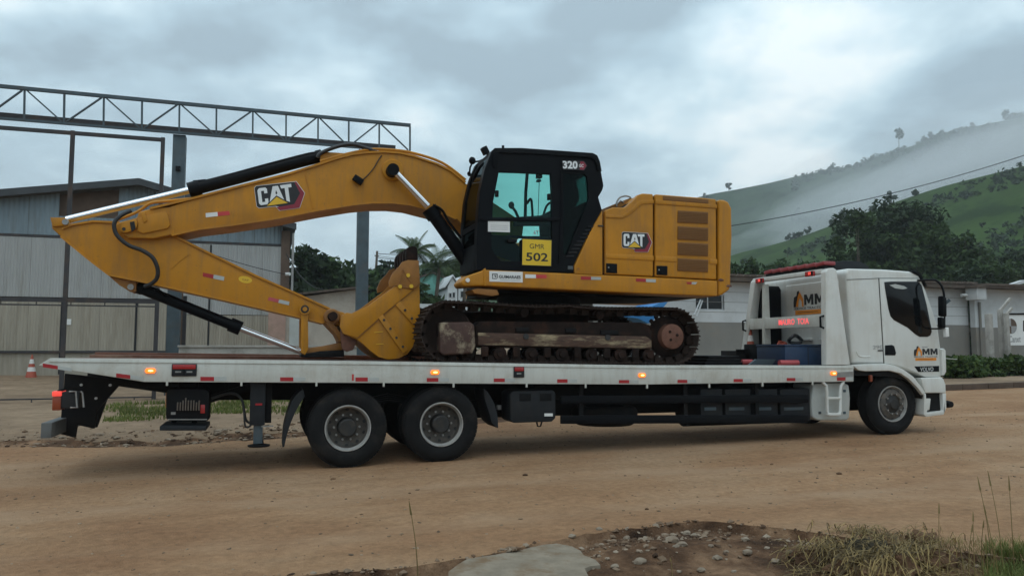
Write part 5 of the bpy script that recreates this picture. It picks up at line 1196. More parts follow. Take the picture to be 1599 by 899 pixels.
# red beacon bar lying across the top beam
for i in range(7):
    y0 = .08 + i*.225; x = u0[0]+.03; z = P(1290, 418, 0).z + .045
    tz = .03 if i % 2 else 0.0; B().bar((x+.12, y0, z+.045), (x+.12, y0+.222, z+.025), .24, .065).obj('beacon_lens', REDB, truck, .018)
B().box(u0[0]+.05, u0[0]+.27, .1, 1.62, P(1290, 418, 0).z+.002, P(1290, 418, 0).z+.046).obj('beacon_base', BLKM, truck)
for y in (.33, 1.68):
    x = ca.x-.02; z = u0[1]-.005
    o = B().box(x-.03, x+.02, y-.10, y+.10, z-.045, z+.04).obj('brake_lamp', REDP, truck, .01)
    B().box(x-.036, x-.028, y-.05, y+.01, z-.02, z+.025).obj('lit_bulb', REDE, o)
    B().box(x-.034, x-.028, y-.10, y-.055, z-.03, z+.03).obj('black_lens', BLK, o)
for y in (.02, 2.12):
    q = ca.z-.02; B().tube([(ca.x+.01, y+.04, q), (ca.x-.07, y+.04, q-.02), (ca.x-.07, y+.04, q-.18), (ca.x+.01, y+.04, q-.2)], .018, 8).obj('grab_handle', BLK, truck)
# lit red name display on the crossbar: faces the rear, runs across the truck
def text_rear(s, x, y0, y1, z0, z1, m, parent, name, bold=.03):
    cu = bpy.data.curves.new(name, 'FONT'); cu.body = s; cu.offset = bold; cu.resolution_u = 2
    t = bpy.data.objects.new('tmp', cu); COL.objects.link(t); dg = bpy.context.evaluated_depsgraph_get()
    me = bpy.data.meshes.new_from_object(t.evaluated_get(dg)); bpy.data.objects.remove(t); bpy.data.curves.remove(cu)
    xs = [v.co.x for v in me.vertices]; ys = [v.co.y for v in me.vertices]
    for v in me.vertices:
        u = (v.co.x-min(xs))/(max(xs)-min(xs)); w = (v.co.y-min(ys))/(max(ys)-min(ys)); v.co = (x, y0+(y1-y0)*u, z0+(z1-z0)*w)
    me.materials.append(m); me.name = name; return link(name, me, parent)
zc = (ca.z+cb2.z)/2
text_rear('MAURO  TOIA', ca.x-.004, 1.20, .42, zc-.045, zc+.055, LED, xb, 'led_lettering', .008)
# cab back wall: pressed panel, logo (both on the plane x = rear of the cab)
xr = min(v for v in [XZ(1323, 445, YC)[0], XZ(1331, 568, YC)[0]])-.01
o = B().box(xr-.02, xr+.06, .28, 1.62, 1.95, 2.62).obj('back_panel', WHT, cab, .03, 3)
for y in (.45, 1.0): B().box(xr-.012, xr+.06, y, y+.34, 1.62, 1.66).obj('panel_rib', WHT, cab, .01)
lg = B()
def ry(u, w): return (xr-.024, 1.40-.80*u, 2.50-.40*w)
def rpoly(b, pts, mi, dx=0):
    vs = [b.bm.verts.new((ry(u, w)[0]-dx, ry(u, w)[1], ry(u, w)[2])) for u, w in pts]; f = b.bm.faces.new(vs); f.material_index = mi
rpoly(lg, [(0, .5), (.02, .28), (.11, .22), (.13, .03), (.2, .0), (.2, .2), (.12, .62), (.07, .72), (0, .72)], 0)
rpoly(lg, [(.08, .70), (.16, .22), (.22, .06), (.34, .40), (.34, .72), (.28, .72), (.28, .5), (.22, .34), (.18, .45), (.16, .72)], 1, .002)
rpoly(lg, [(.05, .87), (.93, .87), (.93, 1.07), (.05, 1.07)], 1)
rpoly(lg, [(.14, .955), (.8, .955), (.8, .975), (.14, .975)], 0, .002)
lo = lg.obj('company_logo', [INK, ORG], cab)
for u0, u1 in ((.36, .66), (.70, 1.0)):
    b = B(); rpoly(b, [(u0+(u1-u0)*a, .20+.46*c) for a, c in MPOLY], 0, .001); b.obj('lettering', INK, cab)
text_rear('SERVICE TRACTOR', xr-.025, 1.40, 1.40-.79, 2.50-.40*.84, 2.50-.40*.74, INK, cab, 'lettering', .01)
# intake snorkel behind the cab
b = B(); b.prism([(1.72, 1.35), (2.02, 1.35), (2.05, 2.0), (2.03, 2.3), (1.98, 2.5), (1.9, 2.6), (1.75, 2.62), (1.70, 2.55)], -.14, .14)
for v in b.bm.verts: v.co = (xr-.2+v.co.y, 2.02-(v.co.x-1.72)*1.3 if False else v.co.x-.02, v.co.z)
bmesh.ops.recalc_face_normals(b.bm, faces=b.bm.faces[:]); b.obj('intake_snorkel', BLK, truck, .03, 3)

# ------------------------------------------------------------------ loose things on the front of the bed
zb_ = lambda x: float(np.interp(x, [p[0] for p in tp], [p[1] for p in tp]))-.012
def cone_thing(name, label, loc, h, r, sq):
    t = thing(name, label, 'traffic cone', loc)
    x, y, z = loc
    B().box(x-sq, x+sq, y-sq, y+sq, z, z+.03*h/.7).obj('base', CONE, t, .01)
    R = lambda k: r*(1-k)+.022*k
    cuts = [(.04, .30, CONE, 'cone_body'), (.30, .48, CONEW, 'white_band'), (.48, .62, CONE, 'cone_body'), (.62, .80, CONEW, 'white_band'), (.80, 1.0, CONE, 'cone_body')]
    for a, c, m, n in cuts: B().lathe((x, y, z), [(R(a), a*h), (R(c), c*h)] + ([(0, c*h)] if c == 1 else []), 24, axis='z').obj(n, m, t)
    return t
x = P(1162, 552, 2.1).x
zq = zb_(x)
cr1 = thing('crate', 'black open crate by the far headboard post, holding a traffic cone', 'crate', (x, 2.1, zq))
b = B(); x0, x1 = P(1150, 553, 1.9).x, P(1179, 553, 1.9).x; b.box(x0, x1, 1.9, 2.4, zq, zq+.03); b.box(x0, x1, 1.9, 1.93, zq+.03, zq+.24); b.box(x0, x1, 2.37, 2.4, zq+.03, zq+.24); b.box(x0, x0+.03, 1.93, 2.37, zq+.03, zq+.24); b.box(x1-.03, x1, 1.93, 2.37, zq+.03, zq+.24); b.obj('bin', BLKM, cr1, .008)
b = B(); b.bar((x0-.01, 1.89, zq+.25), (x1+.01, 1.89, zq+.25), .03, .03); b.obj('lip', BLKM, cr1)
q = P(1175, 551, 2.05); cone_thing('traffic_cone', 'faded orange and white traffic cone standing in black crate on the truck bed', (q.x, 2.1, zb_(q.x)+.03), .62, .115, .14)
c2 = thing('crate', 'tall black crate between the orange fuel can and the traffic cone', 'crate', (P(1198, 555, 1.6).x, 1.7, zq))
x0, x1 = P(1185, 550, 1.5).x, P(1211, 550, 1.5).x; zt = P(1190, 537, 1.5).z
B().box(x0, x1, 1.5, 1.95, zq, zt).obj('bin', BLK, c2, .02)
B().bar((x0-.008, 1.49, zt-.04), (x1+.008, 1.49, zt-.04), .02, .04).obj('rim_band', BLKM, c2)
dr = thing('tool_chest', 'dark blue metal tool chest standing behind the near headboard post', 'tool chest', (P(1255, 569, .5).x, .6, zb_(8.2)))
x0, x1 = P(1226, 555, .35).x, P(1297, 555, .35).x; zt = P(1255, 540.5, .35).z; z0 = zb_(8.2)
B().box(x0, x1, .35, 1.1, z0, zt).obj('body', BLUE, dr, .015)
B().box(x0-.01, x1+.01, .34, 1.11, zt+.002, zt+.03).obj('lid', BLUE, dr, .008)
B().box((x0+x1)/2-.006, (x0+x1)/2+.006, .346, .352, z0+.02, zt-.01).obj('front_seam', SEAM, dr)
fc = thing('fuel_can', 'orange plastic fuel can leaning beside the blue tool chest', 'fuel can', (P(1222, 560, .9).x, 1.0, z0))
q = P(1221, 545, 1.25); b = B(); b.prism([(q.x-.13, z0+.2), (q.x+.12, z0+.2), (q.x+.14, q.z+.02), (q.x+.06, q.z+.12), (q.x-.06, q.z+.06), (q.x-.14, q.z-.08)], 1.2, 1.38); b.obj('can_body', CONE, fc, .025, 3)
b = B(); b.tube([(q.x-.1, 1.29, q.z), (q.x-.02, 1.29, q.z+.14), (q.x+.1, 1.29, q.z+.12)], .016, 8); b.obj('can_handle', CONE, fc)
B().prism([(q.x-.14, z0), (q.x+.14, z0), (q.x+.12, z0+.195), (q.x-.12, z0+.195)], 1.18, 1.40).obj('can_foot', BLKM, fc, .01)
b = B(); q = P(1242, 537, .8); b.tube([(q.x+math.cos(a)*.115, .8+.04*math.sin(a*2), zt+.055+.065*(1+math.sin(a))) for a in np.linspace(-.3, 5.6, 22)], .03, 8); o = b.obj('hose_coil', SKIN_H, label='coil of thick black hose lying on the blue tool chest', category='hose')
for n, a, c3, yy, lb in (('red_pipe', (1158, 561.5), (1174, 562.5), 1.0, 'short faded red pipe lying on the bed left of the grey plate'), ('red_pipe', (1217, 565), (1246, 568), .3, 'longer faded red pipe lying in front of the blue tool chest')):
    p0, p1 = P(*a, yy), P(*c3, yy); p0.z = p1.z = zb_(p0.x)+.046
    B().tube([p0, p1], .045, 12).obj(n, PINK, label=lb, category='pipe')
p = pp([(1170, 569.3), (1181, 560.6), (1212, 560.6), (1206, 569.3)], .55)
B().prism(p, .55, .60).obj('steel_plate', STRUCT, label='grey steel plate leaning on its edge between the two red pipes', category='steel plate')
a0, a1 = P(1101, 569, .6), P(1160, 569, .6); zz_ = zb_(a0.x)
b = B(); b.box(a0.x, a1.x, .6, 1.7, zz_, zz_+.05)
o = b.obj('rubber_mat', BLKM, None, .01, label='thick black rubber mats stacked on the bed right of the excavator track', category='rubber mat')
for k in range(2): B().box(a0.x+.05+.04*k, a1.x-.03*k, .64, 1.66, zz_+.052+.05*k, zz_+.1+.05*k).obj('upper_mat', BLKM, o, .01)
# ------------------------------------------------------------------ the excavator on the bed
EY = 1.35                                              # its centre line
ex = thing('excavator', 'yellow tracked excavator with black cab standing on the white truck bed', 'excavator', (4.1, EY, 1.25))
YT = .05
# crawler tracks -------------------------------------------------------
def belt():
    cl = Vector((*XZ(704, 518, YT), 0)); crr = Vector((*XZ(1054, 525, YT), 0))
    r = .392; pts = []
    d = (crr-cl).normalized(); n_ = Vector((-d.y, d.x, 0)); L_ = (crr-cl).length
    a0 = math.atan2(d.y, d.x)
    for k in range(40): t = k/40; sag = -.035*math.sin(math.pi*t)**2*abs(math.sin(2*math.pi*t)) ; pts.append(cl + d*L_*t + n_*(r+sag))
    for k in range(30): a = a0 + math.pi/2 - math.pi*k/30; pts.append(crr + Vector((math.cos(a), math.sin(a), 0))*r)
    for k in range(40): pts.append(crr - d*L_*k/40 - n_*r)
    for k in range(30): a = a0 - math.pi/2 - math.pi*k/30; pts.append(cl + Vector((math.cos(a), math.sin(a), 0))*r)
    return pts, cl, crr
bp, CL, CRR = belt()
bl = [0]
for i in range(len(bp)): bl.append(bl[-1] + (bp[(i+1) % len(bp)]-bp[i]).length)
NS = 50
def shoe_mesh():
    b = B(); p = bl[-1]/NS
    b.box(-p*.48, p*.48, 0, .52, 0, .016)
    for x in (-p*.44, -p*.12, p*.22): b.prism([(x, .016), (x+.02, .016), (x+.016, .042), (x+.004, .042)], 0, .52)
    b.box(-p*.3, p*.3, .17, .205, -.085, -.001); b.box(-p*.3, p*.3, .315, .35, -.085, -.001)
    for s in (-.2, .2):
        for yy in (.13, .39): b.cyl((p*s, yy, -.02), (p*s, yy, -.001), .014, 6)
    o = b.obj('track_shoe', RUST, None); me = o.data; bpy.data.objects.remove(o); return me
shoe = shoe_mesh()
for side, y0 in (('n', YT), ('f', 2*EY-YT-.52)):
    b = B(); inner = []
    for i in range(0, len(bp), 2):
        inner.append((bp[i].x, bp[i].y))
    c_ = (CL+CRR)/2
    b.plate([(x, z) for x, z in inner], [[(CL.x+(x-CL.x)*1.0 if False else c_.x+(x-c_.x)*.985, c_.y+(z-c_.y)*.93) for x, z in inner]], y0+.2, y0+.32)
    trk = b.obj('crawler_track', RUST, ex)
    for i in range(NS):
        s = bl[-1]*i/NS; j = max(k for k in range(len(bp)) if bl[k] <= s); t = (s-bl[j])/max(1e-6, bl[j+1]-bl[j])
        p = bp[j].lerp(bp[(j+1) % len(bp)], t); d = (bp[(j+1) % len(bp)]-bp[j]).normalized(); nrm = Vector((-d.y, d.x, 0))
        o = link('track_shoe', shoe, trk)
        o.matrix_local = Matrix(((d.x, 0, nrm.x, p.x), (0, 1, 0, y0), (d.y, 0, nrm.y, p.y), (0, 0, 0, 1)))
    f = 1 if side == 'n' else -1; ya = y0 if f == 1 else y0+.52
    def Y(o): return ya + f*o
    def ys(a, c): return tuple(sorted((Y(a), Y(c))))
    tf = B(); y1, y2 = ys(.12, .40)
    tf.prism(pp([(744, 508), (752, 501), (1004, 503), (1013, 505), (1021, 516), (1021, 545), (1008, 546), (744, 541)], .1), y1, y2)
    frame = tf.obj('track_frame', TRK, ex, .015)
    b = B(); y1, y2 = ys(.095, .13); b.prism(pp([(748, 519), (1012, 525), (1020, 531), (1020, 544), (748, 538.5)], .1), y1, y2); b.obj('scraped_guard', SCRP, frame, .012)
    for x, z in ((822, 525), (950, 526.5)): q = P(x, z, .12); B().cyl((q.x, Y(.08), q.z), (q.x, Y(.14), q.z), .042, 14).obj('tow_hole', SEAM, frame)
    for xa, xb, yy in ((807, 828, 516), (885, 902, 517), (940, 968, 520)): q, q2 = P(xa, yy, .1), P(xb, yy, .1); y1, y2 = ys(.085, .125); B().box(q.x, q2.x, y1, y2, q.z-.02, q.z+.045).obj('frame_lug', BLKM, frame, .01)
    y1, y2 = ys(.04, .42); B().prism(pp([(688, 503), (735, 502), (742, 507), (744, 540), (739, 552), (693, 555), (687, 549)], .06), y1, y2).obj('idler_guard', SCRP2, ex, .03, 3)
    b = B(); b.lathe((CL.x, Y(.26), CL.y), [(0, -.12), (.15, -.12), (.16, -.06), (.33, -.06), (.36, -.03), (.36, .03), (.33, .06), (0, .12)], 32); b.obj('idler_wheel', TRK, ex)
    b = B(); b.lathe((CRR.x, Y(.26), CRR.y), [(.2, -.09*f), (.27, -.06), (.31, -.025), (.31, .025), (.2, .06)], 36)
    for k in range(21):
        a = 2*math.pi*k/21; dv = Vector((math.cos(a), 0, math.sin(a))); b.obox(Vector((CRR.x, Y(.26), CRR.y))+dv*.33, dv, (.07, .045, .05), up=(0, 1, 0))
    spk = b.obj('sprocket', TRK, ex)
    q = P(1058, 526, .05)
    B().lathe((CRR.x, Y(0), CRR.y), [(0, .06*f), (.16, .06*f), (.185, .07*f), (.19, .10*f), (.19, .3*f)], 32).obj('final_drive_hub', HUBR, spk)
    for dx, dz in ((-.05, .07), (-.04, -.05), (.07, .02)): B().cyl((CRR.x+dx, Y(.05), CRR.y+dz), (CRR.x+dx, Y(.09), CRR.y+dz), .022, 8).obj('plug', TRK, spk)
    for k in range(7):
        t = (k+.6)/7.4; c = CL.lerp(CRR, t); c.y -= .285
        B().lathe((c.x, Y(.26), c.y), [(0, -.17), (.045, -.17), (.05, -.14), (.095, -.13), (.095, -.06), (.075, -.05), (.075, .05), (.095, .06), (.095, .13), (0, .17)], 18).obj('track_roller', TRK, ex)
        y1, y2 = ys(.09, .14)
        if k < 6: q = CL.lerp(CRR, (k+1.1)/7.4); B().box(q.x-.05, q.x+.05, y1, y2, q.y-.33, q.y-.19).obj('roller_guard', TRK, ex, .01)
    for t in (.32, .66):
        c = CL.lerp(CRR, t); c.y += .29
        B().lathe((c.x, Y(.26), c.y), [(0, -.15), (.06, -.15), (.06, .15), (0, .15)], 16).obj('carrier_roller', TRK, ex)
# middle frame and slewing ring
mx_ = (CL.x+CRR.x)/2; mz = (CL.y+CRR.y)/2
B().box(CL.x+.2, mx_+.55, .58, 2.1, mz-.14, mz+.33).obj('car_body', TRK, ex, .04)
zr = P(850, 458, EY).z
B().lathe((mx_+.02, EY, 0), [(0, mz+.28), (.62, mz+.28), (.64, mz+.33), (.64, mz+.38), (.58, mz+.39), (.58, mz+.47), (.66, mz+.48), (.66, mz+.6), (0, mz+.6)], 40, axis='z').obj('slew_ring', BLKM, ex)
# revolving frame
YF = .02
fr = B().px([(728, 431), (757, 421), (896, 427), (1022, 432.5), (1121, 438), (1121, 462.5), (1000, 458), (920, 454), (780, 447.5), (757, 446), (724, 447), (720, 441)], YF, .5, yt=YF).obj('revolving_frame', YEL, ex, .03, 3)
B().px([(806, 423.5), (896, 427), (1022, 432.5), (1121, 438), (1121, 462.5), (1000, 458), (920, 454), (800, 449)], 2.2, 2.68, yt=YF).obj('revolving_frame', YEL, ex, .03, 3)
B().px([(790, 425), (896, 428), (1118, 439), (1118, 461), (1000, 462), (790, 452)], .5, 2.2, yt=YF).obj('frame_floor', BLKM, ex)
b = B(); b.px([(737, 452), (746, 450), (776, 452), (780, 460), (768, 462), (741, 458)], .06, .5, yt=.06); b.obj('step', YELD, ex, .01)
for x in (755, 756.6): pass
B().px([(754.5, 420.5), (758, 418.5), (759, 446), (755.5, 446)], YF-.012, YF+.1, yt=YF).obj('frame_rib', YEL, fr, .004)
q = P(730, 437.5, YF); B().cyl((q.x, YF-.02, q.z), (q.x, YF+.05, q.z), .03, 10).obj('frame_plug', LABEL, fr)
b = B().px([(764, 423), (816, 424.5), (816, 441), (764, 439.5)], YF-.006, YF+.002, yt=YF); lb_ = b.obj('company_plate', LABEL, fr)
text_obj('lettering', 'GUIMARAES', [(779, 429.3), (813, 430.3), (813, 435.3), (779, 434.4)], YF-.008, INK, fr, bold=.03)
b = B(); q = [(768.5, 427), (777, 427.2), (777, 435.4), (768.5, 435.2)]
for u0_, u1_, v0_, v1_ in ((0, 1, 0, .14), (0, .14, .14, .62), (.3, .75, .3, .45), (.55, .7, .45, .7), (.86, 1, .14, .86), (0, .86, .86, 1), (0, .14, .7, .86)): b.px(sub(q, u0_, u1_, v0_, v1_), YF-.008, YF-.005, yt=YF-.008)
b.obj('square_logo', INK, fr)
b = B(); b.px([(781, 436.6), (813, 437.4), (813, 438), (781, 437.2)], YF-.008, YF-.005, yt=YF-.008); b.obj('small_print', INKG, fr)
def strip(q, y, parent, mats, sp=.5, extra=None, name='reflective_strip'):
    b = B(); b.px(sub(q, 0, sp, 0, 1), y-.004, y+.001, 0, yt=y); b.px(sub(q, sp, 1, 0, 1), y-.004, y+.001, 1, yt=y); return b.obj(name, mats, parent)
strip([(820, 428.3), (853.5, 429), (853.5, 434.6), (820, 434)], YF, fr, [LABEL, LRED])
strip([(907, 431.5), (938.5, 432.5), (938.5, 437), (907, 436.5)], YF, fr, [RED, SILV])
strip([(993, 434.5), (1024, 436), (1024, 440.8), (993, 439.4)], YF, fr, [RED, SILV])
strip([(1071.5, 440.2), (1089, 440.4), (1086, 444), (1073, 443.4)], YF, fr, [RED, SILV])
# boom -------------------------------------------------------------------
YB0, YB1 = 1.04, 1.66
boom_px = [(214, 339.5), (216, 331), (234, 326), (264, 323), (300, 311), (375, 291.5), (450, 272.5), (490, 260), (525, 248.5), (550, 242), (575, 239), (600, 238), (625, 240), (647, 245), (683, 257), (705, 268), (727, 286), (748, 300), (772, 317), (808, 341), (818, 352), (816, 368), (806, 376), (786, 370), (760, 366), (742, 362), (724, 353), (712, 341), (694, 333), (665, 325.5), (640, 319), (613, 316), (580, 316), (550, 319), (500, 327), (425, 341.5), (360, 351), (310, 357), (268, 366.5), (240, 372.5), (201, 371.5), (186, 364), (179, 357), (181, 349.5), (190, 346)]
bm_ = B().px(boom_px, YB0, YB1, yt=YB0).obj('boom', YEL, ex, .022, 3, sharp=25)
b = B()                                                  # raised flange along the top and bottom edges
for seq in ([(234, 325.5), (300, 310), (375, 290.5), (450, 271.5), (490, 259), (525, 247.5), (550, 241), (575, 238), (600, 237), (625, 239), (647, 244), (683, 256), (705, 267), (727, 285)], [(268, 367), (310, 357.5), (360, 351.5), (425, 342), (500, 327.5), (550, 319.5), (580, 316.5), (613, 316.5), (640, 319.5), (665, 326), (694, 333.5), (712, 341.5)]):
    pts = [P(x, y, YB0-.012) for x, y in seq]
    for a, c in zip(pts, pts[1:]): b.bar(Vector((a.x, (YB0+YB1)/2, a.z)), Vector((c.x, (YB0+YB1)/2, c.z)), YB1-YB0+.05, .03)
b.obj('flange', YEL, bm_)
b = B(); b.px([(216, 341), (222, 339), (256, 331), (262, 333), (266, 352), (262, 357), (224, 365), (215, 361)], YB0-.03, YB0+.01, yt=YB0); b.obj('wear_plate', YEL, bm_, .008)
b = B(); b.px([(188, 351), (192, 348.5), (212, 343.5), (216, 347), (214, 357), (206, 362), (196, 364.5), (189, 362)], YB0-.06, YB0+.01, yt=YB0); b.obj('pin_boss', YEL, bm_, .012)
q = P(193.5, 357.5, YB0-.06); B().cyl((q.x, q.y-.006, q.z), (q.x, q.y+.05, q.z), .022, 12).obj('pin_hole', SEAM, bm_)
b = B(); b.px([(221, 333), (226, 331), (231, 345), (225, 349)], YB0-.05, YB0, yt=YB0); b.obj('hose_clamp', YEL, bm_, .008)
b = B(); b.px([(204, 348), (211, 347), (213, 358), (207, 363)], YB0-.075, YB0-.055, yt=YB0); b.obj('pin_guard', GREYD, bm_)
b = B(); l = [P(x, y, YB0-.002) for x, y in [(475.5, 268), (481, 290), (488.5, 326)]]
for a, c in zip(l, l[1:]): b.bar(a, c, .008, .012, up=(0, 1, 0))
l = [P(x, y, YB0-.002) for x, y in [(264, 325), (270, 345), (271, 365)]]
for a, c in zip(l, l[1:]): b.bar(a, c, .02, .012, up=(0, 1, 0))
b.obj('weld_bead', YEL, bm_)
for y in (1.16, 1.48): B().px([(500, 250), (501, 240), (506, 237), (545, 239.5), (563, 240), (540, 247), (520, 256)], y, y+.06, yt=1.16).obj('cylinder_bracket', YEL, bm_, .01)
strip([(321, 332.8), (358, 329.5), (359, 335.6), (321.5, 339.5)], YB0, bm_, [LABEL, LRED])
# raised edge decal
def catlogo(quad, y, parent):
    b = B(); e = .0
    quadpoly(b, [(-.008, .06), (.035, -.004), (.865, .035), (1.012, .5), (.866, 1.006), (.44, 1.006), (.376, .83), (.035, .81), (-.008, .73)], quad, y, 0, .003)
    quadpoly(b, [(0, .07), (.04, .01), (.82, .05), (.93, .44), (.79, .86), (.45, .86), (.38, .81), (.04, .79), (0, .72)], quad, y-.003, 1, .002)
    quadpoly(b, [(.82, .05), (.86, .05), (1, .5), (.86, .99), (.45, .99), (.39, .86), (.76, .84), (.91, .48)], quad, y-.005, 2, .002)
    quadpoly(b, [(.255, .70), (.365, .10), (.475, .10), (.575, .68), (.515, .60), (.42, .46), (.325, .59)], quad, y-.0075, 4, .001)
    quadpoly(b, [(.405, .36), (.425, .25), (.445, .36), (.425, .41)], quad, y-.0085, 1, .001)
    quadpoly(b, [(.085, .10), (.215, .10), (.245, .16), (.245, .31), (.18, .31), (.18, .21), (.12, .21), (.12, .61), (.18, .61), (.18, .50), (.245, .50), (.245, .64), (.215, .71), (.085, .71), (.05, .64), (.05, .17)], quad, y-.0065, 4, .001)
    quadpoly(b, [(.515, .10), (.75, .10), (.75, .22), (.68, .22), (.68, .74), (.61, .68), (.605, .22), (.535, .22)], quad, y-.0065, 4, .001)
    quadpoly(b, [(.16, .78), (.42, .44), (.68, .78)], quad, y-.0088, 1, .001)
    quadpoly(b, [(.20, .765), (.42, .49), (.635, .765)], quad, y-.0101, 3, .001)
    b.obj('maker_logo', [LABEL, INK, CATR, CATY, CATW], parent)
catlogo([(397.1, 290.7), (472.7, 280.1), (478.2, 323.2), (402.6, 334)], YB0-.002, bm_)
# camera / lamp on the boom with its cable
q = P(558, 281, YB0); b = B(); b.bar((q.x-.06, q.y-.05, q.z+.03), (q.x+.07, q.y-.05, q.z-.05), .08, .09); o = b.obj('work_lamp', BLK, bm_, .015)
B().tube(spline([P(562, 285, YB0-.02), P(575, 273, YB0-.02), P(584, 262, YB0-.02), P(591, 250, YB0-.02), P(596, 243, YB0-.01)], 4), .009, 6).obj('lamp_cable', CABLE, bm_)
# hoses and steel pipes over the top of the boom
for k in range(3):
    y = 1.14 + .16*k
    B().tube(spline([P(496, 246, y), P(500, 240, y), P(515, 233, y), P(535, 227, y), P(552, 226, y), P(570, 231, y), P(588, 237, y)], 5), .028, 8).obj('boom_hose', SKIN_H, bm_)
    B().tube(spline([P(500, 254-2, y), P(540, 241, y), P(575, 234, y), P(600, 233.5, y), P(640, 238, y), P(690, 254, y), P(727, 281, y)], 5), .022, 8).obj('steel_pipe', YEL, bm_)
B().tube(spline([P(184, 343, 1.2), P(214, 331, 1.2), P(235, 317.5, 1.2), P(262, 314, 1.2), P(300, 310, 1.2)], 5), .02, 8).obj('steel_pipe', YEL, bm_)
B().tube(spline([P(205, 329, YB0-.05), P(190, 336, YB0-.08), P(179, 347, YB0-.1), P(180, 362, YB0-.1), P(189, 374, YB0-.1), P(203, 384, YB0-.1), P(222, 391, YB0-.1), P(238, 402, YB0-.1), P(246, 419, YB0-.08), P(245, 434, YB0-.05), P(236, 443, YB0), P(226, 447, YB0+.04)], 6), .027, 10).obj('stick_hose', SKIN_H, ex)
# hydraulic cylinders
def ram(name, parts, rb, rr, y, label=None, collar=1.25):
    (b0, b1), (r0, r1) = parts
    p0, p1 = P(*b0, y), P(*b1, y); q0, q1 = P(*r0, y), P(*r1, y)
    b = B(); d = (p1-p0).normalized(); b.cyl(p0, p1, rb, 24); b.cyl(p1-d*.14, p1+d*.02, rb*collar, 24); b.cyl(p0, p0+d*.08, rb*1.12, 24)
    o = b.obj(name, BLK, ex, label=label)
    B().cyl(q0, q1, rr, 20).obj('chrome_rod', CHR, o); return o
sc = ram('stick_cylinder', (((503, 243.5), (297, 297)), ((300, 296), (104, 343.5))), .088, .05, 1.35, 'long black hydraulic cylinder lying above the boom')
b = B(); b.bar(P(302, 286, 1.35), P(322, 284, 1.35), .09, .06); b.tube(spline([P(300, 290, 1.3), P(400, 262, 1.3), P(480, 241, 1.3), P(494, 240, 1.3)], 4), .022, 8); b.obj('cylinder_pipe', BLK, sc)
for s, y in ((0, .90), (1, 2*EY-.90)):
    bc = ram('boom_cylinder', (((748, 436), (671, 327)), ((668, 322), (616, 268))), .098, .05, y, None, 1.22)
    q = P(613, 266, y); B().cyl((q.x, q.y-.07, q.z), (q.x, q.y+.09, q.z), .088, 24).obj('rod_eye', BLK, bc)
    b = B(); b.tube(spline([P(676, 320, y-.09), P(690, 328, y-.1), P(700, 345, y-.1), P(720, 372, y-.09)], 5), .02, 8); b.obj('cylinder_pipe', BLK, bc)
q = P(613, 266, YB0); b = B(); b.lathe((q.x, YB0, q.z), [(0, -.03), (.15, -.03), (.165, -.015), (.165, 0)], 32); b.obj('pin_boss', YEL, bm_)
q = P(707, 350, 1.0); 
# stick -------------------------------------------------------------------
YS0, YS1 = 1.14, 1.56
st = B().px([(80, 340), (103, 340.5), (107, 351), (145, 345.5), (187, 347.5), (230, 352), (268, 366), (300, 382), (400, 430.5), (467, 460), (515, 482), (535, 487), (546, 492), (547, 505), (530, 509), (507.5, 505), (465, 494), (400, 479), (320, 461), (237.5, 442.5), (200, 437), (170, 429), (140, 406), (112, 383), (95, 369), (81, 357)], YS0, YS1, yt=YS0).obj('stick', YEL, ex, .02, 3, sharp=25)
b = B()
for seq in ([(95, 369), (112, 383), (140, 406), (170, 429), (237.5, 442.5), (320, 461), (400, 479), (465, 494), (505, 504)], [(97, 357), (112, 351), (145, 345.5), (187, 347.5)], [(268, 366), (300, 382), (400, 430.5), (467, 460), (515, 482)]):
    pts = [P(x, y, YS0-.012) for x, y in seq]
    for a, c in zip(pts, pts[1:]): b.bar(Vector((a.x, (YS0+YS1)/2, a.z)), Vector((c.x, (YS0+YS1)/2, c.z)), YS1-YS0+.05, .026)
b.obj('flange', YEL, st)
B().px([(79.5, 340), (102, 340.5), (106, 345), (105, 353.5), (83, 354)], YS0-.04, YS0+.005, yt=YS0).obj('lug_plate', YEL, st, .008)
q = P(102, 346.5, YS0-.05); B().cyl((q.x, q.y-.01, q.z), (q.x, q.y+.04, q.z), .038, 16).obj('pin', STEEL, st)
b = B(); l = [P(x, y, YS0-.002) for x, y in [(267, 420), (280, 408), (296, 397)]]
for a, c in zip(l, l[1:]): b.bar(a, c, .006, .01, up=(0, 1, 0))
b.obj('weld_bead', YEL, st)
strip([(317, 425.5), (350.5, 432), (349.5, 438.3), (316.5, 431.5)], YS0, st, [RED, SILV])
strip([(420, 463.5), (452, 471), (451, 476.5), (418, 468.5)], YS0, st, [PINK, SILV])
q = P(383, 436.5, YS0); b = B(); b.lathe((q.x, YS0, q.z), [(0, -.003), (.075, -.003), (.075, 0)], 20); o = b.obj('oval_badge', CATY, st)
for v in o.data.vertices: v.co.x = q.x + (v.co.x-q.x)*1.2; v.co.z = q.z + (v.co.z-q.z)*.65 - (v.co.x-q.x)*.12
text_obj('lettering', 'CAT', [(378.5, 434.5), (388.5, 436.5), (388.3, 439.3), (378.3, 437.5)], YS0-.005, YELD, st, bold=.02)
for y in (1.18, 1.46): B().px([(170, 431), (200, 437), (213, 440), (212, 455), (204, 456), (186, 445)], y, y+.06, yt=1.18).obj('cylinder_bracket', YELD, st, .008)
q = P(204, 448, 1.16); B().cyl((q.x, 1.15, q.z), (q.x, 1.55, q.z), .04, 14).obj('pin', STEEL, st)
bk = ram('bucket_cylinder', (((214, 448), (374, 512)), ((376, 513), (470, 549))), .073, .042, 1.35, 'black hydraulic cylinder slung below the stick', 1.35)
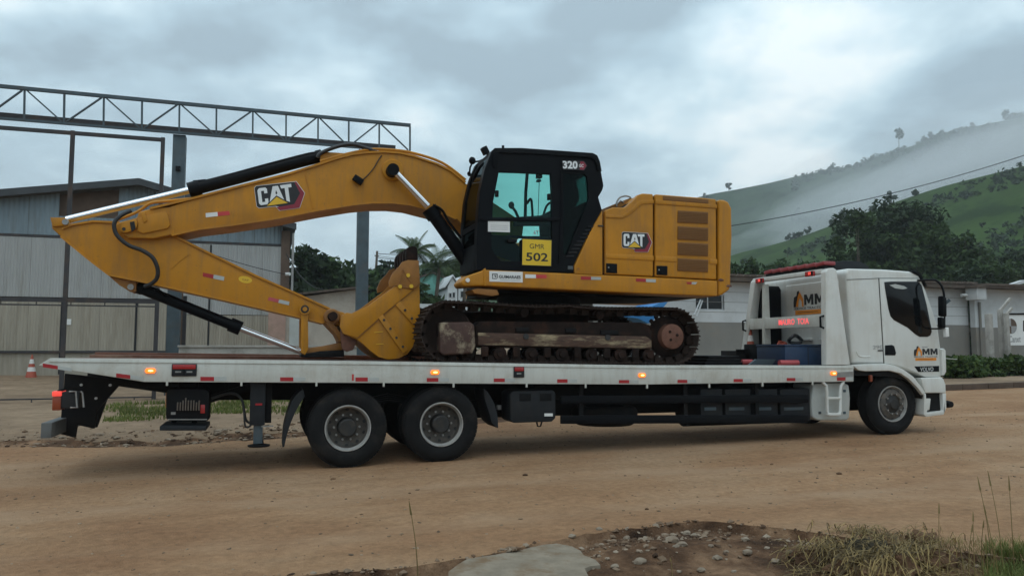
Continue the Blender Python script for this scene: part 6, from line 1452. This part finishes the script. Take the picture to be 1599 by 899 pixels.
b = B(); b.tube(spline([P(224, 447, 1.25), P(236, 449, 1.24), P(250, 455, 1.25), P(258, 463, 1.3)], 4), .02, 8); b.obj('cylinder_pipe', BLK, bk)
b = B(); b.bar(P(233, 450, 1.26), P(237, 444, 1.26), .03, .03); b.bar(P(240, 453, 1.26), P(245, 446, 1.26), .03, .03); b.obj('hose_coupling', STEEL, bk)
# bucket linkage
for y in (1.06, 1.60): B().px([(470, 484), (473, 476), (480, 476), (483, 484), (481, 498), (481.5, 545), (476, 554), (470, 550), (470, 500)], y, y+.05, yt=1.06).obj('link_arm', YEL, ex, .008)
q = P(476, 482.5, 1.04); o = B().cyl((q.x, 1.03, q.z), (q.x, 1.68, q.z), .055, 20).obj('link_pin', SEAM, ex); B().lathe((q.x, 1.02, q.z), [(0, -.005), (.032, -.005), (.032, .02)], 16).obj('pin_cap', YEL, o)
b = B(); b.lathe((q.x, 1.035, q.z), [(.058, -.005), (.075, -.005), (.075, .06), (.058, .06), (.058, -.005)], 24); b.obj('pin_collar', YEL, ex)
b = B(); b.px([(468, 548), (482, 543), (505, 540), (545, 532), (552, 540), (545, 546), (505, 550), (475, 556)], 1.15, 1.55, yt=1.15); b.obj('power_link', YELD, ex, .02)
B().px([(470, 553), (500, 548), (537, 546), (538, 557), (478, 558), (470, 557)], 1.08, 1.62, yt=1.08).obj('link_block', BLKM, ex, .015)
# bucket -------------------------------------------------------------------
YK0, YK1 = .78, 1.92
side_px = [(533, 493), (541, 488), (551, 489.5), (576, 476.5), (616, 447), (632, 428), (648, 428), (655, 443), (656, 486), (651, 520), (645, 541), (636, 553), (622, 559.5), (606, 561), (592, 557.5), (579, 548), (566, 536), (556, 529), (536, 521), (530.5, 510)]
for y in (YK0, YK1-.05):
    sd = B().px(side_px, y, y+.05, yt=YK0).obj('bucket' if y == YK0 else 'bucket_side', YELD if False else YEL, ex, .008)
    if y == YK0:
        BK = sd
        for seq in ([(557.5, 528), (600, 490), (645, 452)],):
            l = [P(a, c, YK0) for a, c in seq]; b = B()
            for a, c in zip(l, l[1:]): b.bar(a+Vector((0, -.004, 0)), c+Vector((0, -.004, 0)), .02, .02, up=(0, 1, 0))
            b.obj('strake', YELD, BK)
        B().px([(550, 489.5), (576, 476.5), (616, 447), (632, 428), (648, 428), (652, 447), (600, 489), (558, 527), (536, 521), (530.5, 510), (533, 493), (541, 488)], YK0-.03, YK0, yt=YK0).obj('side_plate', YEL, BK, .006)
        B().px([(590, 496), (597, 491), (636, 546), (629, 552)], YK0-.035, YK0, yt=YK0).obj('wear_strip', YEL, BK, .006)
        B().px([(617, 476), (624, 470), (650, 500), (646, 508)], YK0-.028, YK0, yt=YK0).obj('wear_strip', YEL, BK, .006)
        for x, y2 in ((599.5, 499.5), (609.5, 513), (619, 527), (629, 541), (632.5, 484), (643, 497)): q = P(x, y2, YK0-.03); B().cyl((q.x, YK0-.043, q.z), (q.x, YK0-.03, q.z), .018, 10).obj('plug_hole', SEAM, BK)
        b = B()
        for l in ([(584, 519), (598, 517.5)], [(587, 537.5), (599, 536.5)]): b.bar(P(*l[0], YK0-.003), P(*l[1], YK0-.003), .008, .012, up=(0, 1, 0))
        b.obj('weld_scar', CATY, BK)
# bucket shell: rounded back and floor between the sides
sh = pp([(656, 443), (656, 486), (651, 520), (645, 541), (636, 553), (622, 559.5), (606, 561), (592, 557.5), (579, 548), (566, 536), (556, 529)], YK0)
inn = []
cxm = sum(p[0] for p in sh)/len(sh); czm = sum(p[1] for p in sh)/len(sh)+.2
for x, z in sh: d = Vector((cxm-x, czm-z)).normalized()*.05; inn.append((x+d.x, z+d.y))
B().prism(sh + inn[::-1], YK0+.05, YK1-.05).obj('bucket_shell', YEL, ex, sharp=50)
B().px([(556, 529), (536, 521), (533, 500), (541, 492), (548, 492), (560, 515)], YK0+.05, YK1-.05, yt=YK0).obj('bucket_back', YEL, ex, .01)
for y in (1.10, 1.56): B().px([(533, 492), (548, 490), (562, 515), (558, 528), (551, 546), (541, 549), (534, 545), (532, 530), (531, 512)], y-.22 if y < 1.3 else y+.12, y-.14 if y < 1.3 else y+.2, yt=.95).obj('bucket_ear', HUBR, ex, .01)
B().cyl((P(519, 494, 1.05).x, .9, P(519, 494, 1.05).z), (P(519, 494, 1.05).x, 1.8, P(519, 494, 1.05).z), .062, 20).obj('bucket_pin', TRK, ex)
q = P(519, 494, .98); B().lathe((q.x, 1.08, q.z), [(.064, -.03), (.10, -.03), (.115, -.01), (.115, .06), (.064, .06), (.064, -.03)], 28).obj('pin_boss', YELD, st)
B().px([(508, 504), (520, 504), (532, 520), (535, 530), (531, 534), (525, 522)], 1.05, 1.65, yt=1.05).obj('bucket_hinge', YELD, ex, .01)
# side cutters and teeth
for y in (YK0-.05, YK1+.002):
    o = B().px([(606, 441), (612, 427), (622, 417), (627, 409.5), (636, 406.5), (653, 407), (655, 443), (646, 452), (628, 449.5), (618, 446), (607, 449)], y, y+.048, yt=YK0).obj('side_cutter', YELD, ex, .008)
    if y < YK0:
        for x, z in ((624.5, 447.5), (642, 447), (637, 430)): q = P(x, z, y); B().cyl((q.x, y-.025, q.z), (q.x, y+.01, q.z), .03, 6).obj('cutter_bolt', CATY, o)
        b = B(); b.bar(P(629, 420, y-.003), P(641, 440, y-.003), .012, .02, up=(0, 1, 0)); b.bar(P(629, 420, y-.003), P(624, 440, y-.003), .012, .02, up=(0, 1, 0)); b.obj('cutter_rib', YELD, o)
B().px([(636, 407), (653, 407), (656, 443), (649, 430), (640, 425)], YK0+.05, YK1-.05, yt=YK0).obj('lip_plate', YELD, ex, .008)
for k in range(5):
    y = YK0 + .02 + k*(YK1-YK0-.18)/4
    B().px([(635, 409), (634.5, 394), (637, 386), (644, 383.5), (651, 385), (653, 392), (653, 409)], y, y+.14, yt=YK0).obj('bucket_tooth', TRK, ex, .02)
# cab ------------------------------------------------------------------------
YC0, YC1 = .045, 1.02
cab_px = [(768, 236), (772, 231.8), (813.8, 232), (878.9, 236.6), (925, 239.8), (931, 242.5), (935, 250), (942.3, 290), (940.5, 297), (934, 307.8), (939.8, 328), (918, 365.5), (895.5, 414), (896, 425), (745, 421), (744, 385), (745.5, 345), (749, 300), (757.5, 262)]
h_front = [(779, 268), (860, 272), (861.5, 300), (861.5, 340), (769, 340.5), (769.5, 318)]
h_rear = [(880, 270.5), (912, 271.5), (917, 276), (919.5, 310), (917.5, 318), (884, 398), (879.5, 396)]
h_low = [(766, 345), (862, 345), (862, 405), (826, 408), (782, 408), (768, 390)]
ct = B(); ct.plate(pp(cab_px, YC0), [pp(h_front, YC0), pp(h_rear, YC0), pp(h_low, YC0)], YC0, YC0+.06)
excab = ct.obj('cab', BLK, ex, 0)
h_farl = [(794, 352), (826, 356), (846, 376), (846, 402), (812, 402), (800, 384)]
h_farf = [(784, 246), (905, 250), (908, 300), (905, 356), (772, 352), (771, 318)]
B().plate(pp(cab_px, YC0), [pp(h_farf, YC0), pp(h_farl, YC0)], YC1-.06, YC1).obj('far_side', BLK, excab)
B().prism(pp([(768, 236), (772, 231.8), (813.8, 232), (878.9, 236.6), (925, 239.8), (931, 242.5), (931, 250), (878, 247), (813, 243), (772, 243)], YC0), YC0+.0605, YC1-.0605).obj('cab_roof', BLK, excab)
b = B(); b.px([(772, 231.5), (813.8, 231.5), (878.9, 236), (925, 239.3), (932, 243), (936, 252), (939, 268), (933, 268), (929, 252), (920, 247), (813, 240), (780, 239), (775, 262), (769, 262), (768, 236)], YC0-.02, YC0, yt=YC0); b.obj('roof_edge', BLK, excab, .008)
for poly in ([(931, 242.5), (935, 250), (937, 262), (929, 262), (926, 250)], [(933.5, 310), (939.8, 328), (918, 365.5), (895.5, 414), (890, 414), (912, 365), (931, 328), (926, 310)]):
    B().prism(pp(poly, YC0), YC0+.0605, YC1-.0605).obj('rear_wall', BLK, excab)
B().px([(932, 262), (937, 288), (930, 309), (928.5, 309), (935.5, 288), (930.5, 262)], YC0+.0605, YC1-.0605, yt=YC0).obj('window', TEAL, excab)
b = B(); fr_px = [(768, 236), (757.5, 262), (749, 300), (745.5, 345), (744, 385), (745, 421)]
o_ = pp(fr_px, YC0); i_ = [(x+.05, z) for x, z in o_]
for y0, y1 in ((YC0+.0605, YC0+.13), (YC1-.13, YC1-.0605)): b.prism(o_ + i_[::-1], y0, y1)
for k in (0, 3): a = o_[k]; b.box(a[0]+.004, a[0]+.05, YC0+.13, YC1-.13, a[1]-.08, a[1]-.005)
a = o_[4]; b.box(a[0]+.004, a[0]+.05, YC0+.13, YC1-.13, o_[5][1], a[1]+.05)
b.obj('front_frame', BLK, excab)
b = B(); oo = [(x+.02, z) for x, z in o_[:5]]; ii = [(x+.032, z) for x, z in o_[:5]]; b.prism(oo+ii[::-1], YC0+.131, YC1-.131); b.obj('windscreen', SMOKE, excab)
B().px(h_front, YC0+.02, YC0+.026, yt=YC0+.02).obj('window', TEAL, excab)
B().px(h_farf, YC1-.04, YC1-.034, yt=YC0).obj('window', TEAL, excab)
B().px(h_rear, YC0+.02, YC0+.026, yt=YC0+.02).obj('window', TEALD, excab)
B().px(h_low, YC0+.02, YC0+.026, yt=YC0+.02).obj('window', TEAL, excab)
B().px(h_farl, YC1-.04, YC1-.034, yt=YC0).obj('window', TEAL, excab)
# door frame, handles, vents, mirrors
b = B(); l = [P(x, y, YC0-.006) for x, y in [(876, 262), (876.5, 340), (872, 412)]]
for a, c in zip(l, l[1:]): b.bar(a, c, .016, .018, up=(0, 1, 0))
l = [P(x, y, YC0-.006) for x, y in [(918, 316), (902, 355), (884, 400)]]
for a, c in zip(l, l[1:]): b.bar(a, c, .016, .022, up=(0, 1, 0))
b.bar(P(748, 342.5, YC0-.006), P(874, 342.5, YC0-.006), .03, .05); b.obj('door_frame', BLK, excab, .004)
B().px([(791, 374), (806, 374), (806, 379), (791, 379)], YC0-.05, YC0-.01, yt=YC0).obj('door_handle', BLKM, excab, .008)
for k in range(9):
    t = k/8; a = P(929-34*t+(-2), 352+46*t+2, YC0-.008); B().obox((a.x-.03, YC0-.006, a.z), (1, 0, .08), (.13, .022, .02)).obj('vent_slot', GREYD, excab, .004)
B().px([(886, 415), (894, 415.5), (894.5, 421), (886, 421)], YC0-.02, YC0+.0, yt=YC0).obj('door_catch', STRUCT, excab, .005)
q = P(735.5, 394, .7); B().box(q.x-.02, q.x+.02, .66, .70, q.z-.04, q.z+.04).obj('white_clip', LABEL, excab, .005)
b = B(); b.bar(P(754.5, 230, .5), P(760, 241, .5), .10, .09); b.bar(P(760, 241, .5), P(766, 245, .5), .04, .04); o = b.obj('cab_lamp', BLK, excab, .015)
B().cyl(P(785.5, 235, .3), P(785.5, 227.5, .3), .02, 8).obj('aerial', BLK, excab)
b = B(); b.tube([P(762, 246, YC1-.1), P(748, 252, YC1-.05), P(738, 253, YC1), P(734, 262, YC1), P(733, 273, YC1)], .015, 6); b.blob(P(737.5, 251, YC1), (.055, .05, .06), 3, 2, .1); b.blob(P(732.5, 271.5, YC1), (.03, .03, .04), 4, 2, .1); b.obj('mirror', BLK, excab)
b = B(); b.tube(spline([P(758, 252, .5), P(748, 262, .6), P(741, 275, .7), P(738, 290, .8)], 4), .02, 6); b.tube([P(764, 250, .3), P(755, 262, .3), P(751, 284, .3), P(748, 305, .3)], .012, 6); b.obj('wiper', BLK, excab)
# inside the cab
b = B(); q = P(775, 418, .5); b.px([(748, 412), (896, 416), (896, 424.5), (748, 421)], YC0+.061, YC1-.061, yt=YC0); b.obj('cab_floor', BLKM, excab)
b = B(); b.px([(826, 368), (868, 368), (870, 380), (868, 404), (826, 404)], .3, .78, yt=.3); b.px([(856, 330), (868, 326), (874, 330), (876, 368), (858, 370)], .32, .76, yt=.32); b.px([(868, 300), (876, 300), (878, 326), (868, 326)], .42, .66, yt=.42); b.obj('seat', SEATM, excab, .04, 3)
for y in (.22, .84):
    b = B(); b.tube([P(812, 346, y), P(805, 330, y), P(799, 322, y)], .022, 8); b.blob(P(798.5, 320.5, y), (.045, .04, .055), 5, 2, .05); b.px([(804, 340), (866, 336), (868, 352), (804, 352)], y-.07, y+.07, yt=y); b.obj('joystick_console', SEATM, excab)
b = B(); b.tube([P(823.5, 268, .9), P(821, 300, .9), P(820, 345, .9)], .026, 8); b.tube(spline([P(823, 318, .75), P(827, 312, .75), P(830, 314, .75), P(832, 345, .75)], 4), .02, 8); b.tube(spline([P(846, 345, .8), P(852, 325, .8), P(857, 318, .8), P(862, 316, .8)], 4), .018, 8); b.obj('grab_bar', SEATM, excab)
b = B(); b.box(P(840, 274, .5).x, P(847, 274, .5).x, .5, .6, P(840, 277, .5).z, P(840, 268, .5).z); b.box(P(840, 281, .5).x, P(845, 281, .5).x, .5, .58, P(840, 283, .5).z, P(840, 280, .5).z); b.tube([P(842, 283, .54), P(840, 344, .54)], .005, 5); b.obj('sun_blind_cord', SEATM, excab)
for x, z in ((775.5, 302), (857, 307)): q = P(x, z, YC0); B().box(q.x-.02, q.x+.025, YC0-.03, YC0+.03, q.z-.05, q.z+.04).obj('window_latch', BLKM, excab, .01)
# lettering on the cab
b = B(); b.px([(877.5, 251), (912, 251.5), (917, 259), (912, 266.5), (879, 265)], YC0-.025, YC0-.02, 0, yt=YC0-.02); b.px([(906, 252.3), (911, 252.5), (915.5, 259), (911, 265.5), (905, 265)], YC0-.027, YC0-.0255, 1, yt=YC0-.02); mo = b.obj('model_badge', [INK, CATR], excab)
text_obj('lettering', '320', [(878.3, 251.2), (902, 251.6), (902, 264), (879.3, 263.3)], YC0-.0275, CATW, excab, bold=.04)
text_obj('lettering', 'GC', [(904, 256.2), (911.3, 256.3), (911.3, 261.5), (904, 261.3)], YC0-.0275, LGREY, excab, bold=.03)
B().px([(762, 345), (796, 346), (796.3, 362.8), (762, 361.6)], YC0-.012, YC0-.008, yt=YC0-.01).obj('paper_notice', LABEL, excab)
b = B()
for y in (351.5, 354.5, 357.6): b.px([(766, y), (793, y+.6), (793, y+1.1), (766, y+.5)], YC0-.0135, YC0-.0125, yt=YC0-.0125)
b.obj('small_print', INKG, excab)
B().px([(815, 372), (862, 374.2), (861.2, 416.2), (814.5, 414.5)], YC0-.016, YC0-.010, yt=YC0-.012).obj('sign_edge', INK, excab)
sg = B().px([(816, 373.2), (861, 375.3), (860.2, 415), (815.5, 413.4)], YC0-.020, YC0-.0161, yt=YC0-.018).obj('number_plate', PANEL, excab)
text_obj('lettering', 'GMR', [(827, 380.3), (850.3, 381.3), (850, 389), (827, 388)], YC0-.021, INK, excab, bold=0)
text_obj('lettering', '502', [(821.5, 394), (855.8, 395.2), (855.5, 408.4), (821, 407.2)], YC0-.021, INK, excab, bold=.02)
text_obj('lettering', 'AT', [(832, 359.5), (841.5, 359.8), (841, 367), (833, 366.8)], YC0-.003+.02, INKG, excab, bold=.03)  # reflection of the maker's decal in the door glass, drawn as grey letters
# engine house ------------------------------------------------------------------
YH0, YH1 = .02, 2.68
pnl = B().px([(941, 329), (920.5, 365), (897, 416), (897.5, 427), (941, 429)], YH0, .6, yt=YH0).obj('side_panel', YEL, ex, .012)
B().px([(933.5, 351.5), (942, 352), (942, 354), (933.5, 353.5)], YH0-.012, YH0+.002, yt=YH0).obj('panel_latch', SEAM, pnl)
q = P(903, 419.5, YH0); B().cyl((q.x, YH0-.008, q.z), (q.x, YH0, q.z), .018, 10).obj('panel_bolt', YELD, pnl)
core = B().px([(946, 332), (959, 327), (974, 325), (992, 313), (1003, 304), (1110, 311.5), (1122, 313), (1122, 434), (943, 428)], YH0+.06, YH1-.06, yt=YH0).obj('engine_housing', BLKM, ex)
def lower_side(b, zb0, y):  pass
hood1 = [(945.2, 328), (958, 323.5), (970, 324), (977, 323), (990, 311.5), (996, 304.5), (1004, 301.8), (1020.3, 302.9), (1020.3, 431.5), (945.2, 428)]
hood2 = [(1023.6, 303), (1101, 309), (1118.6, 310.8), (1119.2, 436.5), (1023.4, 431.6)]
for pts, y0, y1 in ((hood1, YH0, .12), (hood2, YH0, .12), (hood1, YH1-.1, YH1), (hood2, YH1-.1, YH1)):
    nm = 'engine_door'
    b = B().px(pts, y0, y1, yt=YH0); o = b.obj(nm, YEL, ex, .028, 3)
    if y0 == YH0 and pts is hood1:
        d1 = o
    elif y0 == YH0: d2 = o
B().px([(955, 327), (970, 327), (977, 325.5), (992, 313), (1000, 304), (1021, 304.5), (1101, 310.8), (1119, 312.5), (1119, 320), (1021, 313), (1000, 313), (980, 330), (955, 332)], .1201, YH1-.1001, yt=YH0).obj('bonnet_top', YEL, ex, .02)
# pressed swage: raised rim over the door and step below
B().px([(945.5, 335), (970, 337), (982, 329), (998, 313), (1020.5, 312), (1020.5, 318), (1002, 319), (984, 335), (972, 341), (945.5, 340)], YH0-.012, YH0+.002, yt=YH0).obj('pressed_rib', YEL, d1, .010)
B().px([(1023.5, 312.2), (1119, 319.5), (1119, 325.5), (1023.5, 318.6)], YH0-.012, YH0+.002, yt=YH0).obj('pressed_rib', YEL, d2, .010)
B().px([(945.5, 396), (1020.5, 399), (1020.5, 407), (945.5, 403)], YH0-.010, YH0+.002, yt=YH0).obj('pressed_rib', YEL, d1, .009)
B().px([(1023.5, 399.2), (1056, 401), (1056, 409), (1023.5, 407.2)], YH0-.010, YH0+.002, yt=YH0).obj('pressed_rib', YEL, d2, .009)
B().px([(1108, 403.8), (1119.5, 404.5), (1119.5, 412.5), (1108, 411.8)], YH0-.010, YH0+.002, yt=YH0).obj('pressed_rib', YEL, d2, .009)
for i, (a, c) in enumerate(((328.5, 349), (353, 375.5), (378, 399.5), (402.8, 424.5))):
    k_ = 1.2; q = [(1058.5, a), (1106, a+2.6), (1105.6, c+.4), (1058, c-1.8)]
    b = B(); b.px(q, YH0-.014, YH0-.004, yt=YH0-.01); v = b.obj('vent_panel', YELV, d2, .006)
    b = B()
    for j in range(1, 8):
        t = j/8; b.bar(P(*sub(q, .02, 1, t, 1)[0], YH0-.016), P(*sub(q, 0, .98, t, 1)[1], YH0-.016), .008, .007)
    b.obj('vent_slats', YELV, d2)
b = B(); b.px([(1035, 305.5), (1106, 311.5), (1106, 318), (1035, 312.5)], YH0-.008, YH0+.002, yt=YH0); b.obj('top_vent', YELV, d2, .006)
catlogo([(971.3, 361.8), (1017.8, 363), (1017.8, 394), (971.3, 393)], YH0-.002, d1)
for dd, q in ((d1, [(946.3, 411), (963.3, 411.8), (963.3, 426.8), (946.3, 425.8)]), (d2, [(1025, 414.7), (1041.8, 415.4), (1041.8, 429.8), (1025, 428.8)])):
    o = B().px(q, YH0-.012, YH0+.002, yt=YH0).obj('door_latch', BLK, dd, .006); c = P(q[0][0]+4, q[0][1]+6.5, YH0-.014); B().cyl((c.x, c.y-.006, c.z), (c.x, c.y, c.z), .012, 8).obj('key_hole', STEEL, dd)
cw = B().px([(1122.8, 311), (1132, 312), (1138, 315), (1143, 325), (1143.8, 370), (1141.8, 418), (1141.8, 446), (1139, 453), (1129, 460), (1122.8, 462.5)], YH0, YH1, yt=YH0).obj('counterweight', YEL, ex, .07, 4, sharp=50)
b = B()
for x, y in ((1125.5, 437), (1138, 446.5)): q = P(x, y, YH0); b.blob((q.x, YH0-.004, q.z), (.05, .006, .02), x, 2, .3)
b.obj('rust_scrape', HUBR, cw)
b = B(); b.tube(spline([P(963, 322, .35), P(963, 316, .35), P(968, 308.5, .35), P(977, 306, .35), P(984, 308, .35), P(985.5, 313, .35)], 4), .014, 8); b.tube([P(963, 319, .35), P(969, 313.5, .35), P(974, 316, .35)], .01, 6); b.obj('handrail', STEEL, ex)
b = B(); b.px([(961, 325), (961, 318), (984, 309), (989, 309), (987, 316), (966, 326.5)], .36, 1.6, yt=.36); b.obj('tank_step', YELD, ex, .01)
b = B(); b.px([(944, 334), (975, 334), (975, 425), (944, 425)], 2.2, 2.3, yt=YH0); b.obj('inner_bulkhead', BLKM, ex)
# far side of the machine: fuel tank and tool box beyond the boom
B().px([(790, 372), (800, 366), (943, 340), (943, 428), (790, 423)], 1.75, 2.66, yt=YH0).obj('fuel_tank', YEL, ex, .04)
for y in (1.67,): B().px([(800, 352), (822, 354), (840, 424), (815, 424)], y, y+.05, yt=1.04).obj('boom_bracket', YEL, ex, .01)
cone_far()
# ------------------------------------------------------------------ fog lying on the hillside, and the haze over everything
def volmat(name, col, dens, anis=.2):
    m = bpy.data.materials.new(name); m.use_nodes = True; t = m.node_tree; t.nodes.clear()
    v = t.nodes.new('ShaderNodeVolumePrincipled'); v.inputs['Color'].default_value = (*col, 1); v.inputs['Density'].default_value = dens; v.inputs['Anisotropy'].default_value = anis
    o = t.nodes.new('ShaderNodeOutputMaterial'); t.links.new(v.outputs[0], o.inputs['Volume']); return m
FOG = volmat('hill_fog', (.97, .98, 1), .0034)
THIN = volmat('thin_fog', (.97, .98, 1), .0013)
def fog(px, py, dist, sx, sy, sz, seed, tilt, m=None):
    c = at_dist(px, py, dist); b = B(); b.blob((0, 0, 0), (sx, sy, sz), seed, 4, .4, 1.3)
    M = Matrix.Translation(c) @ Matrix.Rotation(-YAW-.4, 4, 'Z') @ Matrix.Rotation(-tilt, 4, 'Y')
    for v in b.bm.verts: v.co = M @ v.co
    b.obj('fog_bank', m or FOG, kind='stuff')
for k, f_ in enumerate([(1310, 334, 440, 60, 40, 7, .22), (1370, 312, 450, 60, 55, 11, .25), (1430, 296, 440, 75, 60, 13, .25), (1490, 268, 455, 60, 60, 13, .28), (1550, 258, 450, 75, 70, 15, .26), (1610, 232, 460, 75, 70, 16, .26), (1470, 262, 560, 60, 50, 12, .25), (1570, 222, 590, 60, 50, 13, .22), (1340, 300, 580, 60, 50, 8, .25), (1690, 214, 460, 80, 70, 16, .26)]): fog(*f_[:6], k+1, f_[6])
for f_ in [(1500, 232, 600, 120, 80, 34, .25), (1610, 205, 600, 110, 80, 40, .22), (1380, 268, 600, 100, 70, 26, .25), (1450, 300, 400, 120, 60, 22, .25)]: fog(*f_[:6], 20+f_[0] % 7, f_[6], THIN)
hb = B(); hb.box(-1250, 1450, -760, 1450, -1.9, 240); hb.obj('haze', volmat('haze_air', (.90, .96, 1), .00038, .1), kind='stuff')
